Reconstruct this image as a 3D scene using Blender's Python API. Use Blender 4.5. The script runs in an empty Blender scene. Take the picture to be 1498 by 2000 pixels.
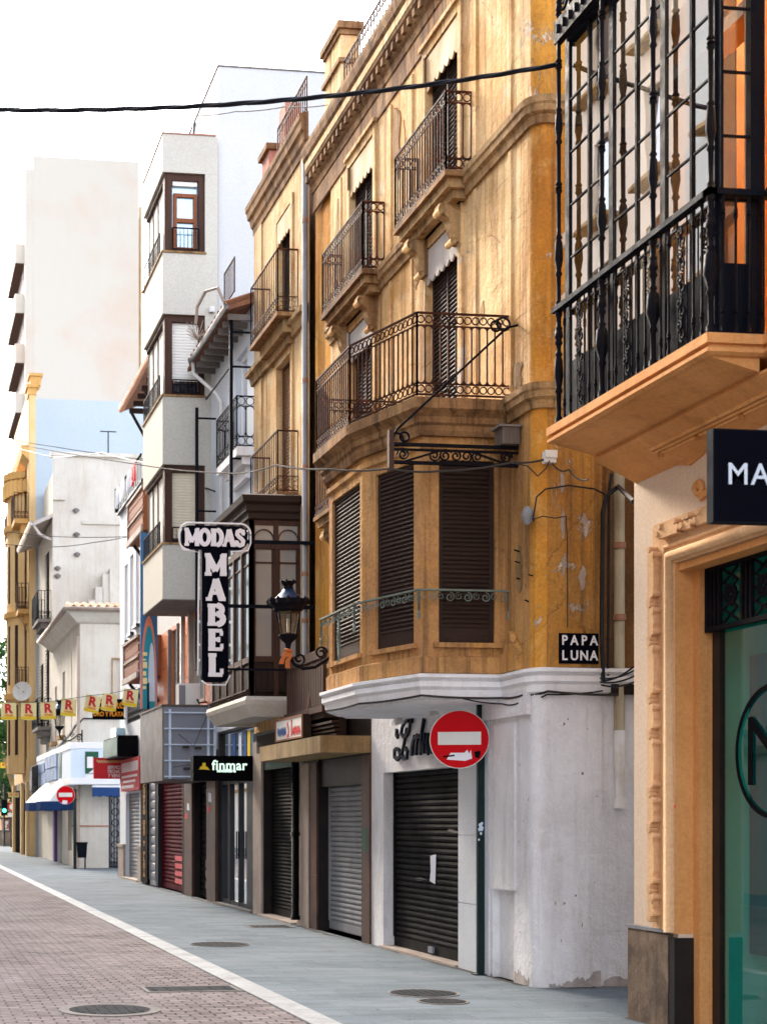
import bpy, math, random
from mathutils import Vector, Matrix
random.seed(11)
PI = math.pi
sc = bpy.context.scene
COL = sc.collection
# ---------------------------------------------------------------- camera model (photo pixels -> points on real planes)
EYE = 1.65; FOC = 3000.0; CX = 200.0; CY = 1597.0
TH = math.atan(0.132); SN = math.sin(TH); CS = math.cos(TH)
def ray(x, y=CY):
    a = (x-CX)/FOC; b = (CY-y)/FOC
    return Vector((SN+a*CS, CS-a*SN, b))
def onX(x, y, X):
    r = ray(x, y); t = X/r.x; return Vector((X, r.y*t, EYE+r.z*t))
def onY(x, y, Y):
    r = ray(x, y); t = Y/r.y; return Vector((r.x*t, Y, EYE+r.z*t))
def onZ(x, y, Z=0.0):
    r = ray(x, y); t = (Z-EYE)/r.z; return Vector((r.x*t, r.y*t, Z))
def yX(x, X): return onX(x, CY, X).y
def xY(x, Y): return onY(x, CY, Y).x
def zX(x, y, X): return onX(x, y, X).z
def zY(x, y, Y): return onY(x, y, Y).z

# ---------------------------------------------------------------- mesh builder
class Fr:
    """a wall plane: u along the wall, v up, w out of the wall"""
    def __init__(s, o, u, n): s.o = Vector((o[0], o[1])); s.u = Vector(u).normalized(); s.n = Vector(n).normalized()
    def P(s, u, v, w=0.0):
        q = s.o + s.u*u + s.n*w
        return (q.x, q.y, v)
def FX(X): return Fr((X, 0), (0, 1), (-1, 0))     # street facade, faces the street
def FY(Y): return Fr((0, Y), (1, 0), (0, -1))     # faces down the street towards the viewer
def FS(p, q):                                     # from p to q, outside on the left hand
    d = (Vector(q)-Vector(p)).normalized(); return Fr(p, d, (-d.y, d.x))
class MB:
    def __init__(s): s.v = []; s.f = []; s.smooth = []
    def add(s, vs, fs, sm=False):
        o = len(s.v); s.v += [tuple(p) for p in vs]
        for f in fs: s.f.append([o+i for i in f]); s.smooth.append(sm)
    def quad(s, a, b, c, d): s.add([a, b, c, d], [(0, 1, 2, 3)])
    def poly(s, pts): s.add(pts, [tuple(range(len(pts)))])
    def hexa(s, p):
        s.add(p, [(0, 3, 2, 1), (4, 5, 6, 7), (0, 1, 5, 4), (1, 2, 6, 5), (2, 3, 7, 6), (3, 0, 4, 7)])
    def box(s, x0, x1, y0, y1, z0, z1):
        s.hexa([(x0, y0, z0), (x1, y0, z0), (x1, y1, z0), (x0, y1, z0), (x0, y0, z1), (x1, y0, z1), (x1, y1, z1), (x0, y1, z1)])
    def fbox(s, fr, u0, u1, v0, v1, w0, w1):
        P = fr.P
        s.hexa([P(u0, v0, w0), P(u1, v0, w0), P(u1, v0, w1), P(u0, v0, w1), P(u0, v1, w0), P(u1, v1, w0), P(u1, v1, w1), P(u0, v1, w1)])
    def fquad(s, fr, u0, u1, v0, v1, w=0.0):
        s.quad(fr.P(u0, v0, w), fr.P(u1, v0, w), fr.P(u1, v1, w), fr.P(u0, v1, w))
    def fextr(s, fr, pts, w0, w1):
        """outline pts (u, v) on the wall plane given thickness w0..w1"""
        n = len(pts)
        s.add([fr.P(u, v, w0) for u, v in pts]+[fr.P(u, v, w1) for u, v in pts],
              [tuple(range(n)), tuple(range(n, 2*n))]+[(i, (i+1) % n, n+(i+1) % n, n+i) for i in range(n)])
    def prism(s, pts, z0, z1):
        n = len(pts)
        s.add([(x, y, z0) for x, y in pts]+[(x, y, z1) for x, y in pts],
              [tuple(range(n)), tuple(range(n, 2*n))]+[(i, (i+1) % n, n+(i+1) % n, n+i) for i in range(n)])
    def bar(s, a, b, r, r2=None, n=4):
        s.tube([a, b], r, n, r2=r2)
    def tube(s, pts, r, n=6, closed=False, r2=None, sm=None):
        pts = [Vector(p) for p in pts]; m = len(pts); vs = []; fs = []
        prev = None
        for i, p in enumerate(pts):
            if closed: d = pts[(i+1) % m]-pts[i-1]
            else: d = pts[min(i+1, m-1)]-pts[max(i-1, 0)]
            if d.length < 1e-9: d = Vector((0, 0, 1))
            d.normalize()
            if prev is None:
                up = Vector((0, 0, 1)) if abs(d.z) < .9 else Vector((0, 1, 0))
                a = d.cross(up).normalized()
            else:
                a = prev-d*prev.dot(d)
                if a.length < 1e-6: a = d.orthogonal()
                a.normalize()
            prev = a; b = d.cross(a)
            rr = r if r2 is None else r+(r2-r)*i/max(m-1, 1)
            if isinstance(r, (list, tuple)): rr = r[i]
            for k in range(n):
                q = 2*PI*(k+.5)/n
                vs.append(p+a*(math.cos(q)*rr)+b*(math.sin(q)*rr))
        for i in range(m if closed else m-1):
            j = (i+1) % m
            for k in range(n):
                fs.append((i*n+k, i*n+(k+1) % n, j*n+(k+1) % n, j*n+k))
        if not closed: fs += [tuple(range(n)), tuple(range((m-1)*n, m*n))]
        s.add(vs, fs, (n > 5) if sm is None else sm)
    def lathe(s, prof, cx, cy, n=12, sm=True):
        vs = []; fs = []
        for r, z in prof:
            for k in range(n):
                q = 2*PI*(k+.5)/n; vs.append((cx+r*math.cos(q), cy+r*math.sin(q), z))
        for i in range(len(prof)-1):
            for k in range(n): fs.append((i*n+k, i*n+(k+1) % n, (i+1)*n+(k+1) % n, (i+1)*n+k))
        fs += [tuple(range(n)), tuple(range((len(prof)-1)*n, len(prof)*n))]
        s.add(vs, fs, sm)
    def sweep(s, path, prof, closed=False):
        """moulding: profile (out, z) along a horizontal path, outside on the left of the walking direction"""
        pts = [Vector(p) for p in path]; m = len(pts); np_ = len(prof); vs = []; fs = []
        for i, p in enumerate(pts):
            d1 = (p-pts[i-1]).normalized() if (i > 0 or closed) else None
            d2 = (pts[(i+1) % m]-p).normalized() if (i < m-1 or closed) else None
            if d1 is None: d1 = d2
            if d2 is None: d2 = d1
            n1 = Vector((-d1.y, d1.x)); n2 = Vector((-d2.y, d2.x)); b = n1+n2
            if b.length < 1e-6: b = n1
            b.normalize(); k = 1/max(.35, b.dot(n1))
            for o, z in prof:
                q = p+b*(o*k); vs.append((q.x, q.y, z))
        for i in range(m if closed else m-1):
            j = (i+1) % m
            for k in range(np_): fs.append((i*np_+k, i*np_+(k+1) % np_, j*np_+(k+1) % np_, j*np_+k))
        if not closed: fs += [tuple(range(np_)), tuple(range((m-1)*np_, m*np_))]
        s.add(vs, fs)
    def wall(s, fr, u0, u1, v0, v1, ops=(), depth=.25, back=True):
        us = sorted({u0, u1}.union(*[{max(u0, min(u1, o[0])), max(u0, min(u1, o[1]))} for o in ops]) if ops else {u0, u1})
        vs = sorted({v0, v1}.union(*[{max(v0, min(v1, o[2])), max(v0, min(v1, o[3]))} for o in ops]) if ops else {v0, v1})
        for a, b in zip(us, us[1:]):
            for c, d in zip(vs, vs[1:]):
                mu, mv = (a+b)/2, (c+d)/2
                if any(o[0] < mu < o[1] and o[2] < mv < o[3] for o in ops): continue
                s.fquad(fr, a, b, c, d, 0)
        for o in ops:
            a, b, c, d = o[:4]; w = -(o[4] if len(o) > 4 else depth); P = fr.P
            s.quad(P(a, c, 0), P(a, d, 0), P(a, d, w), P(a, c, w)); s.quad(P(b, c, 0), P(b, d, 0), P(b, d, w), P(b, c, w))
            s.quad(P(a, d, 0), P(b, d, 0), P(b, d, w), P(a, d, w)); s.quad(P(a, c, 0), P(b, c, 0), P(b, c, w), P(a, c, w))
            if back: s.fquad(fr, a, b, c, d, w)
    def shell(s, fr, u0, u1, v0, v1, ops=(), depth=.25, deep=7.0):
        s.wall(fr, u0, u1, v0, v1, ops, depth); P = fr.P; w = -deep
        s.quad(P(u0, v0, 0), P(u0, v1, 0), P(u0, v1, w), P(u0, v0, w)); s.quad(P(u1, v0, 0), P(u1, v1, 0), P(u1, v1, w), P(u1, v0, w))
        s.quad(P(u0, v1, 0), P(u1, v1, 0), P(u1, v1, w), P(u0, v1, w)); s.fquad(fr, u0, u1, v0, v1, w)
    def stroke(s, fr, pts, wd, w0, w1, closed=False):
        """flat ribbon of width wd along pts (u, v) on the wall plane"""
        q = [Vector(p) for p in pts]; m = len(q); L = []; R = []
        for i, p in enumerate(q):
            d1 = (p-q[i-1]) if (i > 0 or closed) else q[i+1]-p
            d2 = (q[(i+1) % m]-p) if (i < m-1 or closed) else d1
            d1 = d1.normalized(); d2 = d2.normalized()
            n1 = Vector((-d1.y, d1.x)); b = n1+Vector((-d2.y, d2.x))
            if b.length < 1e-6: b = n1.copy()
            b.normalize(); k = min(1.6, 1/max(.3, b.dot(n1)))
            ww = wd[i] if isinstance(wd, (list, tuple)) else wd
            L.append(p+b*(ww/2*k)); R.append(p-b*(ww/2*k))
        for i in range(m if closed else m-1):
            j = (i+1) % m
            P = fr.P
            s.hexa([P(*L[i], w0), P(*R[i], w0), P(*R[j], w0), P(*L[j], w0), P(*L[i], w1), P(*R[i], w1), P(*R[j], w1), P(*L[j], w1)])
    def build(s, name, mat, parent=None, loc=None):
        me = bpy.data.meshes.new(name)
        me.from_pydata([Vector(v) for v in s.v], [], s.f); me.update()
        for p, sm in zip(me.polygons, s.smooth): p.use_smooth = sm
        if mat is not None: me.materials.append(mat)
        return link(name, me, parent, loc)
def link(name, me, parent=None, loc=None):
    o = bpy.data.objects.new(name, me); COL.objects.link(o)
    if loc is not None: o.location = loc
    if parent is not None:
        o.parent = parent; o.matrix_parent_inverse = Matrix.Translation(-ORG[parent.name])
        ORG[o.name] = ORG[parent.name] if parent.type != 'EMPTY' else Vector((0, 0, 0))
        if parent.type != 'EMPTY': o.matrix_parent_inverse = Matrix.Identity(4)
    else: ORG[o.name] = Vector((0, 0, 0))
    return o
ORG = {}
def thing(name, label, cat, loc=(0, 0, 0), group=None):
    o = bpy.data.objects.new(name, None); COL.objects.link(o); o.location = loc; o.empty_display_size = .2
    ORG[o.name] = Vector(loc)
    o['label'] = label; o['category'] = cat
    if group: o['group'] = group
    return o
def tag(o, label, cat, group=None):
    o['label'] = label; o['category'] = cat
    if group: o['group'] = group
    return o
def struct(o, kind='structure'): o['kind'] = kind; return o
def copy_tree(o, loc):
    c = o.copy(); COL.objects.link(c); c.location = loc
    for ch in list(o.children):
        d = ch.copy(); COL.objects.link(d); d.parent = c
        for g in list(ch.children):
            e = g.copy(); COL.objects.link(e); e.parent = d
    return c
def textmesh(name, body, fr, u, v, size, mat, parent, w=.004, flip=False, ext=.003, bold=0.0, shear=0.0, align='CENTER', sx=1.0, spacing=1.0):
    """lettering on a wall plane; flip = reading direction runs against the plane's u axis"""
    cu = bpy.data.curves.new('lettering', 'FONT'); cu.body = body; cu.size = size; cu.extrude = ext; cu.offset = bold
    cu.shear = shear; cu.align_x = align; cu.align_y = 'CENTER'; cu.space_character = spacing; cu.resolution_u = 4
    t = bpy.data.objects.new('lettering', cu); COL.objects.link(t)
    dg = bpy.context.evaluated_depsgraph_get()
    me = bpy.data.meshes.new_from_object(t.evaluated_get(dg)); bpy.data.objects.remove(t)
    k = -1 if flip else 1
    for p in me.vertices:
        q = fr.P(u+k*p.co.x*sx, v+p.co.y, w+p.co.z); p.co = q
    me.materials.clear(); me.materials.append(mat); me.update(); me.name = name
    return link(name, me, parent)

# ---------------------------------------------------------------- materials
def newmat(name):
    m = bpy.data.materials.new(name); m.use_nodes = True
    nt = m.node_tree; nt.nodes.clear()
    return m, nt
class NT:
    def __init__(s, nt): s.nt = nt; s.co = s.n('ShaderNodeTexCoord').outputs['Object']
    def n(s, t, **kw):
        x = s.nt.nodes.new(t)
        for k, v in kw.items():
            if k in x.inputs.keys() if isinstance(k, str) else False: x.inputs[k].default_value = v
            else: setattr(x, k, v)
        return x
    def l(s, a, b): s.nt.links.new(a, b)
    def mapped(s, scale, rot=(0, 0, 0), loc=(0, 0, 0)):
        m = s.nt.nodes.new('ShaderNodeMapping'); m.inputs['Scale'].default_value = scale; m.inputs['Rotation'].default_value = rot; m.inputs['Location'].default_value = loc
        s.l(s.co, m.inputs['Vector']); return m.outputs[0]
    def noise(s, scale, detail=5, rough=.55, vec=None, dist=0.0):
        x = s.nt.nodes.new('ShaderNodeTexNoise'); x.inputs['Scale'].default_value = scale; x.inputs['Detail'].default_value = detail
        x.inputs['Roughness'].default_value = rough; x.inputs['Distortion'].default_value = dist
        s.l(vec if vec is not None else s.co, x.inputs['Vector']); return x.outputs['Fac']
    def ramp(s, fac, a, b, lo=(0, 0, 0, 1), hi=(1, 1, 1, 1)):
        r = s.nt.nodes.new('ShaderNodeValToRGB'); e = r.color_ramp.elements
        e[0].position = a; e[0].color = lo; e[1].position = b; e[1].color = hi
        s.l(fac, r.inputs['Fac']); return r.outputs['Color']
    def mix(s, fac, a, b, mode='MIX'):
        m = s.nt.nodes.new('ShaderNodeMixRGB'); m.blend_type = mode
        for i, q in ((0, fac), (1, a), (2, b)):
            if isinstance(q, (int, float)): m.inputs[i].default_value = q
            elif isinstance(q, tuple): m.inputs[i].default_value = q if len(q) == 4 else (*q, 1)
            else: s.l(q, m.inputs[i])
        return m.outputs[0]
    def math(s, op, a, b=0.0):
        m = s.nt.nodes.new('ShaderNodeMath'); m.operation = op
        for i, q in ((0, a), (1, b)):
            if isinstance(q, (int, float)): m.inputs[i].default_value = q
            else: s.l(q, m.inputs[i])
        return m.outputs[0]
    def bump(s, h, strength, dist=.02, prev=None):
        b = s.nt.nodes.new('ShaderNodeBump'); b.inputs['Strength'].default_value = strength; b.inputs['Distance'].default_value = dist
        s.l(h, b.inputs['Height'])
        if prev is not None: s.l(prev, b.inputs['Normal'])
        return b.outputs[0]
    def out(s, col, rough=.8, metal=0.0, nrm=None, spec=.3, **kw):
        p = s.nt.nodes.new('ShaderNodeBsdfPrincipled')
        if isinstance(col, tuple): p.inputs['Base Color'].default_value = (*col[:3], 1)
        else: s.l(col, p.inputs['Base Color'])
        if isinstance(rough, (int, float)): p.inputs['Roughness'].default_value = rough
        else: s.l(rough, p.inputs['Roughness'])
        p.inputs['Metallic'].default_value = metal; p.inputs['Specular IOR Level'].default_value = spec
        for k, v in kw.items():
            k = k.replace('_', ' ')
            if k in p.inputs: p.inputs[k].default_value = v
        if nrm is not None: s.l(nrm, p.inputs['Normal'])
        o = s.nt.nodes.new('ShaderNodeOutputMaterial'); s.l(p.outputs[0], o.inputs[0]); return p
def plaster(name, c1, c2, stain=(.16, .10, .05), st=.5, peel=None, pk=.62, sc_=.7, rough=.92, bumpk=.35, lo=.4, hi=.62, seam=False):
    m, nt = newmat(name); N = NT(nt)
    a = N.noise(sc_, 7, .62, dist=.3); col = N.mix(N.ramp(a, lo, hi), c1, c2)
    if st > 0:
        b = N.noise(1.6, 7, .68, N.mapped((1.6, 1.6, .28)), .4)
        col = N.mix(N.math('MULTIPLY', N.ramp(b, .50, .78), st), col, stain)
        b2 = N.noise(5.0, 6, .7, N.mapped((1, 1, .5), loc=(3, 5, 1)))
        col = N.mix(N.math('MULTIPLY', N.ramp(b2, .56, .78), st*.55), col, stain)
        b3 = N.noise(1.0, 6, .65, N.mapped((8, 8, .24), loc=(1, 2, 7)), .25)
        col = N.mix(N.math('MULTIPLY', N.ramp(b3, .56, .74), st*.6), col, stain)
    if peel:
        p = N.noise(1.15, 9, .72, dist=.8); col = N.mix(N.ramp(p, pk, pk+.02), col, peel)
    f = N.noise(38, 4, .6); col = N.mix(.16, col, N.ramp(f, .25, .75), 'OVERLAY')
    nb = N.bump(f, bumpk*.5, .01); g = N.noise(4.5, 6, .6); nb = N.bump(g, bumpk, .03, nb)
    if peel: nb = N.bump(N.ramp(p, pk, pk+.02), .5, .01, nb)
    N.out(col, rough, nrm=nb, spec=.2); return m
def old_stucco(name, c1, c2, c3, peel, stain, pk=.63, drip=.8, rust=(.30, .12, .03), bumpk=.8):
    """aged lime stucco: washed-out and deep patches, flaked-off areas, run marks, hairline cracks"""
    m, nt = newmat(name); N = NT(nt)
    a = N.noise(.55, 8, .66, dist=.6); col = N.mix(N.ramp(a, .38, .60), c1, c2)
    a2 = N.noise(1.7, 8, .7, N.mapped((1, 1, .6), loc=(7, 2, 3)), .8); col = N.mix(N.math('MULTIPLY', N.ramp(a2, .50, .66), .8), col, c3)
    r = N.noise(1.2, 7, .7, N.mapped((1.4, 1.4, .5), loc=(2, 9, 4)), .5); col = N.mix(N.math('MULTIPLY', N.ramp(r, .56, .72), .55), col, rust)
    p = N.noise(1.25, 10, .74, N.mapped((1, 1, .75), loc=(4, 4, 8)), 1.0); pm = N.ramp(p, pk, pk+.015); col = N.mix(pm, col, peel)
    p2 = N.noise(3.1, 9, .75, N.mapped((1, 1, .6), loc=(1, 6, 2)), .8); pm2 = N.ramp(p2, pk+.045, pk+.06); col = N.mix(N.math('MULTIPLY', pm2, .75), col, tuple(x*.75 for x in peel))
    b = N.noise(1.0, 7, .68, N.mapped((9, 9, .22), loc=(1, 2, 7)), .3); col = N.mix(N.math('MULTIPLY', N.ramp(b, .50, .72), drip), col, stain)
    b2 = N.noise(1.0, 6, .66, N.mapped((2.2, 2.2, .35), loc=(5, 1, 2)), .5); col = N.mix(N.math('MULTIPLY', N.ramp(b2, .52, .74), drip*.8), col, stain)
    v = nt.nodes.new('ShaderNodeTexVoronoi'); v.feature = 'DISTANCE_TO_EDGE'; v.inputs['Scale'].default_value = 1.1
    wv = N.noise(2.0, 6, .7); cv = nt.nodes.new('ShaderNodeVectorMath'); cv.operation = 'ADD'; N.l(N.mapped((1, 1, .8)), cv.inputs[0]); N.l(N.ramp(wv, 0, 1), cv.inputs[1]); N.l(cv.outputs[0], v.inputs['Vector'])
    ck = N.math('MULTIPLY', N.ramp(v.outputs['Distance'], .002, .009, (1, 1, 1, 1), (0, 0, 0, 1)), N.ramp(a2, .42, .55)); col = N.mix(N.math('MULTIPLY', ck, .55), col, stain)
    f = N.noise(34, 5, .65); col = N.mix(.22, col, N.ramp(f, .25, .75), 'OVERLAY')
    nb = N.bump(f, bumpk*.5, .012); g = N.noise(5, 7, .65); nb = N.bump(g, bumpk, .035, nb); nb = N.bump(pm, .8, .012, nb); nb = N.bump(ck, .5, -.01, nb)
    N.out(col, .93, nrm=nb, spec=.1); return m
def paint(name, c, rough=.55, var=.12, metal=0.0, dirt=None, dk=.4, bumpk=.1, nsc=3.0, spec=.25):
    m, nt = newmat(name); N = NT(nt)
    a = N.noise(nsc, 6, .6); col = N.mix(N.math('MULTIPLY', N.ramp(a, .3, .75), var*2), c, tuple(x*.6 for x in c))
    if dirt: 
        d = N.noise(2.2, 8, .7, N.mapped((1.5, 1.5, .5)), .5); col = N.mix(N.math('MULTIPLY', N.ramp(d, .48, .72), dk), col, dirt)
    rr = N.ramp(a, .2, .8, (rough*.8,)*3+(1,), (min(1, rough*1.2),)*3+(1,))
    N.out(col, rr, metal, N.bump(N.noise(30, 3), bumpk, .006), spec); return m
def wood(name, c1, c2, rough=.75, axis=2):
    m, nt = newmat(name); N = NT(nt)
    sc = [14, 14, 14]; sc[axis] = .8
    a = N.noise(2.0, 6, .65, N.mapped(tuple(sc)), .6); col = N.mix(N.ramp(a, .32, .7), c1, c2)
    b = N.noise(1.4, 5, .6); col = N.mix(N.math('MULTIPLY', N.ramp(b, .5, .75), .5), col, tuple(x*.45 for x in c1))
    N.out(col, rough, nrm=N.bump(a, .35, .01), spec=.25); return m
def iron(name, c, rust=(.13, .05, .02), k=.4, rough=.6, metal=.1, spec=.3):
    m, nt = newmat(name); N = NT(nt)
    a = N.noise(9, 7, .7); col = N.mix(N.math('MULTIPLY', N.ramp(a, .45, .65), k), c, rust)
    N.out(col, N.ramp(a, .3, .7, (rough*.75,)*3+(1,), (min(1, rough*1.3),)*3+(1,)), metal, N.bump(a, .25, .006), spec); return m
def glass(name, tint=(.9, .95, .95), refl=.3, dark=None, rough=.01, fk=.6):
    """window pane: part mirror, part see-through (or set diffuse colour behind when dark is given)"""
    m, nt = newmat(name); N = NT(nt)
    g = nt.nodes.new('ShaderNodeBsdfGlossy'); g.inputs['Roughness'].default_value = rough; g.inputs['Color'].default_value = (.95, .97, 1, 1)
    w = N.noise(.9, 2, .5); nb = N.bump(w, .06, .05); N.l(nb, g.inputs['Normal'])
    if dark:
        t = nt.nodes.new('ShaderNodeBsdfDiffuse'); t.inputs['Color'].default_value = (*dark, 1)
    else:
        t = nt.nodes.new('ShaderNodeBsdfTransparent'); t.inputs['Color'].default_value = (*tint, 1)
    fr = nt.nodes.new('ShaderNodeLayerWeight'); fr.inputs['Blend'].default_value = .35
    f = N.math('MINIMUM', N.math('ADD', N.math('MULTIPLY', fr.outputs['Fresnel'], fk), refl), .95)
    x = nt.nodes.new('ShaderNodeMixShader'); N.l(f, x.inputs[0]); N.l(t.outputs[0], x.inputs[1]); N.l(g.outputs[0], x.inputs[2])
    o = nt.nodes.new('ShaderNodeOutputMaterial'); N.l(x.outputs[0], o.inputs[0]); return m
def emit(name, c, k):
    m, nt = newmat(name); e = nt.nodes.new('ShaderNodeEmission'); e.inputs[0].default_value = (*c, 1); e.inputs[1].default_value = k
    o = nt.nodes.new('ShaderNodeOutputMaterial'); nt.links.new(e.outputs[0], o.inputs[0]); return m

M = {}
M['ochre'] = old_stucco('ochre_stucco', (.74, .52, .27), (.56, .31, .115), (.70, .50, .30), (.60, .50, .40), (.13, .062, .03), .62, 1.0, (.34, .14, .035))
M['orange'] = old_stucco('orange_stucco', (.62, .29, .045), (.46, .19, .035), (.68, .40, .13), (.68, .56, .44), (.14, .065, .03), .595, .8)
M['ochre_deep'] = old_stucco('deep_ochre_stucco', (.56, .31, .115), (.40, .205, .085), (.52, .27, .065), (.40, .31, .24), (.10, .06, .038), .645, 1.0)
M['stone_trim'] = old_stucco('stained_trim', (.42, .27, .13), (.26, .14, .06), (.50, .34, .17), (.48, .38, .28), (.06, .035, .02), .66, .95)
M['cornice'] = old_stucco('decayed_cornice', (.30, .165, .075), (.15, .075, .036), (.40, .24, .11), (.42, .32, .22), (.035, .022, .015), .66, 1.0)
M['white_wall'] = plaster('white_limewash', (.80, .80, .82), (.68, .67, .69), (.36, .30, .26), .6, None, .6, .8, bumpk=1.0)
M['white_trim'] = plaster('white_painted_trim', (.84, .84, .86), (.74, .74, .75), (.35, .3, .26), .4, None, .6, 1.5)
M['marble'] = plaster('pale_marble', (.66, .69, .74), (.58, .61, .66), (.4, .36, .34), .2, None, .6, 1.2, .45, .06)
M['peach'] = plaster('peach_paint', (.66, .315, .115), (.57, .26, .085), (.24, .11, .045), .5, None, .6, 1.3, bumpk=.25)
M['peach_light'] = plaster('pale_peach_paint', (.68, .43, .24), (.61, .37, .19), (.32, .16, .08), .45, None, .6, 1.2, bumpk=.3)
M['cream_paint'] = plaster('cream_paint', (.68, .55, .43), (.64, .49, .36), (.45, .3, .2), .15, None, .6, .5, bumpk=.12)
M['plinth'] = plaster('worn_stone_plinth', (.20, .14, .095), (.085, .058, .042), (.012, .010, .008), 1.0, None, .6, 3.2, .7, .5)
M['dark_stone'] = plaster('dark_granite', (.020, .015, .014), (.013, .010, .010), (.008, .007, .006), .4, None, .6, 3, .35, .1)
M['orange_low'] = old_stucco('flaking_orange_stucco', (.48, .23, .05), (.32, .15, .045), (.50, .27, .09), (.56, .46, .37), (.085, .05, .03), .60, .95)
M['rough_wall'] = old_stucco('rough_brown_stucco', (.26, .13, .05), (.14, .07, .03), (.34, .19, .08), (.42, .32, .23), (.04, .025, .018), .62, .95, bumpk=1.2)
M['beige2'] = old_stucco('house_buff_stucco', (.70, .50, .28), (.58, .36, .16), (.62, .55, .38), (.60, .58, .46), (.18, .09, .04), .63, .9)
M['blue_white'] = plaster('blue_white_paint', (.62, .66, .71), (.58, .62, .68), (.5, .5, .52), .2, None, .6, .5, bumpk=.2)
M['pure_white'] = plaster('white_render', (.60, .605, .61), (.56, .57, .58), (.42, .42, .42), .12, None, .6, .3, bumpk=.03)
M['grey_cream'] = plaster('grey_cream_render', (.54, .515, .45), (.51, .485, .42), (.36, .33, .28), .15, None, .6, .4, bumpk=.02)
M['old_white'] = plaster('old_whitewash', (.62, .59, .53), (.54, .50, .44), (.38, .28, .19), .5, None, .6, .5, bumpk=.4)
M['tower'] = plaster('pinkish_render', (.52, .475, .41), (.52, .40, .315), (.40, .32, .27), .10, None, .6, .22, lo=.45, hi=.7, bumpk=.1)
M['pale_blue'] = plaster('pale_blue_wall', (.40, .47, .525), (.43, .49, .535), (.34, .37, .39), .15, None, .6, .4, bumpk=.1)
M['far_ochre'] = plaster('far_ochre', (.72, .50, .25), (.68, .45, .20), (.36, .22, .1), .4, None, .6, .7)
M['far_ochre_dark'] = plaster('far_ochre_trim', (.62, .37, .13), (.55, .31, .1), (.3, .16, .06), .4, None, .6, 1.2)
M['orange_tile'] = plaster('orange_tiles', (.60, .18, .07), (.52, .15, .06), (.3, .1, .05), .3, None, .6, 2, .5, .1)
M['concrete'] = plaster('grey_concrete', (.22, .20, .185), (.17, .155, .145), (.12, .1, .09), .5, None, .6, 1.2)
M['brown_marble'] = plaster('brown_marble', (.105, .055, .038), (.065, .034, .025), (.03, .02, .016), .5, None, .6, 2.5, .4, .05)
M['light_pillar'] = plaster('light_stone_pillar', (.40, .33, .28), (.32, .255, .215), (.2, .14, .1), .4, None, .6, 1.5, .6, .1)
M['canopy'] = plaster('dirty_canopy', (.34, .24, .115), (.26, .175, .08), (.10, .07, .04), .95, None, .6, 1.6)
M['tile'] = plaster('roof_tiles', (.30, .14, .08), (.20, .10, .07), (.06, .04, .035), .6, None, .6, 3)
M['dark_wood'] = wood('dark_wood', (.036, .019, .013), (.022, .012, .009))
M['brown_wood'] = wood('brown_wood', (.075, .034, .022), (.042, .020, .014))
M['red_wood'] = wood('red_brown_wood', (.27, .09, .035), (.19, .06, .025))
M['louver'] = wood('louvre_slats', (.040, .021, .014), (.024, .013, .010), .75, 0)
M['louver_grey'] = wood('grey_louvre', (.075, .053, .042), (.045, .031, .026), .8, 0)
M['louver_light'] = wood('tan_louvre', (.36, .18, .08), (.24, .11, .05), .6, 0)
M['iron_rust'] = iron('rusty_iron', (.030, .011, .007), (.12, .034, .012), .85, .85, 0, .15)
M['iron_black'] = iron('black_iron', (.006, .006, .009), (.022, .014, .012), .35, .65, 0, .04)
M['iron_navy'] = iron('navy_iron', (.005, .007, .012), (.018, .012, .012), .2, .65, 0, .04)
M['iron_green'] = iron('verdigris_iron', (.16, .20, .17), (.10, .07, .05), .55, .8)
M['steel_shutter'] = paint('galvanised_shutter', (.27, .28, .30), .5, .25, 0, (.12, .11, .10), .5)
M['black_shutter'] = paint('dark_shutter', (.0045, .004, .0048), .65, .2, 0, (.02, .017, .015), .35, .1, 3.0, .12)
M['red_shutter'] = paint('wine_shutter', (.075, .006, .013), .7, .2, 0, (.03, .006, .008), .4, .1, 3.0, .03)
M['white_blind'] = paint('white_blind', (.80, .78, .72), .6, .08)
M['cream_blind'] = paint('cream_blind', (.74, .66, .50), .6, .1)
M['pole_green'] = paint('dark_green_paint', (.003, .018, .018), .38, .15, 0, (.02, .03, .03), .3)
M['sign_red'] = paint('sign_red', (.58, .003, .008), .5, .08, spec=.06)
M['sign_white'] = paint('sign_white', (.74, .74, .70), .5, .08, 0, (.5, .48, .44), .3)
M['white'] = paint('white_paint', (.80, .81, .83), .45, .05)
M['letter_white'] = paint('white_lettering', (.80, .78, .80), .4, .05)
M['black'] = paint('black_paint', (.0025, .0025, .0035), .6, .1, spec=.04)
M['sign_navy'] = paint('navy_enamel', (.0016, .002, .006), .6, .1, spec=.03)
M['yellow'] = paint('yellow_paint', (.85, .60, .03), .5, .05)
M['orange_letter'] = paint('orange_lettering', (.85, .30, .01), .5, .05)
M['gold_letter'] = paint('gold_lettering', (.72, .32, .02), .5, .1)
M['pale_yellow'] = paint('pale_yellow_plastic', (.84, .74, .36), .5, .04)
M['red'] = paint('red_paint', (.62, .02, .03), .5, .06)
M['red_faded'] = paint('faded_red', (.55, .08, .09), .6, .1)
M['blue'] = paint('blue_paint', (.03, .10, .32), .5, .1)
M['blue_letter'] = paint('slate_blue_lettering', (.24, .33, .52), .5, .12)
M['script_blue'] = paint('blue_black_lettering', (.002, .006, .018), .6, .1, spec=.15)
M['awning_white'] = paint('awning_white', (.78, .80, .84), .75, .08, 0, (.5, .48, .45), .3)
M['awning_blue'] = paint('awning_blue', (.015, .055, .19), .75, .1)
M['light_blue'] = paint('light_blue_panel', (.62, .74, .86), .5, .05)
M['purple'] = paint('purple_paint', (.12, .05, .22), .5, .1)
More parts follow.
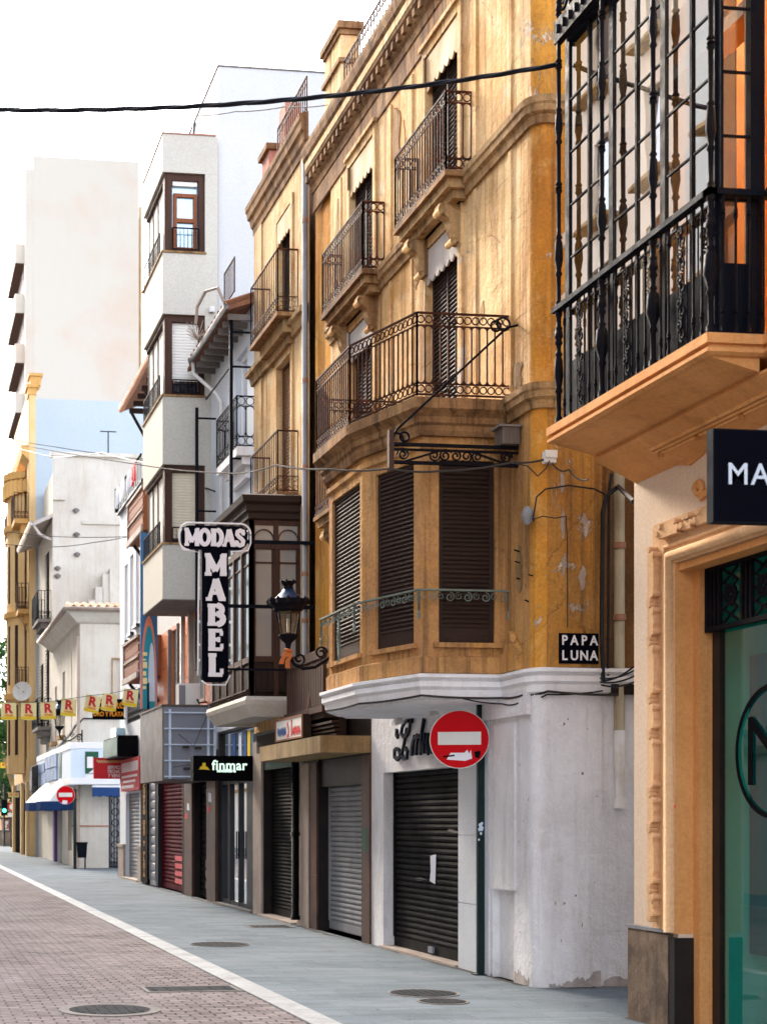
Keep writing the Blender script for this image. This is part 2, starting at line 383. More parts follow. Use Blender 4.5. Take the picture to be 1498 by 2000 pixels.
M['dark_green'] = paint('green_panel', (.01, .09, .05), .45, .15)
M['teal_board'] = paint('teal_board', (.02, .28, .36), .5, .1)
M['board_blue'] = paint('board_blue', (.05, .16, .33), .6, .15)
M['coral'] = paint('coral_paint', (.75, .24, .14), .5, .1)
M['metal_sheet'] = paint('stained_sheet_metal', (.11, .09, .078), .5, .2, 0, (.065, .038, .026), .6)
M['metal_light'] = paint('galvanised_panel', (.22, .23, .27), .45, .15, 0, (.12, .105, .10), .4)
M['metal_bar'] = paint('pale_blue_metal', (.58, .68, .80), .45, .1)
M['pipe_grey'] = paint('grey_pipe', (.25, .255, .275), .65, .2, 0, (.12, .07, .045), .65, .1, 3.0, .08)
M['pipe_white'] = paint('white_pipe', (.70, .68, .66), .55, .1, 0, (.36, .27, .16), .55)
M['pipe_rust'] = paint('rust_pipe', (.30, .14, .08), .6, .2)
M['plastic_white'] = paint('white_plastic', (.74, .73, .70), .4, .06, 0, (.45, .4, .34), .3)
M['cable'] = paint('black_cable', (.006, .007, .011), .5, .1)
M['cable_grey'] = paint('grey_cable', (.055, .048, .043), .75, .15, spec=.03)
M['insulator'] = paint('white_porcelain', (.74, .74, .72), .25, .05)
M['lamp_blue'] = paint('lamp_blue_enamel', (.006, .026, .08), .35, .1, spec=.4)
M['cloth_orange'] = paint('orange_ribbon', (.40, .12, .03), .8, .1)
M['cast_iron'] = paint('cast_iron_cover', (.035, .036, .04), .85, .3, 0, (.08, .075, .07), .5, .4, 14, .03)
M['door_black'] = paint('dark_door', (.007, .010, .014), .4, .1)
M['interior'] = paint('lit_amber_room', (.92, .54, .05), .8, .05)
M['interior_dark'] = paint('room_brown', (.10, .05, .03), .8, .1)
M['teal_room'] = paint('teal_room', (.06, .36, .33), .8, .2)
M['bucket_teal'] = paint('teal_bucket', (.006, .10, .13), .5, .1)
M['paper'] = paint('paper', (.80, .80, .86), .8, .03)
M['laundry'] = paint('laundry_cloth', (.62, .66, .76), .9, .3, 0, None, 0, .1, 4)
M['teal_cloth'] = paint('teal_cloth', (.02, .30, .22), .9, .1)
M['brick_red'] = plaster('chimney_brick', (.42, .20, .15), (.34, .15, .11), (.15, .1, .08), .4, None, .6, 3)
M['valance_white'] = paint('bleached_wood_lace', (.52, .47, .43), .8, .2, 0, (.25, .2, .17), .5)
M['valance_tan'] = paint('tan_wood_lace', (.46, .30, .15), .8, .2, 0, (.2, .12, .06), .5)
M['pane'] = glass('bay_pane', (.42, .46, .44), .34, fk=.3)
M['pane_lit'] = glass('lit_room_pane', (.9, .9, .85), .05, fk=.12)
M['pane_dark'] = glass('dark_window', refl=.18, dark=(.02, .022, .028))
M['pane_grey'] = glass('hazy_window', refl=.10, dark=(.30, .29, .27), rough=.15)
M['pane_painted_sky'] = glass('painted_sky_window', refl=.18, dark=(.36, .58, .70), rough=.04)  # blue diffuse colour painted in for the sky reflected by the glass
M['pane_shop'] = glass('shop_pane', (.38, .80, .72), .02, fk=.10)
M['pane_door'] = glass('door_pane', (.75, .85, .85), .30)
M['lamp_glass'] = glass('lantern_glass', (.62, .60, .55), .06, fk=.25)
M['weathered_timber'] = wood('weathered_timber', (.16, .13, .115), (.085, .066, .055))
M['dirt'] = plaster('pavement_grime', (.075, .065, .058), (.05, .043, .038), (.03, .026, .022), .5)
M['splash'] = plaster('wall_splash_stain', (.50, .46, .44), (.36, .32, .30), (.16, .12, .10), .7, None, .6, 2.5)
M['pipe_alley'] = paint('grimy_pipe', (.42, .36, .24), .6, .3, 0, (.14, .08, .04), .7)
# ---------------------------------------------------------------- camera, light, sky
cd = bpy.data.cameras.new('camera'); cam = bpy.data.objects.new('camera', cd); COL.objects.link(cam)
cam.location = (0, 0, EYE); cam.rotation_euler = (PI/2, 0, -TH)
cd.sensor_fit = 'VERTICAL'; cd.sensor_height = 36; cd.sensor_width = 27; cd.lens = 36*FOC/2000
cd.shift_x = (749-CX)/2000; cd.shift_y = (CY-1000)/2000; cd.clip_start = .1; cd.clip_end = 2000
cd.dof.use_dof = True; cd.dof.focus_distance = 16.5; cd.dof.aperture_fstop = 3.5
sc.camera = cam
SUN_EL = math.radians(32); SUN_AZ = math.radians(-15)      # azimuth from +Y towards +X
sd = Vector((math.sin(SUN_AZ)*math.cos(SUN_EL), math.cos(SUN_AZ)*math.cos(SUN_EL), math.sin(SUN_EL)))
ld = bpy.data.lights.new('sun', 'SUN'); ld.energy = .9; ld.angle = math.radians(14.0); ld.color = (1, .86, .68)
lo = bpy.data.objects.new('sun', ld); COL.objects.link(lo); lo.rotation_euler = (-sd).to_track_quat('-Z', 'Y').to_euler(); lo.location = (-20, 60, 60)
w = bpy.data.worlds.new('World'); sc.world = w; w.use_nodes = True
nt = w.node_tree; nt.nodes.clear()
sky = nt.nodes.new('ShaderNodeTexSky'); sky.sky_type = 'NISHITA'; sky.sun_disc = False
sky.sun_elevation = SUN_EL; sky.sun_rotation = SUN_AZ; sky.altitude = 50; sky.air_density = .5; sky.dust_density = 2.0; sky.ozone_density = 1.0
bg = nt.nodes.new('ShaderNodeBackground'); bg.inputs[1].default_value = .15
wo = nt.nodes.new('ShaderNodeOutputWorld'); hz = nt.nodes.new('ShaderNodeHueSaturation'); hz.inputs['Saturation'].default_value = .32
nt.links.new(sky.outputs[0], hz.inputs['Color']); nt.links.new(hz.outputs[0], bg.inputs[0]); nt.links.new(bg.outputs[0], wo.inputs[0])
sc.view_settings.view_transform = 'Standard'; sc.view_settings.look = 'None'; sc.view_settings.exposure = 3.08; sc.view_settings.gamma = 1
sc.view_settings.use_curve_mapping = False

# ---------------------------------------------------------------- ground
def brick_mat():
    m, nt = newmat('street_pavers'); N = NT(nt)
    b = nt.nodes.new('ShaderNodeTexBrick'); N.l(N.mapped((1, 1, 1)), b.inputs['Vector'])
    b.inputs['Scale'].default_value = 1.0; b.inputs['Brick Width'].default_value = .21; b.inputs['Row Height'].default_value = .105
    b.inputs['Mortar Size'].default_value = .011; b.inputs['Mortar Smooth'].default_value = .3; b.offset = .5
    b.inputs['Color1'].default_value = (.245, .205, .198, 1); b.inputs['Color2'].default_value = (.12, .098, .097, 1); b.inputs['Mortar'].default_value = (.032, .026, .027, 1)
    b.inputs['Bias'].default_value = -.1
    n = N.noise(.5, 7, .65); col = N.mix(N.math('MULTIPLY', N.ramp(n, .38, .66), .55), b.outputs['Color'], (.30, .265, .265))
    n2 = N.noise(2.4, 6, .7); col = N.mix(N.math('MULTIPLY', N.ramp(n2, .5, .75), .4), col, (.115, .092, .092))
    n3 = N.noise(9, 4, .7); col = N.mix(.25, col, N.ramp(n3, .25, .75), 'OVERLAY')
    h = N.math('SUBTRACT', N.math('MULTIPLY', n3, .3), b.outputs['Fac'])
    N.out(col, .9, nrm=N.bump(h, .8, .012), spec=.06); return m
def slab_mat():
    m, nt = newmat('pavement_slabs'); N = NT(nt)
    b = nt.nodes.new('ShaderNodeTexBrick'); N.l(N.mapped((1, 1, 1), loc=(.25, 0, 0)), b.inputs['Vector'])
    b.inputs['Scale'].default_value = 1.0; b.inputs['Brick Width'].default_value = .62; b.inputs['Row Height'].default_value = .31
    b.inputs['Mortar Size'].default_value = .005; b.offset = .5
    b.inputs['Color1'].default_value = (.152, .182, .204, 1); b.inputs['Color2'].default_value = (.112, .137, .156, 1); b.inputs['Mortar'].default_value = (.082, .092, .102, 1)
    n = N.noise(.7, 8, .7, dist=.4); col = N.mix(N.math('MULTIPLY', N.ramp(n, .42, .64), .65), b.outputs['Color'], (.19, .212, .232))
    n2 = N.noise(1.3, 8, .7, N.mapped((.6, 2.2, 1))); col = N.mix(N.math('MULTIPLY', N.ramp(n2, .48, .70), .55), col, (.075, .08, .085))
    n3 = N.noise(60, 3, .7); col = N.mix(.35, col, N.ramp(n3, .25, .75), 'OVERLAY')
    st = N.noise(3.0, 3, .6, N.mapped((.5, 14, 1))); col = N.mix(.22, col, N.ramp(st, .3, .7), 'OVERLAY')
    N.out(col, N.ramp(n, .3, .7, (.8,)*3+(1,), (.95,)*3+(1,)), nrm=N.bump(N.math('SUBTRACT', st, b.outputs['Fac']), .35, .006), spec=.06); return m
M['street'] = brick_mat(); M['slabs'] = slab_mat()
M['kerb'] = plaster('white_kerb_stone', (.31, .32, .325), (.26, .265, .265), (.12, .11, .10), .7, None, .6, .9, .7, .15)
M['ground'] = plaster('ground_asphalt', (.06, .06, .06), (.045, .045, .045), (.03, .03, .03), .3)
def sheet(name, x0, x1, y0, y1, z, mat, ny=1):
    mb = MB()
    for i in range(ny):
        a = y0+(y1-y0)*i/ny; b = y0+(y1-y0)*(i+1)/ny; mb.quad((x0, a, z), (x1, a, z), (x1, b, z), (x0, b, z))
    return struct(mb.build(name, mat))
sheet('ground', -400, 400, -200, 900, -.012, M['ground'])
sheet('brick_street', -3.26, 3.26, -25, 140, -.006, M['street'])
sheet('pavement', 3.5, 16, -25, 140, 0, M['slabs'])
sheet('opposite_pavement', -9, -3.5, -25, 140, 0, M['slabs'])
for nm, x0, x1 in (('kerb', 3.26, 3.5), ('opposite_kerb', -3.5, -3.26)):
    mb = MB(); y = -25
    while y < 140:
        mb.box(x0, x1, y, y+.995, -.05, .004+random.uniform(0, .003)); y += 1.0
    struct(mb.build(nm, M['kerb']))
# drain line: a flush channel in the street
p = onZ(246, 1963)
mb = MB()
for i in range(46):
    y = p.y+.35+i*.62; mb.box(p.x-.16, p.x-.145, y, y+.6, -.006, -.001); mb.box(p.x+.145, p.x+.16, y, y+.6, -.006, -.001)
struct(mb.build('drain_channel', M['concrete']))
def cover(name, label, px, py, r, mat, z, ring=None, square=False, ry=None):
    q = onZ(px, py, 0); t = thing(name, label, 'manhole cover', (q.x, q.y, z), 'covers set in the paving')
    if square:
        mb = MB(); mb.box(q.x-r, q.x+r, q.y-ry, q.y+ry, z-.02, z+.004); mb.build('lid', mat, t)
        mb = MB()
        for i in range(6):
            x = q.x-r+.06+i*(2*r-.12)/5; mb.box(x-.015, x+.015, q.y-ry+.04, q.y+ry-.04, z+.004, z+.009)
        mb.build('ribs', mat, t)
        mb = MB()
        for a, b, c, d in ((q.x-r-.04, q.x+r+.04, q.y-ry-.04, q.y-ry), (q.x-r-.04, q.x+r+.04, q.y+ry, q.y+ry+.04), (q.x-r-.04, q.x-r, q.y-ry, q.y+ry), (q.x+r, q.x+r+.04, q.y-ry, q.y+ry)): mb.box(a, b, c, d, z-.02, z+.006)
        mb.build('frame', M['concrete'], t)
    else:
        mb = MB(); mb.lathe([(.001, z+.004), (r, z+.004), (r, z-.01)], q.x, q.y, 28, False); mb.build('lid', mat, t)
        mb = MB()
        for i in range(7):
            x = -r*.75+i*r*.25; l = math.sqrt(max(0, r*r*.8-x*x)); mb.box(q.x+x-.02, q.x+x+.02, q.y-l, q.y+l, z+.004, z+.009)
        mb.build('ribs', mat, t)
        mb = MB(); R = r+(.10 if ring else .03); mb.lathe([(r+.012, z-.01), (r+.012, z+.006), (R, z+.006), (R, z-.01)], q.x, q.y, 28, False); mb.build('frame', ring or M['concrete'], t)
cover('manhole_cover', 'large round manhole cover with a pale ring in the brick street', 215, 1972, .34, M['cast_iron'], -.003, M['concrete'])
cover('manhole_cover', 'oblong grey access cover in the bricks near the white kerb', 372, 1931, .42, M['cast_iron'], -.003, square=True, ry=.2)
cover('manhole_cover', 'round manhole cover alone in the middle of the pavement', 430, 1845, .36, M['cast_iron'], .003)
cover('manhole_cover', 'small square grate in the pavement before the dark roller shutter', 526, 1810, .3, M['cast_iron'], .003, square=True, ry=.22)
cover('manhole_cover', 'larger of two round lids in the pavement near the peach shop', 827, 1941, .3, M['cast_iron'], .003)
cover('manhole_cover', 'smaller of two round lids in the pavement near the peach shop', 865, 1957, .2, M['cast_iron'], .003)
cover('manhole_cover', 'square drain grate at the alley mouth beside the stone plinth', 1208, 1925, .28, M['cast_iron'], .003, square=True, ry=.12)

# ---------------------------------------------------------------- helpers for facade pieces
def arc(cx, cy, r, a0, a1, n):
    return [(cx+r*math.cos(math.radians(a0+(a1-a0)*i/n)), cy+r*math.sin(math.radians(a0+(a1-a0)*i/n))) for i in range(n+1)]
def circ3(fr, u, v, r, w, n=10): return [fr.P(u+r*math.cos(2*PI*i/n), v+r*math.sin(2*PI*i/n), w) for i in range(n)]
def frame4(mb, fr, u0, u1, v0, v1, t, w0, w1, bottom=True):
    mb.fbox(fr, u0, u0+t, v0, v1, w0, w1); mb.fbox(fr, u1-t, u1, v0, v1, w0, w1); mb.fbox(fr, u0+t, u1-t, v1-t, v1, w0, w1)
    if bottom: mb.fbox(fr, u0+t, u1-t, v0, v0+t, w0, w1)
def louvers(mb, fr, u0, u1, v0, v1, w, pitch=.055, dep=.03, th=.012):
    n = max(2, int((v1-v0)/pitch)); P = fr.P; h = (v1-v0)/n; mb.fquad(fr, u0, u1, v0, v1, w-dep-.004)
    for i in range(n):
        a = v0+i*h; b = a+h*.86; j = random.uniform(-.004, .004)
        mb.hexa([P(u0, a, w+j), P(u1, a, w+j+random.uniform(-.003, .003)), P(u1, a+th, w+.008), P(u0, a+th, w+.008), P(u0, b, w-dep), P(u1, b, w-dep), P(u1, b+th, w-dep+.008), P(u0, b+th, w-dep+.008)])
def corrugated(mb, fr, u0, u1, v0, v1, w, pitch=.075, dep=.030):
    n = max(2, int((v1-v0)/pitch)); h = (v1-v0)/n; P = fr.P
    for i in range(n):
        a = v0+i*h; prof = ((0, 0), (.16, .75), (.5, 1), (.84, .75), (.93, 0), (1, 0))
        for (s, d), (s2, d2) in zip(prof, prof[1:]):
            mb.quad(P(u0, a+s*h, w+d*dep), P(u1, a+s*h, w+d*dep), P(u1, a+s2*h, w+d2*dep), P(u0, a+s2*h, w+d2*dep))
def valance(mb, fr, u0, u1, v0, v1, w, k=8):
    """hanging board with a scalloped, pierced lower edge"""
    n = k*6; pts = [(u0, v1)]
    for i in range(n+1):
        f = i/n; pts.append((u0+(u1-u0)*f, v0+(v1-v0)*(.16-.16*abs(math.sin(PI*k*f)))))
    pts.append((u1, v1))
    for (a, b), (c, d) in zip(pts[1:-1], pts[2:-1]):
        mb.hexa([fr.P(a, b, w), fr.P(c, d, w), fr.P(c, d, w+.02), fr.P(a, b, w+.02), fr.P(a, v1, w), fr.P(c, v1, w), fr.P(c, v1, w+.02), fr.P(a, v1, w+.02)])
def dark_holes(mb, fr, u0, u1, v, w, k, r):
    for i in range(k):
        u = u0+(u1-u0)*(i+.5)/k; mb.fextr(fr, [(u-r, v), (u, v-r*1.3), (u+r, v), (u, v+r*1.3)], w, w+.003)
def rail_ring(mb, path, z0, z1, pitch=.085, band=.12, t=.010):
    for p, q in zip(path, path[1:]):
        fr = FS(p, q); L = (Vector(q)-Vector(p)).length; n = max(2, round(L/pitch)); h = L/n; P = fr.P
        for z, r in ((z1, .014), (z1-band, .009), (z0+band, .009), (z0+.015, .012)): mb.tube([P(0, z), P(L, z)], r, 4)
        for i in range(n+1):
            u = i*h; mb.tube([P(u, z0+band), P(u, z1-band)], t, 4)
            if i < n:
                c = u+h/2; rr = min(h*.46, band*.46)
                mb.tube(circ3(fr, c, z1-band/2, rr, 0), t*.8, 3, True); mb.tube(circ3(fr, c, z0+band/2+.01, rr, 0), t*.8, 3, True)
                mb.tube([P(u+h/2+h/2*math.cos(a), z1-band-h/2+h/2*math.sin(a)) for a in (PI, PI*.75, PI/2, PI*.25, 0)], t*.8, 3)
                mb.tube([P(u+h/2+h/2*math.cos(a), z0+band+h/2-h/2*math.sin(a)) for a in (PI, PI*.75, PI/2, PI*.25, 0)], t*.8, 3)
        mb.tube([P(0, z0), P(0, z1)], .013, 4); mb.tube([P(L, z0), P(L, z1)], .013, 4)
def rail_bars(mb, path, z0, z1, pitch=.11, panel=0.0, t=.007):
    for p, q in zip(path, path[1:]):
        fr = FS(p, q); L = (Vector(q)-Vector(p)).length; n = max(2, round(L/pitch)); h = L/n; P = fr.P
        for z, r in ((z1, .016), (z0+.02, .012)): mb.tube([P(0, z), P(L, z)], r, 4)
        if panel: mb.tube([P(0, z0+panel), P(L, z0+panel)], .01, 4)
        for i in range(n+1):
            mb.tube([P(i*h, z0), P(i*h, z1)], t, 4)
            if panel and i < n:
                c = i*h+h/2
                for s in (1, -1):
                    mb.tube([P(c+s*h*.45*math.cos(a)*(1-a/9), z0+panel*(.5+.25*s)+panel*.22*math.sin(a)*(1-a/9)) for a in [k*.9 for k in range(8)]], t*.8, 3)
        mb.tube([P(0, z0), P(0, z1)], .013, 4); mb.tube([P(L, z0), P(L, z1)], .013, 4)
def scroll(fr, u, v, r, w, turns=1.6, a0=0, d=1, n=18, r1=.25):
    return [fr.P(u+r*(1-(1-r1)*i/n)*math.cos(a0+d*2*PI*turns*i/n), v+r*(1-(1-r1)*i/n)*math.sin(a0+d*2*PI*turns*i/n), w) for i in range(n+1)]
def uS(fr, x):
    """u on a wall plane where the sight line of photo column x meets it"""
    r = ray(x); d = fr.u; det = r.x*(-d.y)+r.y*d.x
    t = (fr.o.x*(-d.y)+fr.o.y*d.x)/det
    return (Vector((r.x*t, r.y*t))-fr.o).dot(d)
def shop_shutter(t, fr, u0, u1, v0, v1, w, mat, pitch=.075, name='roller_shutter'):
    mb = MB(); corrugated(mb, fr, u0, u1, v0+.12, v1, w, pitch); s = mb.build(name, mat, t)
    mb = MB(); mb.fbox(fr, u0, u1, v0, v0+.12, w-.01, w+.035); mb.build('bottom_rail', mat, s)
    for a, b in ((u0, u0+.04), (u1-.04, u1)): mb = MB(); mb.fbox(fr, a, b, v0+.12, v1, w+.003, w+.05); mb.build('guide_rail', mat, s)
    return s
def wire(name, label, pts, r, mat, cat='cable', sag=0.0, n=10, group=None, par=None):
    q = []
    for a, b in zip(pts, pts[1:]):
        a = Vector(a); b = Vector(b)
        for i in range(n): 
            f = i/n; p = a.lerp(b, f); p.z -= sag*4*f*(1-f); q.append(p)
    q.append(Vector(pts[-1])); mb = MB(); mb.tube(q, r, 5)
    o = mb.build(name, mat, par)
    if par is None: tag(o, label, cat, group)
    return o
# ================================================================ YELLOW CORNER HOUSE
X1 = 6.1; YC = 14.2; YE = 22.3; R1 = .12
B1 = thing('corner_house', 'tall ochre stucco corner house with polygonal bay and rusty balconies', 'house', (X1, YC, 0))
F1 = FX(X1); FSD = FY(YC)
NC = (16.2, 17.25); FC_ = (19.25, 20.3)
ops = [(*NC, 5.9, 8.25), (*NC, 8.66, 10.5), (*FC_, 5.9, 8.25), (*FC_, 8.66, 10.5)]
CR = arc(X1+R1, YC+R1, R1, 270, 180, 6)     # rounded corner, side wall -> facade
def corner_wall(name, mat, z0, z1, y1, ops=(), x1=13.0, depth=.16):
    mb = MB(); mb.wall(F1, YC+R1, y1, z0, z1, ops, depth)
    return mb
mb = corner_wall('w', None, 5.7, 11.58, 21.3, ops); mb.build('wall', M['ochre'], B1)
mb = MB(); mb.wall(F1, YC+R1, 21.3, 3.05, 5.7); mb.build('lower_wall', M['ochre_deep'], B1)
mb = MB(); mb.fquad(F1, 21.3, YE, 3.05, 11.58, -.05); mb.quad((X1, 21.3, 3.05), (X1+.05, 21.3, 3.05), (X1+.05, 21.3, 11.58), (X1, 21.3, 11.58)); mb.build('end_strip', M['orange'], B1)
mb = MB(); mb.add([(x, y, 3.05) for x, y in CR]+[(x, y, 11.58) for x, y in CR], [(i, i+1, 8+i, 7+i) for i in range(6)], True); mb.fquad(FSD, X1+R1, 6.78, 5.7, 11.58); mb.quad((6.78, YC, 5.7), (6.78, YC+.12, 5.7), (6.78, YC+.12, 11.58), (6.78, YC, 11.58)); mb.build('side_wall', M['orange'], B1)
mb = MB(); mb.fquad(FSD, X1+R1, 6.78, 3.05, 5.7); mb.quad((6.78, YC, 3.05), (6.78, YC+.12, 3.05), (6.78, YC+.12, 5.7), (6.78, YC, 5.7)); mb.build('lower_side_wall', M['orange_low'], B1)
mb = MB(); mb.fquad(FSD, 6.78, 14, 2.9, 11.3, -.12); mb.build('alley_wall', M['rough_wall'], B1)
mb = MB(); mb.box(X1+.4, 14, YC+.4, YE-.02, .05, 11.2); mb.build('roof', M['tile'], B1)
# hairline cracks and plaster joints
mb = MB()
for y, z, l in ((15.2, 8.1, .5), (14.9, 7.6, .5), (15.0, 9.2, .5), (14.75, 6.6, .45), (15.3, 7.1, .4)):
    mb.tube([F1.P(y, z, .001), F1.P(y-l*.4, z+.03, .002), F1.P(y-l, z+.01, .001)], .0018, 3)
mb.build('wall_cracks', M['stone_trim'], B1)
# ground floor
mb = MB(); gops = [(16.2, 18.9, 0, 2.22, .19), (14.72, 15.27, 0, .9, .07)]
mb.wall(F1, YC+R1, 19.4, 0, 3.05, gops, .19); mb.add([(x, y, 0) for x, y in CR]+[(x, y, 3.05) for x, y in CR], [(i, i+1, 8+i, 7+i) for i in range(6)], True)
mb.fquad(FSD, X1+R1, 6.78, 0, 3.05); mb.fquad(FSD, 6.78, 14, 0, 2.9, -.03); mb.quad((6.78, YC, 0), (6.78, YC+.03, 0), (6.78, YC+.03, 3.05), (6.78, YC, 3.05))
mb.build('ground_floor_wall', M['white_wall'], B1)
mb = MB()
for a, b in ((0, .72), (.724, 1.46), (1.464, 2.22)): mb.fbox(F1, 15.5, 16.2, a+.002, b, 0, .025)
mb.fbox(F1, 15.34, 15.49, 0, 2.7, 0, .02)
mb.build('marble_pilaster', M['marble'], B1)
mb = MB(); mb.fbox(F1, 15.22, 15.33, .9, 2.62, 0, .012); mb.fbox(F1, 14.66, 15.2, .92, 2.6, 0, .022); mb.fbox(F1, 14.3, 15.6, 2.66, 2.9, 0, .05); mb.build('plaster_patch', M['white_wall'], B1)
shop_shutter(B1, F1, 16.24, 18.86, .03, 2.22, -.165, M['black_shutter'], .07)
mb = MB(); mb.fbox(F1, 16.2, 18.9, 0, .03, -.19, .06); mb.build('doorstep', M['light_pillar'], B1)
mb = MB(); mb.fbox(F1, 17.35, 17.5, .06, .13, -.12, -.09); mb.build('padlock', M['metal_light'], B1)
# neighbouring shop bay of the same house
mb = MB(); mb.wall(F1, 19.4, YE+.5, 0, 3.1, [(19.75, 21.95, 0, 2.5, .22)], .22, True); mb.build('shop_front', M['dark_stone'], B1)
for a, b in ((19.4, 19.74), (21.96, 22.8)):
    mb = MB()
    for z0, z1 in ((0, .8), (.803, 1.62), (1.623, 2.47)): mb.fbox(F1, a, b, z0, z1, .001, .03)
    mb.build('marble_pier', M['brown_marble'], B1)
mb = MB(); mb.fbox(F1, 22.35, 22.8, 0, 2.46, .031, .05); mb.build('pier_facing', M['light_pillar'], B1)
mb = MB(); mb.fbox(F1, 19.76, 21.94, 2.1, 2.49, -.2, -.03); mb.build('granite_panel', M['dark_stone'], B1)
shop_shutter(B1, F1, 19.78, 21.92, .03, 2.1, -.19, M['steel_shutter'], .07)
mb = MB(); mb.prism([(X1, 19.42), (5.42, 19.42), (5.42, 22.8), (X1, 22.8)], 2.5, 2.72); mb.build('canopy', M['canopy'], B1)
mb = MB(); mb.fbox(FX(5.96), 20.4, 25.3, 2.73, 3.02, -.1, 0); mb.build('fascia_board', M['dark_wood'], B1)
# wooden box balcony over the canopy
mb = MB(); mb.prism([(X1, 20.4), (5.75, 20.4), (5.75, 22.45), (X1, 22.45)], 3.02, 3.16)
bx = mb.build('box_balcony', M['dark_wood'], B1)
mb = MB(); FB = FX(5.75); mb.fbox(FB, 20.4, 22.45, 3.16, 3.95, -.04, 0); y = 20.42
while y < 22.4: mb.fbox(FB, y, y+.1, 3.2, 3.84, 0, .012); y += .125
mb.fbox(FB, 20.38, 22.47, 3.84, 3.97, 0, .03); mb.fbox(FB, 20.38, 22.47, 3.1, 3.19, 0, .04); mb.build('panelling', M['brown_wood'], bx)
mb = MB()
for i in range(4): mb.fbox(FX(5.9), 20.0, 22.4, 2.76+i*.055, 2.79+i*.055, .02*i, .1+.02*i)
mb.build('shelf_boards', M['dark_wood'], bx)
# string courses, cornice
SW = [(13, YC)]+CR
def band(name, z0, z1, out, path, mat, prof=None):
    mb = MB(); h = z1-z0
    mb.sweep(path, prof or [(0, z0), (out*.35, z0), (out*.45, z0+h*.3), (out*.8, z0+h*.4), (out*.85, z0+h*.62), (out, z0+h*.7), (out, z0+h*.95), (0, z1)]); return mb.build(name, mat, B1)
band('string_course', 8.38, 8.64, .10, SW+[(X1, 21.3)], M['stone_trim'])
band('string_course', 5.62, 5.87, .10, SW+[(X1, 14.8)], M['stone_trim'])
band('string_course', 5.62, 5.87, .10, [(X1, 18.0), (X1, 21.3)], M['stone_trim'])
cp = [(0, 10.6), (.02, 10.62), (.02, 10.88), (.005, 10.9), (.025, 10.92), (.03, 11.02), (.06, 11.06), (.075, 11.16), (.12, 11.2), (.13, 11.24), (.13, 11.36), (.16, 11.4), (.18, 11.5), (.18, 11.56), (0, 11.62)]
mb = MB(); mb.sweep(SW+[(X1, 22.25)], cp); cn = mb.build('cornice', M['cornice'], B1)
mb = MB()
y = 14.6
while y < 22.2: mb.box(X1-.11, X1-.0, y, y+.08, 11.08, 11.17); y += .2
mb.build('dentil_course', M['cornice'], cn)
mb = MB(); mb.box(5.964, 5.968, 14.25, 22.2, 11.25, 11.35); mb.build('cornice_fascia', M['beige2'], cn)
# roof terrace pedestal and rail
mb = MB(); mb.box(6.14, 6.4, 20.95, 21.75, 11.55, 12.72); pd = mb.build('roof_pedestal', M['ochre'], B1)
mb = MB(); mb.box(6.08, 6.46, 20.88, 21.82, 12.72, 12.82); mb.box(6.11, 6.43, 20.92, 21.78, 12.65, 12.72); mb.box(6.10, 6.44, 20.9, 21.8, 12.25, 12.31); mb.build('pedestal_cap', M['cornice'], pd)
mb = MB(); rail_ring(mb, [(6.15, 17.5), (6.15, 20.8)], 11.6, 12.2, .12, .1, .01); mb.build('terrace_railing', M['iron_rust'], B1)
mb = MB(); mb.box(6.3, 6.5, 17.0, 20.8, 11.5, 11.75)
for i in range(14): mb.tube([(6.2, 17.1+i*.27, 11.76), (6.6, 17.1+i*.27, 11.86)], .08, 6)
mb.build('roof_tiles', M['tile'], B1)
# pilaster strips, window surrounds
mb = MB()
for y0, y1 in ((14.75, 14.82), (17.75, 17.82), (18.55, 18.62), (20.75, 20.82), (15.7, 15.76)):
    for z0, z1 in ((5.9, 8.36), (8.66, 10.56)): mb = MB(); mb.fbox(F1, y0, y1, z0, z1, 0, .02); mb.build('wall_strip', M['ochre'], B1)
def surround(u0, u1, v0, v1):
    mb = MB(); t = .11
    mb.fbox(F1, u0-t, u0, v0, v1, 0, .035); mb.fbox(F1, u1, u1+t, v0, v1, 0, .035); mb.fbox(F1, u0-t, u1+t, v1, v1+t, 0, .035)
    mb.fbox(F1, u0-t-.03, u1+t+.03, v1+t, v1+t+.05, 0, .07)
    return mb.build('window_surround', M['ochre'], B1)
def french_window(u0, u1, v0, v1, vmat, lm=M['louver']):
    mb = MB(); frame4(mb, F1, u0, u1, v0, v1, .05, -.12, -.06); wdw = mb.build('french_window', M['dark_wood'], B1)
    mb = MB(); mid = (u0+u1)/2; louvers(mb, F1, u0+.05, mid-.015, v0+.05, v1-.05, -.06, .05, .028); louvers(mb, F1, mid+.015, u1-.05, v0+.05, v1-.05, -.06, .05, .028); mb.fbox(F1, mid-.014, mid+.014, v0+.05, v1-.05, -.11, -.045); mb.build('louvre_shutter', lm, wdw)
    mb = MB(); valance(mb, F1, u0-.02, u1+.02, v1-.42, v1-.02, .0, 7); mb.fbox(F1, u1-.0, u1+.02, v1-.3, v1, .0, .06); vl = mb.build('valance', vmat, wdw)
    return wdw
for (a, b) in (NC, FC_):
    for z0, z1, vm in ((5.9, 8.25, M['valance_white']), (8.66, 10.5, M['valance_tan'])):
        surround(a, b, z0, z1); french_window(a, b, z0, z1, vm)
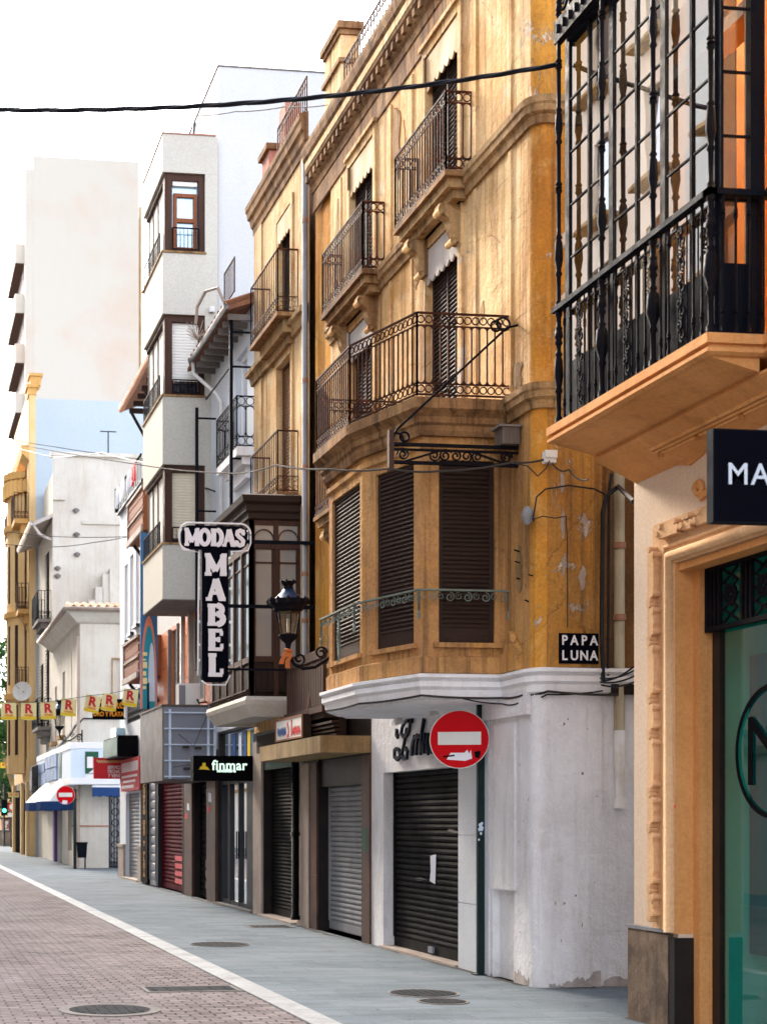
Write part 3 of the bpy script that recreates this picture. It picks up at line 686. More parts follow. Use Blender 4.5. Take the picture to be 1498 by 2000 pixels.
# small balconies of the upper floors
def balcony(y0, y1, zf, out, z1, cons=True, mat=M['iron_rust'], smat=M['cornice']):
    path = [(X1, y0), (X1-out, y0), (X1-out, y1), (X1, y1)]
    mb = MB(); mb.prism(path, zf-.07, zf-.01); s = mb.build('balcony', smat, B1)
    mb = MB(); mb.prism([(X1, y0+.06), (X1-out+.05, y0+.06), (X1-out+.05, y1-.06), (X1, y1-.06)], zf-.17, zf-.071); mb.prism([(X1, y0+.12), (X1-out+.13, y0+.12), (X1-out+.13, y1-.12), (X1, y1-.12)], zf-.26, zf-.171); mb.build('slab_moulding', M['stone_trim'], s)
    mb = MB(); ins = [(X1, y0+.02), (X1-out+.02, y0+.02), (X1-out+.02, y1-.02), (X1, y1-.02)]; rail_ring(mb, ins, zf, z1, .085, .12, .010); mb.build('railing', mat, s)
    if cons:
        for y in (y0+.28, y1-.42):
            mb = MB(); fr = FY(y); w0, w1 = -.16, 0
            pts = [(X1, zf-.26), (X1-out*.86, zf-.26), (X1-out*.9, zf-.33), (X1-out*.7, zf-.37), (X1-out*.5, zf-.42), (X1-out*.42, zf-.52), (X1-out*.3, zf-.6), (X1-.12, zf-.66), (X1, zf-.68)]
            mb.fextr(fr, pts, w0, w1); mb.tube([fr.P(X1-out*.78, zf-.33, .01), fr.P(X1-out*.78, zf-.33, -.17)], .045, 8); mb.tube([fr.P(X1-.1, zf-.66, .01), fr.P(X1-.1, zf-.66, -.17)], .04, 8); mb.build('console_bracket', M['stone_trim'], s)
    return s
balcony(15.86, 17.6, 8.62, .30, 9.46)
balcony(18.85, 20.75, 8.62, .30, 9.46)
balcony(18.75, 21.15, 5.9, .30, 6.72)
# --- the bay
BP = [(6.1, 14.95), (5.23, 14.95), (4.92, 15.98), (4.92, 17.25), (5.23, 17.9), (6.1, 17.9)]
ZS, ZT = 3.42, 5.27
by = MB(); bayW = []
fC = FS(BP[0], BP[1]); fB = FS(BP[1], BP[2]); fA = FS(BP[2], BP[3]); fD = FS(BP[3], BP[4]); fE = FS(BP[4], BP[5])
Ls = [(Vector(q)-Vector(p)).length for p, q in zip(BP, BP[1:])]
wC = (6.1-xY(966, 14.95), 6.1-xY(857, 14.95)); wB = (uS(fB, 808), uS(fB, 734)); wA = (uS(fA, 703), uS(fA, 649))
for fr, L, op in ((fC, Ls[0], wC), (fB, Ls[1], wB), (fA, Ls[2], wA), (fD, Ls[3], (.15, .6)), (fE, Ls[4], (.15, .7))):
    by.wall(fr, 0, L, 3.1, 5.5, [(op[0], op[1], ZS, ZT)], .10, True)
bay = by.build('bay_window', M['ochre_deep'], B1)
for fr, op in ((fC, wC), (fB, wB), (fA, wA)):
    lm = M['louver_grey'] if fr is fA else M['louver']
    mb = MB(); frame4(mb, fr, op[0], op[1], ZS, ZT, .045, -.09, -.03); mb.build('shutter_frame', M['dark_wood'], bay)
    mb = MB(); louvers(mb, fr, op[0]+.045, op[1]-.045, ZS+.16, ZT-.045, -.035, .045, .028); mb.fbox(fr, op[0]+.045, op[1]-.045, ZS+.045, ZS+.155, -.07, -.035); mb.build('louvre_shutter', lm, bay)
    mb = MB(); mb.fbox(fr, op[0]-.06, op[1]+.06, ZS-.05, ZS-.002, 0, .05); mb.build('window_sill', M['ochre_deep'], bay)
mb = MB(); mb.sweep(BP, [(0, 3.11), (.035, 3.11), (.035, 3.27), (0, 3.29)]); mb.build('plinth_band', M['ochre_deep'], bay)
mb = MB(); mb.sweep(BP, [(0, 5.36), (.03, 5.38), (.03, 5.43), (.0, 5.44)]); mb.build('frieze_band', M['ochre_deep'], bay)
mb = MB(); mb.sweep(BP, [(0, 5.5), (.05, 5.5), (.07, 5.55), (.07, 5.6), (.10, 5.62), (.10, 5.68), (.13, 5.71), (.18, 5.745), (.18, 5.85), (0, 5.87)]); mb.prism(BP, 5.5, 5.86); mb.build('bay_cornice', M['cornice'], bay)
def offs(path, d):
    out = []
    for i, p in enumerate(path):
        p = Vector(p); d1 = (p-Vector(path[i-1])).normalized() if i > 0 else None; d2 = (Vector(path[i+1])-p).normalized() if i < len(path)-1 else None
        d1 = d1 or d2; d2 = d2 or d1; n1 = Vector((-d1.y, d1.x)); b = (n1+Vector((-d2.y, d2.x))).normalized(); out.append(tuple(p+b*(d/b.dot(n1))))
    return out
mb = MB(); rail_ring(mb, offs(BP, .14), 5.87, 6.70, .08, .125, .010); mb.build('bay_railing', M['iron_rust'], bay)
# green scroll rail hooked on to the bay
mb = MB(); gp = offs(BP[:5], .09); gz = 3.93
for p, q in zip(gp, gp[1:-1]):
    fr = FS(p, q); L = (Vector(q)-Vector(p)).length; mb.fbox(fr, 0, L, gz, gz+.018, -.02, .02); n = max(2, round(L/.2))
    for i in range(n):
        u = (i+.5)*L/n; mb.tube(scroll(fr, u-.04, gz-.06, .05, 0, 1.4, PI/2, 1), .006, 3); mb.tube(scroll(fr, u+.05, gz-.05, .04, 0, 1.3, PI/2, -1), .005, 3)
for p in gp[:4]: mb.tube([(p[0], p[1], gz), (p[0], p[1], gz-.24)], .012, 6); mb.lathe([(.001, gz-.3), (.02, gz-.26), (.012, gz-.2)], p[0], p[1], 6)
p = gp[3]; q = onX(662, 1300, 4.83); mb.tube([(4.83, q.y, gz), (4.83, q.y, gz-.55)], .012, 5); mb.lathe([(.012, gz-.5), (.022, gz-.3), (.012, gz-.1)], 4.83, q.y, 6)
mb.build('scroll_rail', M['iron_green'], bay)
# white moulding and underside of the bay
wp = [(0, 2.86), (.04, 2.87), (.05, 2.94), (.085, 2.97), (.085, 3.02), (.06, 3.03), (.11, 3.06), (.11, 3.09), (0, 3.11)]
mb = MB(); mb.sweep(SW+BP+[(X1, 18.3)], wp); mb.build('white_moulding', M['white_trim'], B1)
mb = MB(); mb.prism(BP, 2.865, 3.1); mb.prism([(X1-(X1-x)*.93, 16.4+(y-16.4)*.95) for x, y in BP], 2.835, 2.864); mb.build('bay_underside', M['white_trim'], B1)
# stepped foot of the corner pilaster
mb = MB(); mb.fbox(F1, 14.5, 14.9, 3.11, 3.3, 0, .07); mb.fextr(F1, [(14.5, 3.3), (14.9, 3.3), (14.78, 3.42), (14.72, 3.52), (14.66, 3.42)], 0, .055); mb.build('pilaster_foot', M['ochre_deep'], B1)
mb = MB(); mb.fbox(FSD, 6.22, 6.78, 3.11, 3.48, 0, .03); mb.build('side_plinth', M['orange_low'], B1)
mb = MB(); mb.fextr(F1, [(14.56+.085*math.cos(a), 4.12+.24*math.sin(a)) for a in [k*PI/8 for k in range(16)]], 0, .012); mb.build('oval_plaque', M['stone_trim'], B1)
# peeled plaster patches on the wall
def blob(fr, u, v, a, b, w, mat, name='plaster_scar', n=22):
    mb = MB(); ph = random.random()*6
    mb.fextr(fr, [(u+a*math.cos(t)*(1+.28*math.sin(3*t+ph)+.15*math.sin(7*t+ph*2)), v+b*math.sin(t)*(1+.25*math.sin(2*t+ph)+.12*math.sin(9*t))) for t in [2*PI*i/n for i in range(n)]], 0, w)
    return mb.build(name, mat, B1)
blob(F1, 14.62, 6.05, .12, .16, .008, M['stone_trim']); blob(F1, 18.35, 10.0, .13, .5, .012, M['stone_trim']); blob(F1, 18.1, 9.85, .05, .3, .010, M['peach']); blob(F1, 20.95, 9.7, .12, .6, .012, M['stone_trim'])
blob(F1, 15.55, 7.0, .05, .1, .008, M['stone_trim']); blob(F1, 17.62, 8.15, .1, .2, .008, M['stone_trim'])
for z, a in ((4.9, .05), (4.5, .06), (4.1, .07)): blob(FSD, 6.32+a, z, .02, .12, .006, M['light_pillar'])
blob(FSD, 6.58, 3.98, .035, .1, .006, M['light_pillar']); blob(FSD, 6.6, 4.55, .03, .06, .006, M['light_pillar'])
# pipes
def pipe(x, y, z0, z1, r, mat, joints, parent, n=8, cmat=None):
    mb = MB(); mb.tube([(x, y, z0), (x, y, z1)], r, n); p = mb.build('downpipe', mat, parent)
    mb = MB()
    for z in joints: mb.tube([(x, y, z-.03), (x, y, z+.03)], r*1.22, n)
    if joints: mb.build('pipe_joints', cmat or mat, p)
    return p
pipe(6.95, YC-.02, 2.4, 5.1, .05, M['pipe_alley'], (3.6, 4.3), B1, cmat=M['pipe_rust'])
mb = MB(); mb.lathe([(.035, 1.85), (.05, 2.05), (.058, 2.5)], 6.95, YC-.02, 8); mb.lathe([(.06, 1.74), (.06, 1.85)], 6.95, YC-.02, 6); mb.build('pipe_shoe', M['pipe_white'], B1)
pipe(6.02, 22.42, 3.9, 11.6, .042, M['pipe_grey'], (10.6, 8.2, 6.9, 5.3, 4.6), B1, cmat=M['pipe_rust'])
pipe(6.0, 22.9, .1, 2.5, .06, M['black'], (.12, 1.4), B1)
mb = MB(); mb.fbox(FSD, 6.85, 7.3, 2.85, 3.1, -.12, .06); mb.build('ledge_box', M['dark_stone'], B1)

# ---------------------------------------------------------------- things fixed to the yellow house
# street name plate
t = thing('street_sign', 'black tiled plate reading PAPA LUNA on the peeling orange corner', 'street sign', (6.6, YC-.03, 3.4))
xa, xb = xY(1088, YC), xY(1164, YC); za, zb = zY(1125, 1297, YC), zY(1125, 1238, YC)
mb = MB(); mb.fbox(FSD, xa, xb, za, zb, .03, .05); mb.build('plate', M['sign_navy'], t)
zm = (za+zb)/2
for row, word in ((zm+(zb-za)*.25, 'PAPA'), (zm-(zb-za)*.25, 'LUNA')):
    for i, ch in enumerate(word): textmesh('lettering', ch, FSD, xa+(xb-xa)*(i+.5)/4, row, .132, M['letter_white'], t, .0535, bold=.003, sx=.88)
mb = MB()
for i in (1, 2, 3): mb.fbox(FSD, xa+(xb-xa)*i/4-.001, xa+(xb-xa)*i/4+.001, za, zb, .0502, .0508)
mb.build('tile_joints', M['black'], t)
# bracket arm with tie rod
YB = 14.62; fK = FY(YB)
t = thing('sign_bracket', 'black scrolled iron bracket arm with long tie rod above the bay shutters', 'bracket', (X1, YB, 5.2))
mb = MB(); xl, xr = xY(768, YB), X1
zt, zb_ = zY(880, 868, YB), zY(880, 905, YB)
mb.fbox(fK, xl, xr, zt-.03, zt, -.02, .02); mb.fbox(fK, xl, xr, zt-.075, zt-.055, -.015, .015); mb.fbox(fK, xl, xr, zb_-.02, zb_+.01, -.02, .02)
mb.bar(fK.P(xl+.1, zb_), fK.P(xl+.5, zt-.06), .014); mb.bar(fK.P(xr-.1, zb_), fK.P(xr-.5, zt-.06), .014)
for i in range(5):
    u = xl+.42+i*.11; mb.tube(scroll(fK, u, (zt+zb_)/2-.02, .06, 0, 1.5, i*1.3, 1 if i % 2 else -1), .011, 4)
mb.tube(scroll(fK, xr-.12, (zt+zb_)/2-.02, .065, 0, 1.7, 0, 1), .012, 4); mb.tube(scroll(fK, xl+.1, (zt+zb_)/2-.02, .065, 0, 1.7, PI, -1), .012, 4)
mb.build('truss_arm', M['iron_black'], t)
mb = MB(); e = onY(990, 640, YB); s0 = onY(776, 838, YB)
mb.tube([fK.P(s0.x-.05, zt), fK.P(s0.x-.03, s0.z-.05), tuple(s0), tuple(e), (X1, YB, e.z+.03)], .013, 6); mb.build('tie_rod', M['iron_black'], t)
mb = MB()
for (q, rr) in ((onY(983, 633, YB), .065), (onY(968, 637, YB), .05), (onY(776, 858, YB), .06), (onY(790, 853, YB), .045)): mb.tube(circ3(fK, q.x, q.z, rr, 0, 14), .012, 5, True)
mb.build('ring_scroll', M['iron_black'], t)
mb = MB(); q = onY(762, 880, YB); mb.fbox(fK, q.x-.02, q.x+.03, zb_-.1, zt+.12, -.03, .03); mb.build('end_board', M['brown_wood'], t)
q = onY(985, 855, YB)
t = thing('wall_box', 'weathered grey timber box on the iron bracket end', 'box', (q.x, YB, q.z))
mb = MB(); mb.fbox(fK, q.x-.06, q.x+.12, zt+.003, zt+.17, -.1, .1); mb.build('case', M['weathered_timber'], t)
mb = MB(); mb.fbox(fK, q.x-.1, q.x+.15, zt+.17, zt+.19, -.12, .12); mb.build('lid', M['concrete'], t)
q = onY(1073, 893, YC-.05)
t = thing('junction_box', 'small white junction box on the orange stucco above loose cables', 'junction box', tuple(q))
mb = MB(); mb.fbox(FSD, q.x-.055, q.x+.055, q.z-.055, q.z+.055, 0, .08); mb.build('case', M['plastic_white'], t)
mb = MB(); mb.fbox(FSD, q.x-.06, q.x+.06, q.z-.01, q.z+.06, .081, .095); mb.build('cover', M['plastic_white'], t)
q = onX(1030, 1003, X1-.06)
t = thing('cable_insulator', 'round grey cable insulator on the ochre pilaster', 'insulator', tuple(q))
mb = MB(); mb.lathe([(.02, q.z-.11), (.055, q.z-.06), (.06, q.z), (.04, q.z+.05), (.01, q.z+.07)], q.x, q.y, 10); mb.build('cap', M['pipe_grey'], t); mb = MB(); mb.bar((X1, q.y, q.z-.06), (q.x, q.y, q.z-.08), .015); mb.build('pin', M['black'], t)
# pegs and old hooks
mb = MB()
for x, y, l in ((1016, 1078, .12), (1016, 1100, .1), (1016, 1132, .07), (1040, 1125, .08), (1032, 1175, .07)):
    q = onX(x, y, X1); mb.bar(tuple(q), (q.x-l*.7, q.y-l*.4, q.z+.01), .008)
o = mb.build('iron_pegs', M['iron_black'], B1)
# lamps over the script sign and the script lettering
t = thing('script_lettering', 'dark blue handwritten shop lettering beginning with a looped L over the shutter', 'lettering', (X1, 17.8, 2.5))
def su(x): return yX(x, X1)
def sv(x, y): return zX(x, y, X1)
def sp(pts): return [(su(x), sv(x, y)) for x, y in pts]
mb = MB()
mb.stroke(F1, sp([(812, 1398), (809, 1410), (803, 1409), (806, 1402), (801, 1405), (795, 1412), (791, 1420), (789, 1432), (794, 1440), (800, 1437), (805, 1425), (806, 1412), (801, 1402)]), .035, .02, .05)
mb.stroke(F1, sp([(800, 1422), (797, 1440), (793, 1462), (788, 1476), (782, 1484), (776, 1478), (776, 1466), (780, 1462), (784, 1464), (788, 1474), (794, 1482), (800, 1480), (801, 1468), (797, 1460)]), .04, .0204, .0504)
mb.stroke(F1, sp([(781, 1424), (780, 1434), (783, 1440)]), .055, .0208, .0508)
mb.stroke(F1, sp([(816, 1438), (811, 1456), (810, 1476)]), .06, .0212, .0512); mb.stroke(F1, sp([(822, 1436), (819, 1456), (818, 1475)]), .055, .0216, .0516)
mb.stroke(F1, sp([(834, 1404), (830, 1430), (826, 1474)]), .05, .022, .052); mb.stroke(F1, sp([(827, 1440), (821, 1436), (816, 1442)]), .04, .0224, .0524)
for i, x in enumerate((836, 843, 852, 858, 866)): mb.stroke(F1, sp([(x, 1432), (x-2, 1450), (x-3, 1472)]), .05, .0228+.0004*i, .0528+.0004*i)
mb.stroke(F1, sp([(828, 1474), (836, 1434), (843, 1472), (851, 1432), (858, 1470), (866, 1431)]), .025, .026, .056)
mb.build('script_word', M['script_blue'], t)
for k, (x, y, lab) in enumerate(((775, 1410, 'small swan-neck floodlight above the first loop of the script lettering'), (842, 1392, 'small swan-neck floodlight nearest the no-entry disc'))):
    q = onX(x, y, X1-.22); t = thing('sign_light', lab, 'spotlight', tuple(q), 'floodlights over the script sign')
    mb = MB(); mb.hexa([(q.x-.06, q.y-.1, q.z-.05), (q.x+.06, q.y-.1, q.z-.02), (q.x+.06, q.y+.1, q.z-.02), (q.x-.06, q.y+.1, q.z-.05), (q.x-.02, q.y-.05, q.z+.04), (q.x+.04, q.y-.05, q.z+.05), (q.x+.04, q.y+.05, q.z+.05), (q.x-.02, q.y+.05, q.z+.04)]); mb.build('head', M['plastic_white'], t)
    mb = MB(); mb.tube([(q.x, q.y, q.z+.05), (q.x+.03, q.y, q.z+.13), (X1, q.y-.05, q.z+.2)], .009, 5); mb.build('arm', M['pipe_white'], t)
q = onX(840, 1660, X1); 
mb = MB(); fr = FX(6.1+.135); u = yX(841, 6.2); mb.fextr(fr, [(u-.09, 1.22), (u+.1, 1.2), (u+.085, 1.02), (u+.12, .9), (u-.06, .87), (u-.075, 1.05)], 0, .006)
tag(mb.build('notice', M['paper'], None), 'white paper notice taped to the black roller shutter', 'notice')
# loose cables on the corner
wire('cable', 'bundle of dark cables strung below the white moulding around the corner', [(6.02, 18.6, 2.9), (5.18, 18.0, 2.89), (4.87, 17.2, 2.88), (4.87, 15.95, 2.87), (5.2, 14.89, 2.88), (6.04, 14.87, 2.86), (6.05, 14.4, 2.85), (6.2, 14.13, 2.87), (6.9, 14.1, 2.84)], .012, M['cable_grey'], sag=.012, n=6)
wire('cable', 'thin black cable drooping from the white moulding by the corner', [(5.6, 14.88, 2.86), (6.04, 14.86, 2.80), (6.05, 14.5, 2.78), (6.2, 14.14, 2.84), (6.75, 14.12, 2.88)], .008, M['cable'], sag=.015, n=8)
q = [onY(x, y, 14.1) for x, y in ((1178, 1330), (1175, 1250), (1176, 1100), (1177, 1000), (1184, 968), (1207, 950), (1240, 935))]
wire('cable', 'thickest black cable climbing the dark alley corner to the peach house', [tuple(p) for p in q[:-1]]+[(5.98, 11.95, 4.25)], .022, M['cable'], n=4)
q = [onY(x, y, 14.13) for x, y in ((1187, 1320), (1188, 1150), (1189, 960), (1194, 925))]
wire('cable', 'second black cable beside the pale alley downpipe', [tuple(p) for p in q], .015, M['cable'], n=4)
q = [onY(x, y, 14.15) for x, y in ((1040, 1015), (1048, 970), (1065, 955), (1110, 948), (1160, 955), (1180, 965))]
wire('cable', 'dark cable looping from the grey insulator across the orange corner wall', [tuple(p) for p in q], .008, M['cable'], n=4)
q = [onY(x, y, 14.15) for x, y in ((1040, 1015), (1060, 1008), (1085, 1012), (1105, 1008), (1108, 1060), (1108, 1225))]
wire('cable', 'thin wire running down the orange corner wall to the street plate', [tuple(p) for p in q], .006, M['cable_grey'], n=4)
q = [onY(x, y, 14.1) for x, y in ((1005, 905), (1030, 910), (1050, 930), (1066, 915), (1073, 900))]
wire('cable', 'slack grey wire drooping into the white junction box', [tuple(p) for p in q], .007, M['cable_grey'], n=5)
wire('cable', 'pale wire rising from the junction box to the peach balcony', [tuple(onY(1078, 905, 14.1)), tuple(onY(1110, 917, 14.0)), (5.75, 12.3, 4.5)], .008, M['cable_grey'], sag=.04, n=6)
for k, (x0, y0, x1, y1) in enumerate(((1172, 1325, 1240, 1300), (1172, 1332, 1240, 1312), (1174, 1338, 1240, 1325), (1178, 1330, 1238, 1290))):
    a = onY(x0, y0, 14.05); b = onY(x1+12, y1, 13.6); wire('cable', 'tangled black cables crossing the alley corner under the street plate', [tuple(a), tuple(b)], .009, M['cable'], sag=.04, group='tangle of cables at the alley corner')
# no-entry sign
def no_entry(px, pb, disc, R, poleX, label, rot, plab=True, ptop=None, hw=.037):
    g = onZ(*pb); q = Vector((poleX, 0, 0)); pos = g
    t = thing('no_entry_sign', label, 'traffic sign', (g.x, g.y, 0), 'no-entry signs along the pavement')
    d = onY(*disc, g.y-.08); zt = zY(pb[0], ptop, g.y)
    mb = MB(); mb.box(g.x-hw, g.x+hw, g.y-hw*.6, g.y+hw*.6, 0, zt); pl = mb.build('pole', M['pole_green'], t)
    mb = MB(); mb.box(g.x-hw-.002, g.x+hw+.002, g.y-hw*.6-.002, g.y+hw*.6+.002, zt, zt+.012); mb.build('pole_cap', M['pipe_grey'], pl)
    mb = MB(); mb.box(g.x-.08, g.x+.08, g.y-.07, g.y+.07, .003, .012); mb.build('base_plate', M['pole_green'], pl)
    c, s = math.cos(rot), math.sin(rot); fr = Fr((d.x, d.y), (c, s), (s, -c)); n = 40
    ci = lambda r: [(r*math.cos(2*PI*i/n), d.z+r*math.sin(2*PI*i/n)) for i in range(n)]
    mb = MB(); mb.fextr(fr, ci(R), -.02, 0); dk = mb.build('disc', M['sign_white'], t)
    mb = MB(); mb.fextr(fr, ci(R*.975), .001, .004); mb.build('red_face', M['sign_red'], dk)
    mb = MB(); mb.fbox(fr, -R*.72, R*.72, d.z-R*.22+.01, d.z+R*.22+.01, .005, .008); mb.build('white_bar', M['sign_white'], dk)
    mb = MB()
    for dz in (.15, -.15): mb.box(g.x-hw-.02, g.x+hw+.03, g.y-.035, g.y+.035, d.z+dz-.02, d.z+dz+.02); mb.bar((d.x, d.y+.02, d.z+dz), (g.x, g.y, d.z+dz), .015)
    mb.build('clamp', M['pole_green'], t)
    return t, fr, d, dk
t, fr, d, dk = no_entry(940, (938, 1904), (897, 1444), .305, 0, 'red no-entry disc on green pole before the white wall, torn stickers below its bar', -.28, ptop=1376)
mb = MB(); mb.fextr(fr, [(-.13, d.z-.21), (.06, d.z-.225), (.13, d.z-.2), (.115, d.z-.11), (.10, d.z-.15), (.08, d.z-.11), (.05, d.z-.14), (-.09, d.z-.14)], .005, .0065); mb.build('torn_sticker', M['paper'], dk)
mb = MB(); mb.fextr(fr, [(-.165, d.z-.19), (-.05, d.z-.175), (-.05, d.z-.16), (-.165, d.z-.172)], .007, .008); mb.fextr(fr, [(.15, d.z-.13), (.21, d.z-.12), (.215, d.z-.15), (.2, d.z-.2), (.16, d.z-.19)], .0055, .007); mb.build('sticker_scrap', M['black'], dk)
mb = MB(); fp = FY(onZ(938, 1904).y-.0225)
for x, y, r in ((938, 1612, .02), (940, 1618, .022), (936, 1620, .015), (939, 1628, .012), (935, 1640, .01), (941, 1608, .012)):
    q = onY(x, y, fp.o.y); mb.fextr(fp, [(q.x+r*math.cos(a)*(1+.4*math.sin(5*a)), q.z+r*1.3*math.sin(a)) for a in [k*PI/6 for k in range(12)]], .0, .0012+.0003*random.random())
mb.build('scratch_marks', M['metal_bar'], t)

# grime where the walls meet the pavement, splash marks on the white wall, scuffed stickers
def grime(name, pts, wmin, wmax, seed):
    rnd = random.Random(seed); mb = MB()
    for (x0, y0), (x1, y1) in zip(pts, pts[1:]):
        d = Vector((x1-x0, y1-y0)); L = d.length; d.normalize(); nn = Vector((-d.y, d.x)); n = max(4, int(L/.12)); w = wmin; prev = None
        for i in range(n+1):
            w = max(wmin*.3, min(wmax, w+rnd.uniform(-.035, .035))); p = Vector((x0, y0))+d*(L*i/n); q = p+nn*w
            if prev: mb.quad((*prev[0], .0045), (*p, .0045), (*q, .0045), (*prev[1], .0045))
            prev = (p, q)
    return struct(mb.build(name, M['dirt']))
grime('pavement_grime', [(8.5, 14.17), (6.4, 14.17), (6.08, 14.4), (6.08, 16.2), (6.02, 19.4), (6.04, 22.8), (6.02, 26), (6.02, 31), (6.02, 38)], .02, .10, 4)
grime('alley_grime', [(5.92, 9.6), (5.92, 11.95), (6.4, 12.0), (8, 12.0)], .03, .12, 9)
def splash(fr, u0, u1, seed, hmax):
    rnd = random.Random(seed); mb = MB(); n = 36; h = .05; pts = [(u0, .003)]
    for i in range(n+1):
        h = max(.012, min(hmax, h+rnd.uniform(-.03, .03))); pts.append((u0+(u1-u0)*i/n, .003+h))
    pts.append((u1, .003))
    for (a, b), (c, d) in zip(pts[1:-1], pts[2:-1]): mb.quad(fr.P(a, .003, .003), fr.P(c, .003, .003), fr.P(c, d, .003), fr.P(a, b, .003))
    return mb.build('splash_stain', M['splash'], B1)
splash(FSD, 6.24, 6.77, 3, .16); splash(FSD, 6.8, 8, 5, .1); splash(F1, 14.34, 14.7, 6, .14); splash(F1, 15.28, 15.33, 8, .04)
rs = random.Random(5)
for k in range(12): blob(FSD, 6.3+rs.random()*.45, .3+rs.random()*2.4, .004+.009*rs.random(), .004+.014*rs.random(), .004, M['splash'] if k % 3 else M['concrete'], 'plaster_chip', 12)
for k in range(5): blob(F1, 14.36+rs.random()*.28, .4+rs.random()*2.1, .005+.01*rs.random(), .005+.015*rs.random(), .004, M['splash'], 'plaster_chip', 12)
mb = MB(); mb.fbox(F1, 19.5, 19.72, 1.2, 1.52, .031, .033); mb.build('green_sticker', M['dark_green'], B1)
mb = MB(); mb.fextr(F1, [(17.0, 1.5), (16.9, 1.52), (16.6, 1.49), (16.7, 1.47)], -.139, -.137); mb.fextr(F1, [(18.2, .9), (17.9, .93), (17.6, .9), (17.95, .885)], -.139, -.137); mb.build('scrape_mark', M['concrete'], B1)

rs = random.Random(21); mb = MB()
for k in range(170):
    x = rs.uniform(3.6, 5.95); y = rs.uniform(9, 45); r = rs.uniform(.008, .026); n = 7
    mb.poly([(x+r*math.cos(2*PI*i/n)*rs.uniform(.7, 1.2), y+r*math.sin(2*PI*i/n)*rs.uniform(.7, 1.2), .0035) for i in range(n)])
for k in range(60):
    x = rs.uniform(-1, 3.2); y = rs.uniform(9, 40); r = rs.uniform(.01, .03); n = 7
    mb.poly([(x+r*math.cos(2*PI*i/n)*rs.uniform(.7, 1.2), y+r*math.sin(2*PI*i/n)*rs.uniform(.7, 1.2), -.0025) for i in range(n)])
o = mb.build('gum_stains', M['dirt']); o['kind'] = 'stuff'
# ================================================================ PEACH SHOP HOUSE (nearest)
X0 = 5.97; YF = 11.92; F0 = FX(X0)
B0 = thing('shop_house', 'peach and cream shop house with black iron glazed balcony and carved door surround', 'house', (X0, YF, 0))
DO = (7.6, 11.2, 0, 3.62); RO = (8.3, 11.55, 4.95, 7.9)
mb = MB(); mb.wall(F0, 2, YF, 0, 9.5, [DO, RO], .26, False)
mb.quad((X0, YF, 0), (12.5, YF, 0), (12.5, YF, 9.5), (X0, YF, 9.5)); mb.quad((12.5, YF, 0), (12.5, 2, 0), (12.5, 2, 9.5), (12.5, YF, 9.5)); mb.quad((X0, 2, 0), (12.5, 2, 0), (12.5, 2, 9.5), (X0, 2, 9.5)); mb.quad((X0, YF, 9.5), (12.5, YF, 9.5), (12.5, 2, 9.5), (X0, 2, 9.5))
mb.build('wall', M['cream_paint'], B0)
# door surround
mb = MB(); mb.fbox(F0, 11.2, 11.55, .75, 3.97, 0, .03); mb.fbox(F0, 7.6, 11.2, 3.62, 3.97, 0, .03); sr = mb.build('door_surround', M['peach_light'], B0)
mb = MB(); r = .055
for du, rr, ww in ((.06, .05, .035), (.145, .022, .03)):
    u = 11.2+du; z = 3.62+du; mb.tube([F0.P(u, .76, ww), F0.P(u, z, ww), F0.P(7.6, z, ww)], rr, 8)
mb.build('roll_moulding', M['peach_light'], sr)
mb = MB(); mb.fbox(F0, 11.195, 11.2, .75, 3.62, -.25, .028); mb.fbox(F0, 11.1, 11.194, .0, 3.6, -.25, -.12); mb.fbox(F0, 7.6, 11.19, 3.56, 3.615, -.25, .0); mb.build('door_jamb', M['peach'], sr)
mb = MB()
def leaf(u, z, h, horiz=False):
    b = [(0, 0), (.018, .012), (.03, 0), (.048, .016), (.06, .004), (.075, .03), (.085, .022), (.10, .05), (.088, .075), (.098, .11)]
    up = b+[(x, h-y) for x, y in reversed(b)]
    pts = [(u-x, z+y) for x, y in up] if not horiz else [(u-y, z+x) for x, y in up]
    mb.fextr(F0, pts, .03, .085)
    for (x, y) in ((.095, .035), (.095, h-.035), (.04, -.012), (.04, h+.012)):
        c = (u-x, z+y) if not horiz else (u-y, z+x)
        mb.fextr(F0, [(c[0]+.028*math.cos(a), c[1]+.024*math.sin(a)) for a in [k*PI/4 for k in range(8)]], .03, .10)
for z, h in ((.86, .2), (1.12, .42), (1.6, .22), (1.88, .4), (2.34, .22), (2.62, .4), (3.08, .24), (3.38, .38)): leaf(11.53, z, h)
for u, h in ((11.36, .3), (10.98, .12), (10.78, .36), (10.3, .12)): leaf(u, 3.83, h, True)
mb.build('carved_leafwork', M['peach_light'], sr)
mb = MB()
for c, rr in (((10.86, 4.12), .06), ((10.3, 4.22), .07)): mb.tube(scroll(F0, c[0], c[1], rr, .02, 1.5, 0, 1, 20, .3), .022, 6)
mb.stroke(F0, [(10.84, 4.05), (10.7, 4.08), (10.5, 4.2), (10.36, 4.36), (10.3, 4.3)], .05, 0, .03); mb.stroke(F0, [(11.25, 4.42), (11.0, 4.36), (10.8, 4.4), (10.66, 4.48)], .06, 0, .025)
mb.build('stucco_scroll', M['peach'], sr)
mb = MB(); mb.fbox(F0, 11.28, 11.6, .0, .74, 0, .045); mb.fbox(F0, 11.604, 11.94, 0, .75, 0, .045); pl = mb.build('stone_plinth', M['plinth'], B0)
mb = MB(); mb.fbox(F0, 11.185, 11.277, .0, .72, -.24, .04); mb.build('plinth_return', M['dark_stone'], pl)
mb = MB(); mb.fbox(F0, 11.26, 11.96, .75, .775, 0, .055); mb.build('plinth_cap', M['pipe_grey'], pl)
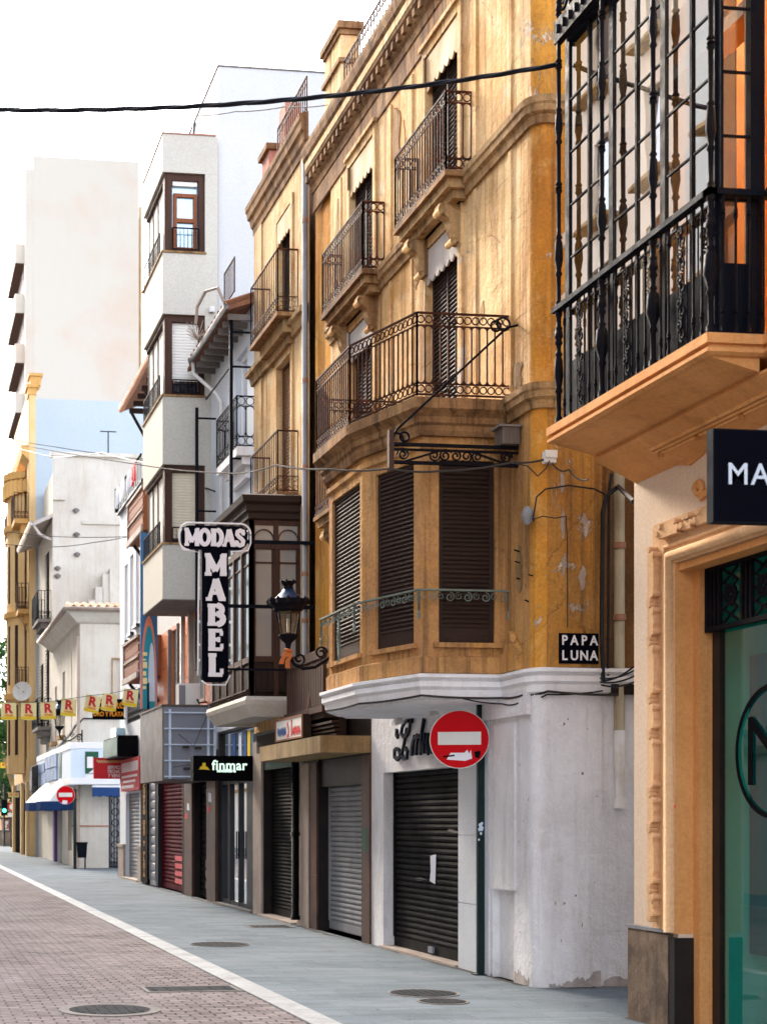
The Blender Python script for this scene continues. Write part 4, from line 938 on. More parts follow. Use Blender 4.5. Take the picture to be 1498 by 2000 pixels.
# door: transom grille, glass, shop interior
mb = MB(); FG = FX(6.2); mb.fbox(FG, 10.99, 11.09, 0, 3.08, -.04, .01); mb.fbox(FG, 7.6, 10.98, 0, .05, -.04, .02); dr = mb.build('glass_door', M['dark_stone'], B0)
mb = MB(); mb.fquad(FG, 7.6, 10.98, .05, 3.56, -.01); mb.build('pane', M['pane_shop'], dr)
mb = MB(); frame4(mb, FG, 7.6, 11.1, 3.07, 3.57, .035, .02, .07)
u = 11.04
while u > 8.9:
    for k in (0, .06, .12): mb.fbox(FG, u-k-.012, u-k+.012, 3.1, 3.54, .03, .06)
    c = u-.27
    for s in (0, 1, 2, 3):
        mb.bar(FG.P(c-.1, 3.12+.1*s, .045), FG.P(c+.1, 3.22+.1*s, .045), .011); mb.bar(FG.P(c+.1, 3.12+.1*s, .045), FG.P(c-.1, 3.22+.1*s, .045), .011)
    mb.tube(circ3(FG, c, 3.32, .075, .045, 12), .014, 4, True)
    for a in range(4): mb.tube(circ3(FG, c+.05*math.cos(a*PI/2+.78), 3.32+.05*math.sin(a*PI/2+.78), .03, .05, 8), .01, 4, True)
    u -= .44
mb.build('transom_grille', M['iron_black'], dr)
mb = MB()
x2 = 8.6
for q in (((6.27, 11.12, 0), (x2, 11.12, 0), (x2, 11.12, 3.6), (6.27, 11.12, 3.6)), ((x2, 11.12, 0), (x2, 7.4, 0), (x2, 7.4, 3.6), (x2, 11.12, 3.6)), ((6.27, 11.12, 3.6), (x2, 11.12, 3.6), (x2, 7.4, 3.6), (6.27, 7.4, 3.6)), ((6.27, 11.12, .02), (x2, 11.12, .02), (x2, 7.4, .02), (6.27, 7.4, .02)), ((6.27, 7.4, 0), (x2, 7.4, 0), (x2, 7.4, 3.6), (6.27, 7.4, 3.6))): mb.quad(*q)
mb.build('shop_room', M['teal_room'], B0)
mb = MB(); mb.box(6.5, 6.54, 10.86, 11.1, .6, 2.9); mb.box(6.85, 7.3, 10.2, 10.5, 1.5, 1.95); mb.box(7.0, 7.5, 9.9, 10.1, .9, 1.3); mb.build('display_board', M['bucket_teal'], B0)
mb = MB(); mb.box(6.9, 8.59, 10.6, 10.9, .021, 2.6); mb.box(7.6, 8.59, 9.2, 10.5, .021, .9); mb.build('shop_counter', M['teal_room'], B0)
mb = MB(); mb.box(5.85, 6.2, 7.6, 11.18, .001, .05); mb.build('doorstep', M['light_pillar'], B0)
# logo on the glass
t = thing('window_logo', 'black ring with a bold N on the shop glass', 'logo', (6.2, 10.29, 2.1))
mb = MB(); zc = 2.13; n = 48
mb.stroke(FG, [(10.29+.47*math.cos(2*PI*i/n), zc+.47*math.sin(2*PI*i/n)) for i in range(n)], .035, .0, .004, True); mb.build('ring', M['black'], t)
mb = MB(); mb.fbox(FG, 10.545, 10.605, zc-.24, zc+.26, 0, .004); mb.fbox(FG, 10.0, 10.06, zc-.24, zc+.26, 0, .004); mb.stroke(FG, [(10.58, zc+.24), (10.03, zc-.22)], .065, .0003, .0045); mb.build('letter', M['black'], t)
q = onY(1478, 1990, 9.9)
t = thing('bucket', 'teal plastic bucket with pale rim standing inside the shop glass', 'bucket', (6.6, 10.3, .02))
mb = MB(); mb.lathe([(.13, .02), (.165, .30), (.15, .30), (.12, .05)], 6.56, 10.36, 20); bk = mb.build('body', M['bucket_teal'], t)
mb = MB(); mb.lathe([(.165, .29), (.185, .30), (.185, .35), (.165, .35)], 6.56, 10.36, 20); mb.build('rim', M['teal_board'], t)
t = thing('sticker', 'tiny round red sticker on the peach door moulding', 'sticker', (X0, 11.27, 1.7)); mb = MB(); q = onX(1318, 1575, X0-.085)
mb.fextr(F0, [(q.y+.012*math.cos(a), q.z+.012*math.sin(a)) for a in [k*PI/5 for k in range(10)]], .085, .088); mb.build('disc', M['red'], t)
# projecting sign
YS = 8.2; fS = FY(YS); xa = xY(1393, YS); za, zb = zY(1400, 1018, YS), zY(1400, 839, YS)
t = thing('hanging_sign', 'dark navy box sign with pale blue capitals projecting from the peach facade', 'shop sign', (X0, YS, za))
mb = MB(); mb.fbox(fS, xa, xa+.72, za, zb, -.06, 0); mb.build('panel', M['sign_navy'], t)
mb = MB(); frame4(mb, fS, xa-.006, xa+.726, za-.006, zb+.006, .008, -.065, .004); mb.build('rim', M['iron_navy'], t)
mb = MB(); mb.bar((xa+.72, YS+.03, zb-.1), (X0, YS+.03, zb-.1), .02); mb.bar((xa+.72, YS+.03, za+.1), (X0, YS+.03, za+.1), .02); mb.build('bracket', M['iron_black'], t)
zz = zY(1440, 928, YS)
textmesh('lettering', 'MA', fS, xY(1420, YS)-.008, zz, .175, M['metal_bar'], t, .004, align='LEFT', spacing=1.12, bold=.001)
# ---- glazed iron balcony
MPth = [(5.66, 7.6), (5.66, 9.47), (5.27, 9.47), (5.27, 11.88), (X0, 11.88)]
mb = MB(); zf = 4.82
mb.sweep(MPth, [(0, zf), (.05, zf), (.05, zf-.065), (.02, zf-.07), (.02, zf-.085), (.045, zf-.095), (.045, zf-.12), (.02, zf-.135), (0, zf-.14)])
mb.prism([(X0, 7.6), (5.66, 7.6), (5.66, 9.47), (5.27, 9.47), (5.27, 11.88), (X0, 11.88)], zf-.14, zf-.005)
for a, b in (((5.27, 11.88, zf-.141), (5.27, 9.47, zf-.141)),):
    mb.quad((5.28, 11.87, zf-.141), (5.28, 9.48, zf-.141), (5.62, 9.48, zf-.23), (5.62, 11.87, zf-.23))
    mb.quad((5.62, 11.87, zf-.23), (5.62, 9.0, zf-.23), (5.62, 9.0, zf-.26), (5.62, 11.87, zf-.26)); mb.quad((5.6, 11.88, zf-.26), (5.6, 8.0, zf-.26), (X0, 8.0, zf-.44), (X0, 11.88, zf-.44))
    mb.poly([(5.27, 11.88, zf-.14), (5.62, 11.87, zf-.23), (5.6, 11.88, zf-.26), (X0, 11.88, zf-.44), (X0, 11.88, zf-.14)]); mb.quad((5.28, 9.48, zf-.141), (5.62, 9.48, zf-.23), (5.62, 9.48, zf-.1), (5.28, 9.48, zf-.1))
mir = mb.build('glazed_balcony', M['peach'], B0)
mb = MB()
for k in range(3): mb.tube([(5.74+.035*k, 11.2, zf-.33-.015*k), (5.74+.035*k, 8.0, zf-.33-.015*k)], .018, 6)
for y in (11.15, 10.6, 10.0, 9.4): mb.lathe([(.02, zf-.40), (.02, zf-.34)], 5.8, y, 6)
mb.build('soffit_moulding', M['peach'], mir)
ZR = 5.77; fM = FX(5.30); fN = FY(9.50)
def turned(mb, x, y, z0, z1, r, n=8, bulbs=()):
    pr = [(r*1.6, z0), (r*1.6, z0+.03), (r, z0+.05)]
    for zb_, h, k in bulbs: pr += [(r, zb_-h/2-.02), (r*1.7, zb_-h/2), (r*1.1, zb_-h/2+.03), (r*k, zb_-h*.1), (r*k*.85, zb_+h*.35), (r*1.1, zb_+h/2-.02), (r*1.7, zb_+h/2), (r, zb_+h/2+.02)]
    pr += [(r, z1-.05), (r*1.5, z1-.03), (r*1.5, z1)]
    mb.lathe(pr, x, y, n)
mb = MB()
for p, q in zip(MPth[1:], MPth[2:4]): 
    pass
mb.fbox(fM, 9.47, 11.92, ZR-.02, ZR+.02, -.02, .045); mb.fbox(fN, 5.255, 5.72, ZR-.02, ZR+.02, -.04, .03); mb.fbox(FX(5.69), 7.6, 9.45, ZR-.02, ZR+.02, -.02, .045)
mb.fbox(fM, 9.47, 11.92, zf+.0, zf+.03, -.02, .03); mb.fbox(fN, 5.27, 5.72, zf, zf+.03, -.04, .02); mb.build('handrail', M['iron_navy'], mir)
cols = [(11.85, 1), (11.08, 1), (10.28, 1), (9.5, 1)]
mb = MB()
for y, _ in cols:
    turned(mb, 5.29, y, zf+.03, ZR-.02, .019, 8, ((5.25, .3, 2.6 if y < 11.5 else 1.9), (5.55, .12, 1.8)))
    turned(mb, 5.29, y, ZR+.02, 9.0, .017, 8, ((6.2, .3, 2.0), (6.75, .06, 1.5), (7.25, .26, 1.8), (7.75, .05, 1.5), (8.2, .1, 1.6)))
mb.build('slender_column', M['iron_black'], mir)
k = 0; mb = MB(); y = 11.75
ys = []
for a, b in zip(cols, cols[1:]):
    for i in range(1, 7): ys.append((a[0]+(b[0]-a[0])*i/7, i))
for y, i in ys:
    if i in (3, 4): continue
    turned(mb, 5.29, y, zf+.03, ZR-.02, .0085, 6, ((zf+.16, .04, 1.6), (ZR-.14, .04, 1.6)))
for x in (5.37, 5.46, 5.55, 5.64): turned(mb, x, 9.49, zf+.03, ZR-.02, .0085, 6, ((zf+.16, .04, 1.6), (ZR-.14, .04, 1.6)))
for i in range(14): turned(mb, 5.68, 9.38-i*.12, zf+.03, ZR-.02, .0085, 6)
mb.build('baluster', M['iron_black'], mir)
for a, b in zip(cols, cols[1:]):
    c = (a[0]+b[0])/2; mb = MB()
    for s in (-1, 1):
        mb.bar(fM.P(c+s*.062, zf+.03), fM.P(c+s*.062, ZR), .006)
    for j in range(5):
        z = zf+.12+j*.16
        mb.tube(scroll(fM, c-.022, z, .042, .01, 1.2, -PI/2, 1, 12), .009, 4); mb.tube(scroll(fM, c+.022, z+.075, .042, .01, 1.2, PI/2, 1, 12), .009, 4); mb.lathe([(.004, z+.02), (.016, z+.04), (.004, z+.06)], 5.285, c, 5)
    mb.build('scroll_panel', M['iron_black'], mir)
# window framing
fG = FX(5.36); fH = FY(9.55); mb = MB()
ZG0, ZG1 = 5.33, 7.92
for y, _ in cols:
    if y > 9.6: mb.fbox(fG, y-.035, y+.035, zf, 9.2, -.05, .0)
    else: mb.fbox(fG, 9.5, 9.545, zf, 9.2, -.02, .0)
for a, b in zip(cols, cols[1:]):
    c = (a[0]+b[0])/2; mb.fbox(fG, c-.014, c+.014, ZG0, ZG1, -.03, .0)
    mb.fbox(fG, b[0]+.04, a[0]-.04, zf, ZG0, -.05, -.01); mb.fbox(fG, b[0]+.04, a[0]-.04, ZG1, ZG1+.2, -.06, .02)
    z = ZG0+.42
    while z < ZG1-.1:
        for u0, u1 in ((b[0]+.04, c-.018), (c+.018, a[0]-.04)): mb.fbox(fG, u0, u1, z-.0065, z+.0065, -.025, -.005)
        z += .425
mb.fbox(fH, 5.345, 5.385, zf, 9.2, -.06, 0); mb.fbox(fH, 5.60, 5.70, zf, 9.2, -.06, 0); mb.fbox(fH, 5.386, 5.599, zf, ZG0, -.05, -.01); z = ZG0+.42
while z < ZG1+1: mb.fbox(fH, 5.386, 5.599, z-.007, z+.007, -.025, -.005); z += .425
mb.fbox(FX(5.7), 7.6, 9.5, zf, ZG0, -.05, -.01); mb.fbox(FX(5.7), 9.24, 9.5, zf, 9.2, -.05, 0); mb.fbox(FX(5.7), 8.9, 8.96, ZG0, 9.2, -.05, 0)
mb.build('window_frame', M['iron_navy'], mir)
for a, b in zip(cols, cols[1:]):
    mb = MB(); c = (a[0]+b[0])/2; mb.fquad(fG, b[0]+.04, c-.018, ZG0, ZG1, -.015); mb.build('pane', M['pane'], mir)
    mb = MB(); mb.fquad(fG, c+.018, a[0]-.04, ZG0, ZG1, -.015); mb.build('pane', M['pane'], mir)
mb = MB(); mb.fquad(fH, 5.386, 5.599, ZG0, 9.2, -.015); mb.build('pane', M['pane_lit'], mir)
mb = MB(); mb.fquad(FX(5.7), 7.6, 9.3, ZG0, 9.2, -.02); mb.build('pane', M['pane_lit'], mir)
mb = MB(); mb.fbox(fM, 9.4, 11.9, 7.93, 8.11, -.03, .03)
for i in range(22):
    u = 9.5+i*.11; mb.lathe([(.018, 7.99), (.018, 8.05)], 5.265, u, 6)
for i in range(10): mb.tube(scroll(fM, 11.78-i*.24, 8.25, .09, .0, 1.4, i, 1 if i % 2 else -1), .016, 4)
mb.fbox(fM, 9.4, 11.95, 8.36, 8.42, -.03, .03); mb.build('iron_frieze', M['iron_black'], mir)
mb = MB(); mb.prism([(X0, 7.6), (5.66, 7.6), (5.66, 9.5), (5.3, 9.5), (5.3, 11.88), (X0, 11.88)], 9.2, 9.3); mb.build('balcony_roof', M['iron_navy'], mir)
# far end glazing of the balcony
fE = Fr((0, 11.86), (1, 0), (0, 1)); mb = MB(); mb.fbox(fE, 5.6, 5.66, zf, 9.2, -.04, 0); mb.fbox(fE, 5.39, 5.96, zf, ZG0, -.04, -.01); mb.build('end_frame', M['iron_navy'], mir)
# lit room
mb = MB(); a, b, x2 = 8.3, 11.55, 9.0; q0 = 4.95; q1 = 8.6
mb.quad((x2, a, q0), (x2, b, q0), (x2, b, q1), (x2, a, q1)); mb.quad((6.24, b, q0), (x2, b, q0), (x2, b, q1), (6.24, b, q1)); mb.quad((6.24, a, q0), (x2, a, q0), (x2, a, q1), (6.24, a, q1)); mb.quad((6.24, a, q1), (x2, a, q1), (x2, b, q1), (6.24, b, q1)); mb.quad((6.24, a, q0), (x2, a, q0), (x2, b, q0), (6.24, b, q0))
mb.build('lit_room', M['interior'], B0)
mb = MB(); mb.box(5.98, 6.23, 10.2, 10.28, 4.95, 7.9); mb.box(5.98, 6.23, 9.25, 9.33, 4.95, 7.9); mb.box(5.98, 6.2, 10.29, 11.54, 7.4, 7.5); mb.box(6.26, 6.34, 10.87, 11.5, 4.96, 8.0); mb.box(6.6, 6.63, 10.98, 11.02, 4.96, 8.5); mb.box(7.3, 7.4, 10.6, 10.7, 4.96, 8.5); mb.build('room_door_frame', M['interior_dark'], B0)
lp = bpy.data.lights.new('room_lamp', 'POINT'); lp.energy = 120; lp.color = (1, .80, .50); lp.shadow_soft_size = .15
l2 = bpy.data.objects.new('room_lamp', lp); COL.objects.link(l2); l2.location = (7.4, 9.9, 8.2); l2.parent = B0; l2.matrix_parent_inverse = Matrix.Translation(-Vector(B0.location))
# thick twisted cable across the street
a = onY(1090, 126, 11.9); b = onY(0, 215, 12.6); c = Vector((-6.0, 13.3, 6.9))
ctr = []
N_ = 90
for i in range(N_+1):
    f = i/N_
    p = a.lerp(b, f*1.0); p.z -= .11*4*f*(1-f); ctr.append(p)
for i in range(1, 25): ctr.append(b.lerp(c, i/24))
mb = MB()
for ph in (0, 2*PI/3, 4*PI/3):
    mb.tube([(p.x, p.y+.011*math.cos(i*.33+ph), p.z+.011*math.sin(i*.33+ph)) for i, p in enumerate(ctr)], .0105, 5)
tag(mb.build('power_cable', M['cable']), 'thick twisted black power cable strung across the street to the iron balcony', 'cable')
# ================================================================ BUFF HOUSE WITH WOODEN GALLERY
B2 = thing('narrow_house', 'narrow buff house with dark wooden gallery and two iron balconies', 'house', (X1, 24, 0))
Y2a, Y2b = 22.3, 26.0
D2 = [(23.5, 24.4, 9.5, 11.3), (23.5, 24.4, 6.7, 8.95)]
mb = MB(); mb.wall(F1, 22.45, Y2b, 3.1, 11.9, D2, .2); mb.quad((X1, Y2b, 3.1), (13, Y2b, 3.1), (13, Y2b, 11.9), (X1, Y2b, 11.9)); mb.build('wall', M['beige2'], B2)
mb = MB(); mb.box(X1+.3, 13, 22.4, Y2b-.02, .05, 11.8); mb.build('roof', M['tile'], B2)
mb = MB(); mb.fbox(F1, 25.45, 25.98, 3.1, 11.73, 0, .024); mb.build('pilaster', M['beige2'], B2)
mb = MB(); mb.fbox(F1, 22.5, 22.9, 3.1, 11.73, 0, .02); mb.build('pilaster', M['beige2'], B2)
mb = MB(); mb.sweep([(X1, 22.5), (X1, 26.02), (X1+2, 26.02)], [(0, 11.72), (.025, 11.72), (.03, 11.82), (.06, 11.87), (.075, 11.98), (.11, 12.02), (.12, 12.12), (.14, 12.16), (.145, 12.24), (0, 12.28)]); mb.build('cornice', M['cornice'], B2)
mb = MB(); mb.sweep([(X1, 22.5), (X1, 26.02), (X1+1, 26.02)], [(0, 9.1), (.06, 9.12), (.08, 9.25), (.14, 9.28), (.14, 9.36), (0, 9.4)]); mb.build('string_course', M['stone_trim'], B2)
mb = MB(); mb.box(6.2, 6.5, 25.4, 25.9, 12.2, 12.95); ch = mb.build('chimney', M['brick_red'], B2)
mb = MB(); mb.box(6.14, 6.56, 25.34, 25.96, 12.95, 13.05); mb.build('chimney_cap', M['cornice'], ch)
mb = MB(); mb.box(6.25, 6.5, 24.5, 24.9, 12.2, 13.35); mb.build('chimney', M['brick_red'], B2)
mb = MB(); rail_ring(mb, [(6.1, 22.6), (6.1, 24.4)], 12.28, 12.85, .12, .1, .01); mb.build('roof_railing', M['iron_rust'], B2)
for z0, z1, lm, vm in ((9.5, 11.3, M['louver_grey'], M['valance_tan']), (6.7, 8.95, M['louver_light'], None)):
    mb = MB(); frame4(mb, F1, 23.5, 24.4, z0, z1, .05, -.16, -.08); wd = mb.build('french_window', M['brown_wood'], B2)
    mb = MB(); louvers(mb, F1, 23.55, 23.94, z0+.05, z1-.05, -.09, .055, .03); louvers(mb, F1, 23.96, 24.35, z0+.05, z1-.05, -.09, .055, .03); mb.build('louvre_shutter', lm, wd)
    if vm: mb = MB(); valance(mb, F1, 23.48, 24.42, z1-.4, z1-.02, 0, 6); mb.build('valance', vm, wd)
    mb = MB(); t_ = .12; mb.fbox(F1, 23.5-t_, 23.5, z0, z1+t_, 0, .03); mb.fbox(F1, 24.4, 24.4+t_, z0, z1+t_, 0, .03); mb.fbox(F1, 23.5, 24.4, z1, z1+t_, 0, .03); mb.build('window_surround', M['beige2'], wd)
for zf_, zt_ in ((9.45, 10.42), (6.68, 7.62)):
    path = [(X1, 23.1), (5.76, 23.1), (5.76, 24.95), (X1, 24.95)]
    mb = MB(); mb.prism(path, zf_-.06, zf_); s = mb.build('balcony', M['cornice'], B2)
    mb = MB(); mb.prism([(X1, 23.25), (5.9, 23.25), (5.9, 24.8), (X1, 24.8)], zf_-.26, zf_-.061); mb.prism([(X1, 23.35), (6.0, 23.35), (6.0, 24.7), (X1, 24.7)], zf_-.4, zf_-.261); mb.build('slab_moulding', M['stone_trim'], s)
    mb = MB(); rail_bars(mb, [(X1, 23.12), (5.78, 23.12), (5.78, 24.93), (X1, 24.93)], zf_, zt_, .12, .24); mb.build('railing', M['iron_rust'], s)
# gallery
XG = 5.3; GP = [(X1, 22.95), (XG, 22.95), (XG, 25.8), (X1, 25.8)]
fGs = FY(22.95); fGf = FX(XG)
mb = MB(); mb.prism([(X1, 23.05), (XG+.1, 23.05), (XG+.1, 25.7), (X1, 25.7)], 3.5, 4.0); gal = mb.build('wooden_gallery', M['dark_wood'], B2)
mb = MB(); mb.prism([(X1, 22.95), (XG, 22.95), (XG, 25.8), (X1, 25.8)], 6.28, 6.36); mb.build('gallery_ceiling', M['dark_wood'], gal)
mb = MB(); mb.sweep(GP, [(0, 6.2), (.03, 6.22), (.03, 6.3), (.07, 6.33), (.07, 6.42), (.13, 6.46), (.15, 6.55), (0, 6.6)]); mb.build('gallery_cornice', M['dark_wood'], gal)
for fr, a, b, posts, pm in ((fGs, XG, X1, (XG, 5.68, 6.06), M['pane_grey']), (fGf, 22.95, 25.8, (22.95, 23.52, 24.09, 24.66, 25.23, 25.76), M['pane_painted_sky'])):
    mb = MB()
    for u in posts: mb.fbox(fr, u, u+.07, 3.5, 6.2, -.08, 0)
    for u, v in zip(posts, posts[1:]):
        mb.fbox(fr, u+.07, v, 4.03, 4.12, -.07, -.005); mb.fbox(fr, u+.07, v, 5.76, 5.88, -.07, -.002); mb.fbox(fr, u+.07, v, 5.54, 5.565, -.05, -.02); mb.fbox(fr, u+.07, v, 6.13, 6.2, -.07, -.01)
        mb.fbox(fr, u+.07, u+.10, 4.12, 5.76, -.05, -.02); mb.fbox(fr, v-.03, v, 4.12, 5.76, -.05, -.02)
        mb.tube([fr.P(u+.07+(v-u-.07)*(.5+.5*math.cos(x)), 5.9+.16*math.sin(x), -.02) for x in [k*PI/8 for k in range(9)]], .012, 4)
    mb.build('gallery_frame', M['brown_wood'], gal)
    mb = MB()
    for u, v in zip(posts, posts[1:]):
        mb.fbox(fr, u+.07, v, 3.58, 4.03, -.05, -.035); x = u+.10
        while x < v-.05: mb.fbox(fr, x, x+.07, 3.62, 3.98, -.035, -.02); x += .1
    mb.build('dado_boards', M['dark_wood'], gal)
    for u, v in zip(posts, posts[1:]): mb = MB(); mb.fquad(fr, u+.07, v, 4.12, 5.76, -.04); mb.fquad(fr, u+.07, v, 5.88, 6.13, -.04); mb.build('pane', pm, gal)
mb = MB(); mb.sweep(GP, [(-.05, 3.5), (.07, 3.5), (.09, 3.44), (.07, 3.38), (-.05, 3.2)]); mb.quad((XG+.05, 23.0, 3.2), (XG+.05, 25.75, 3.2), (X1, 25.75, 3.28), (X1, 23.0, 3.28)); mb.build('white_slab', M['old_white'], gal)
mb = MB()
for i in range(3): mb.fbox(fGf, 22.9, 25.85, 3.52+i*.03, 3.54+i*.03, 0, .03+.02*i)
mb.build('base_moulding', M['brown_wood'], gal)
# ground floor
mb = MB(); mb.wall(F1, 22.8, Y2b, 0, 3.1, [(23.1, 25.35, 0, 2.45, .2), (23.2, 25.3, 2.75, 3.05, .1)], .2); mb.build('shop_front', M['dark_stone'], B2)
mb = MB(); mb.fbox(F1, 25.4, 25.99, 0, 2.95, .001, .04); pr = mb.build('shop_pier', M['light_pillar'], B2)
mb = MB(); mb.fbox(F1, 22.82, 23.08, 0, 2.45, .001, .03); mb.build('shop_pier', M['light_pillar'], B2)
shop_shutter(B2, F1, 23.12, 25.33, .03, 2.45, -.17, M['black_shutter'], .06)
mb = MB(); mb.fbox(F1, 23.1, 25.35, 0, .03, -.2, .12); mb.build('doorstep', M['light_pillar'], B2)
mb = MB(); mb.fbox(F1, 23.25, 23.6, 1.35, 1.75, -.145, -.142); mb.build('paper_notice', M['concrete'], B2)
# box sign above the canopy
t = thing('box_sign', 'white box sign with blue and red script above the dirty canopy', 'shop sign', (5.7, 22, 2.8)); fb = FX(5.62)
ya, yb = yX(592, 5.62), yX(540, 5.62); zb, za = zX(592, 1394, 5.62)-.0, zX(592, 1440, 5.62)
mb = MB(); mb.fbox(fb, ya, yb, za, zb, -.12, 0); mb.build('case', M['dark_wood'], t)
mb = MB(); mb.fbox(fb, ya+.03, yb-.03, za+.02, zb-.02, .001, .008); mb.build('face', M['sign_white'], t)
mb = MB(); frame4(mb, fb, ya, yb, za, zb, .025, .001, .02); mb.build('rim', M['pipe_rust'], t)
zm = (za+zb)/2; W = yb-ya
mb = MB(); n = 26; mb.stroke(fb, [(yb-.12-W*.33*i/n, zm-.03+.045*math.sin(i*1.9)*(1.6 if i % 5 == 0 else 1)) for i in range(n+1)], .035, .010, .014); mb.build('blue_script', M['blue'], t)
mb = MB(); mb.stroke(fb, [(yb-W*.46, zm+.09), (yb-W*.50, zm-.02), (yb-W*.49, zm-.11), (yb-W*.44, zm-.1)], .05, .010, .014); mb.stroke(fb, [(yb-W*.62, zm+.12), (yb-W*.6, zm-.1), (yb-W*.68, zm-.06)]+[(yb-W*(.66+.018*i), zm-.05+.045*math.sin(i*2.1)) for i in range(16)], .04, .0104, .0144); mb.build('red_script', M['red'], t)
mb = MB(); mb.box(5.74, 5.85, ya+.2, yb-.2, 2.72, za+.02); mb.build('stand', M['black'], t)
mb = MB(); mb.bar((5.7, ya+.1, zb), (5.75, ya+.1, zb+.35), .01); mb.build('stay', M['pipe_rust'], t)
# MODAS MABEL neon sign
YM = 22.3; fm = FY(YM)
t = thing('neon_sign', 'tall black T shaped sign with white slab letters MODAS MABEL', 'shop sign', (X1, YM, 4.8))
def mx(x): return xY(x, YM)
def mz(y): return zY(420, y, YM)
def rrect(x0, x1, z0, z1, r, n=5):
    p = []
    for cx, cz, a0 in ((x1-r, z1-r, 0), (x0+r, z1-r, 90), (x0+r, z0+r, 180), (x1-r, z0+r, 270)):
        p += [(cx+r*math.cos(math.radians(a0+90*i/n)), cz+r*math.sin(math.radians(a0+90*i/n))) for i in range(n+1)]
    return p
mb = MB(); mb.fextr(fm, rrect(mx(354), mx(484), mz(1072), mz(1027), .13), -.12, 0); mb.fextr(fm, rrect(mx(395), mx(446), mz(1332), mz(1060), .09), -.119, -.001); board = mb.build('board', M['sign_navy'], t)
mb = MB()
o1 = rrect(mx(350), mx(489), mz(1076), mz(1023), .15); mb.tube([fm.P(u, v, .035) for u, v in o1[:12]]+[fm.P(u, v, .035) for u, v in o1[12:18]], .014, 5)
mb.tube([fm.P(mx(489), mz(1045), .035), fm.P(mx(489), mz(1060), .035), fm.P(mx(484), mz(1075), .035), fm.P(mx(450), mz(1078), .035)], .012, 5); mb.tube([fm.P(mx(350), mz(1060), .035), fm.P(mx(356), mz(1076), .035), fm.P(mx(388), mz(1080), .035), fm.P(mx(386), mz(1320), .035)], .013, 5)
mb.tube([fm.P(mx(393), mz(1330), .035), fm.P(mx(405), mz(1338), .035), fm.P(mx(440), mz(1338), .035), fm.P(mx(449), mz(1320), .035)], .012, 5); mb.build('neon_tube', M['letter_white'], t)
for y in (1055, 1182, 1306): mb = MB(); mb.bar((mx(446)-.02 if y > 1100 else mx(484)-.02, YM+.06, mz(y)), (X1+.05, YM+.06, mz(y)), .035 if y != 1306 else .022); mb.build('bracket_arm', M['iron_navy'], t)
mb = MB()
for y in (1090, 1110, 1150, 1215, 1260, 1290):
    for x in (389, 449): mb.lathe([(.012, mz(y)-.02), (.02, mz(y)), (.012, mz(y)+.02)], mx(x), YM-.03, 6)
mb.build('tube_clip', M['insulator'], t)
def slab(ch, cx, cz, W, H, th, sf=.35):
    """slab-serif capital built from strokes"""
    mb = MB(); k = [0]
    def S(pts, wd, closed=False):
        w = .02+.0004*k[0]; k[0] += 1
        mb.stroke(fm, [(cx+x*W, cz+y*H) for x, y in pts], wd, w-.018, w, closed)
    def bar(x0, x1, y, t_=None): S([(x0, y), (x1, y)], (t_ or th*.62))
    T = th/W
    if ch == 'M':
        S([(-.36, .47), (-.36, -.47)], th*.8); S([(.36, .47), (.36, -.47)], th*1.1); S([(-.40, .47), (0, -.3)], th*1.1); S([(.40, .47), (0, -.3)], th*.7)
        for x in (-.36, .36): bar(x-.16, x+.16, -.44)
        bar(-.52, -.28, .44); bar(.28, .52, .44)
    elif ch == 'A':
        S([(-.32, -.47), (.0, .47)], th*.75); S([(.0, .47), (.34, -.47)], th*1.25); S([(-.2, -.16), (.22, -.16)], th*.6)
        bar(-.5, -.18, -.44); bar(.16, .52, -.44)
    elif ch == 'L':
        S([(-.2, .47), (-.2, -.47)], th*1.2); bar(-.44, .06, .44); bar(-.44, .42, -.43, th*.7); S([(.38, -.4), (.38, -.16)], th*.6)
    elif ch == 'E':
        S([(-.22, .47), (-.22, -.47)], th*1.2); bar(-.44, .4, .43); bar(-.2, .2, .02); bar(-.44, .42, -.43); S([(.36, .42), (.36, .2)], th*.55); S([(.38, -.42), (.38, -.18)], th*.55); S([(.2, .14), (.2, -.1)], th*.5)
    elif ch == 'B':
        S([(-.24, .47), (-.24, -.47)], th*1.2); bar(-.46, .08, .43); bar(-.24, .08, .03); bar(-.46, .1, -.43)
        S([(.06+.26*math.sin(a), .235+.2*math.cos(a)) for a in [i*PI/8 for i in range(9)]], th); S([(.08+.30*math.sin(a), -.2+.235*math.cos(a)) for a in [i*PI/8 for i in range(9)]], th*1.05)
    elif ch == 'D':
        S([(-.24, .47), (-.24, -.47)], th*1.15); bar(-.46, .05, .43); bar(-.46, .05, -.43); S([(.02+.36*math.sin(a), .43*math.cos(a)) for a in [i*PI/10 for i in range(11)]], th*1.1)
    elif ch == 'O':
        S([(.36*math.sin(a), .41*math.cos(a)) for a in [i*PI/10 for i in range(20)]], th*1.0, True)
    elif ch == 'S':
        S([(.30, .22), (.2, .38), (0, .43), (-.22, .36), (-.26, .2), (-.12, .08), (.12, -.04), (.28, -.18), (.22, -.37), (0, -.43), (-.2, -.38), (-.32, -.2)], th*.95); S([(.32, .46), (.32, .16)], th*.5); S([(-.34, -.46), (-.34, -.14)], th*.5)
    return mb
h = mz(1033)-mz(1067)
for ch, x0, x1 in (('M', 361, 389), ('O', 388, 412), ('D', 411, 436), ('A', 434, 460), ('S', 458, 480)):
    slab(ch, (mx(x0)+mx(x1))/2, (mz(1033)+mz(1067))/2, mx(x1)-mx(x0), h, .062).build('letter', M['letter_white'], t)
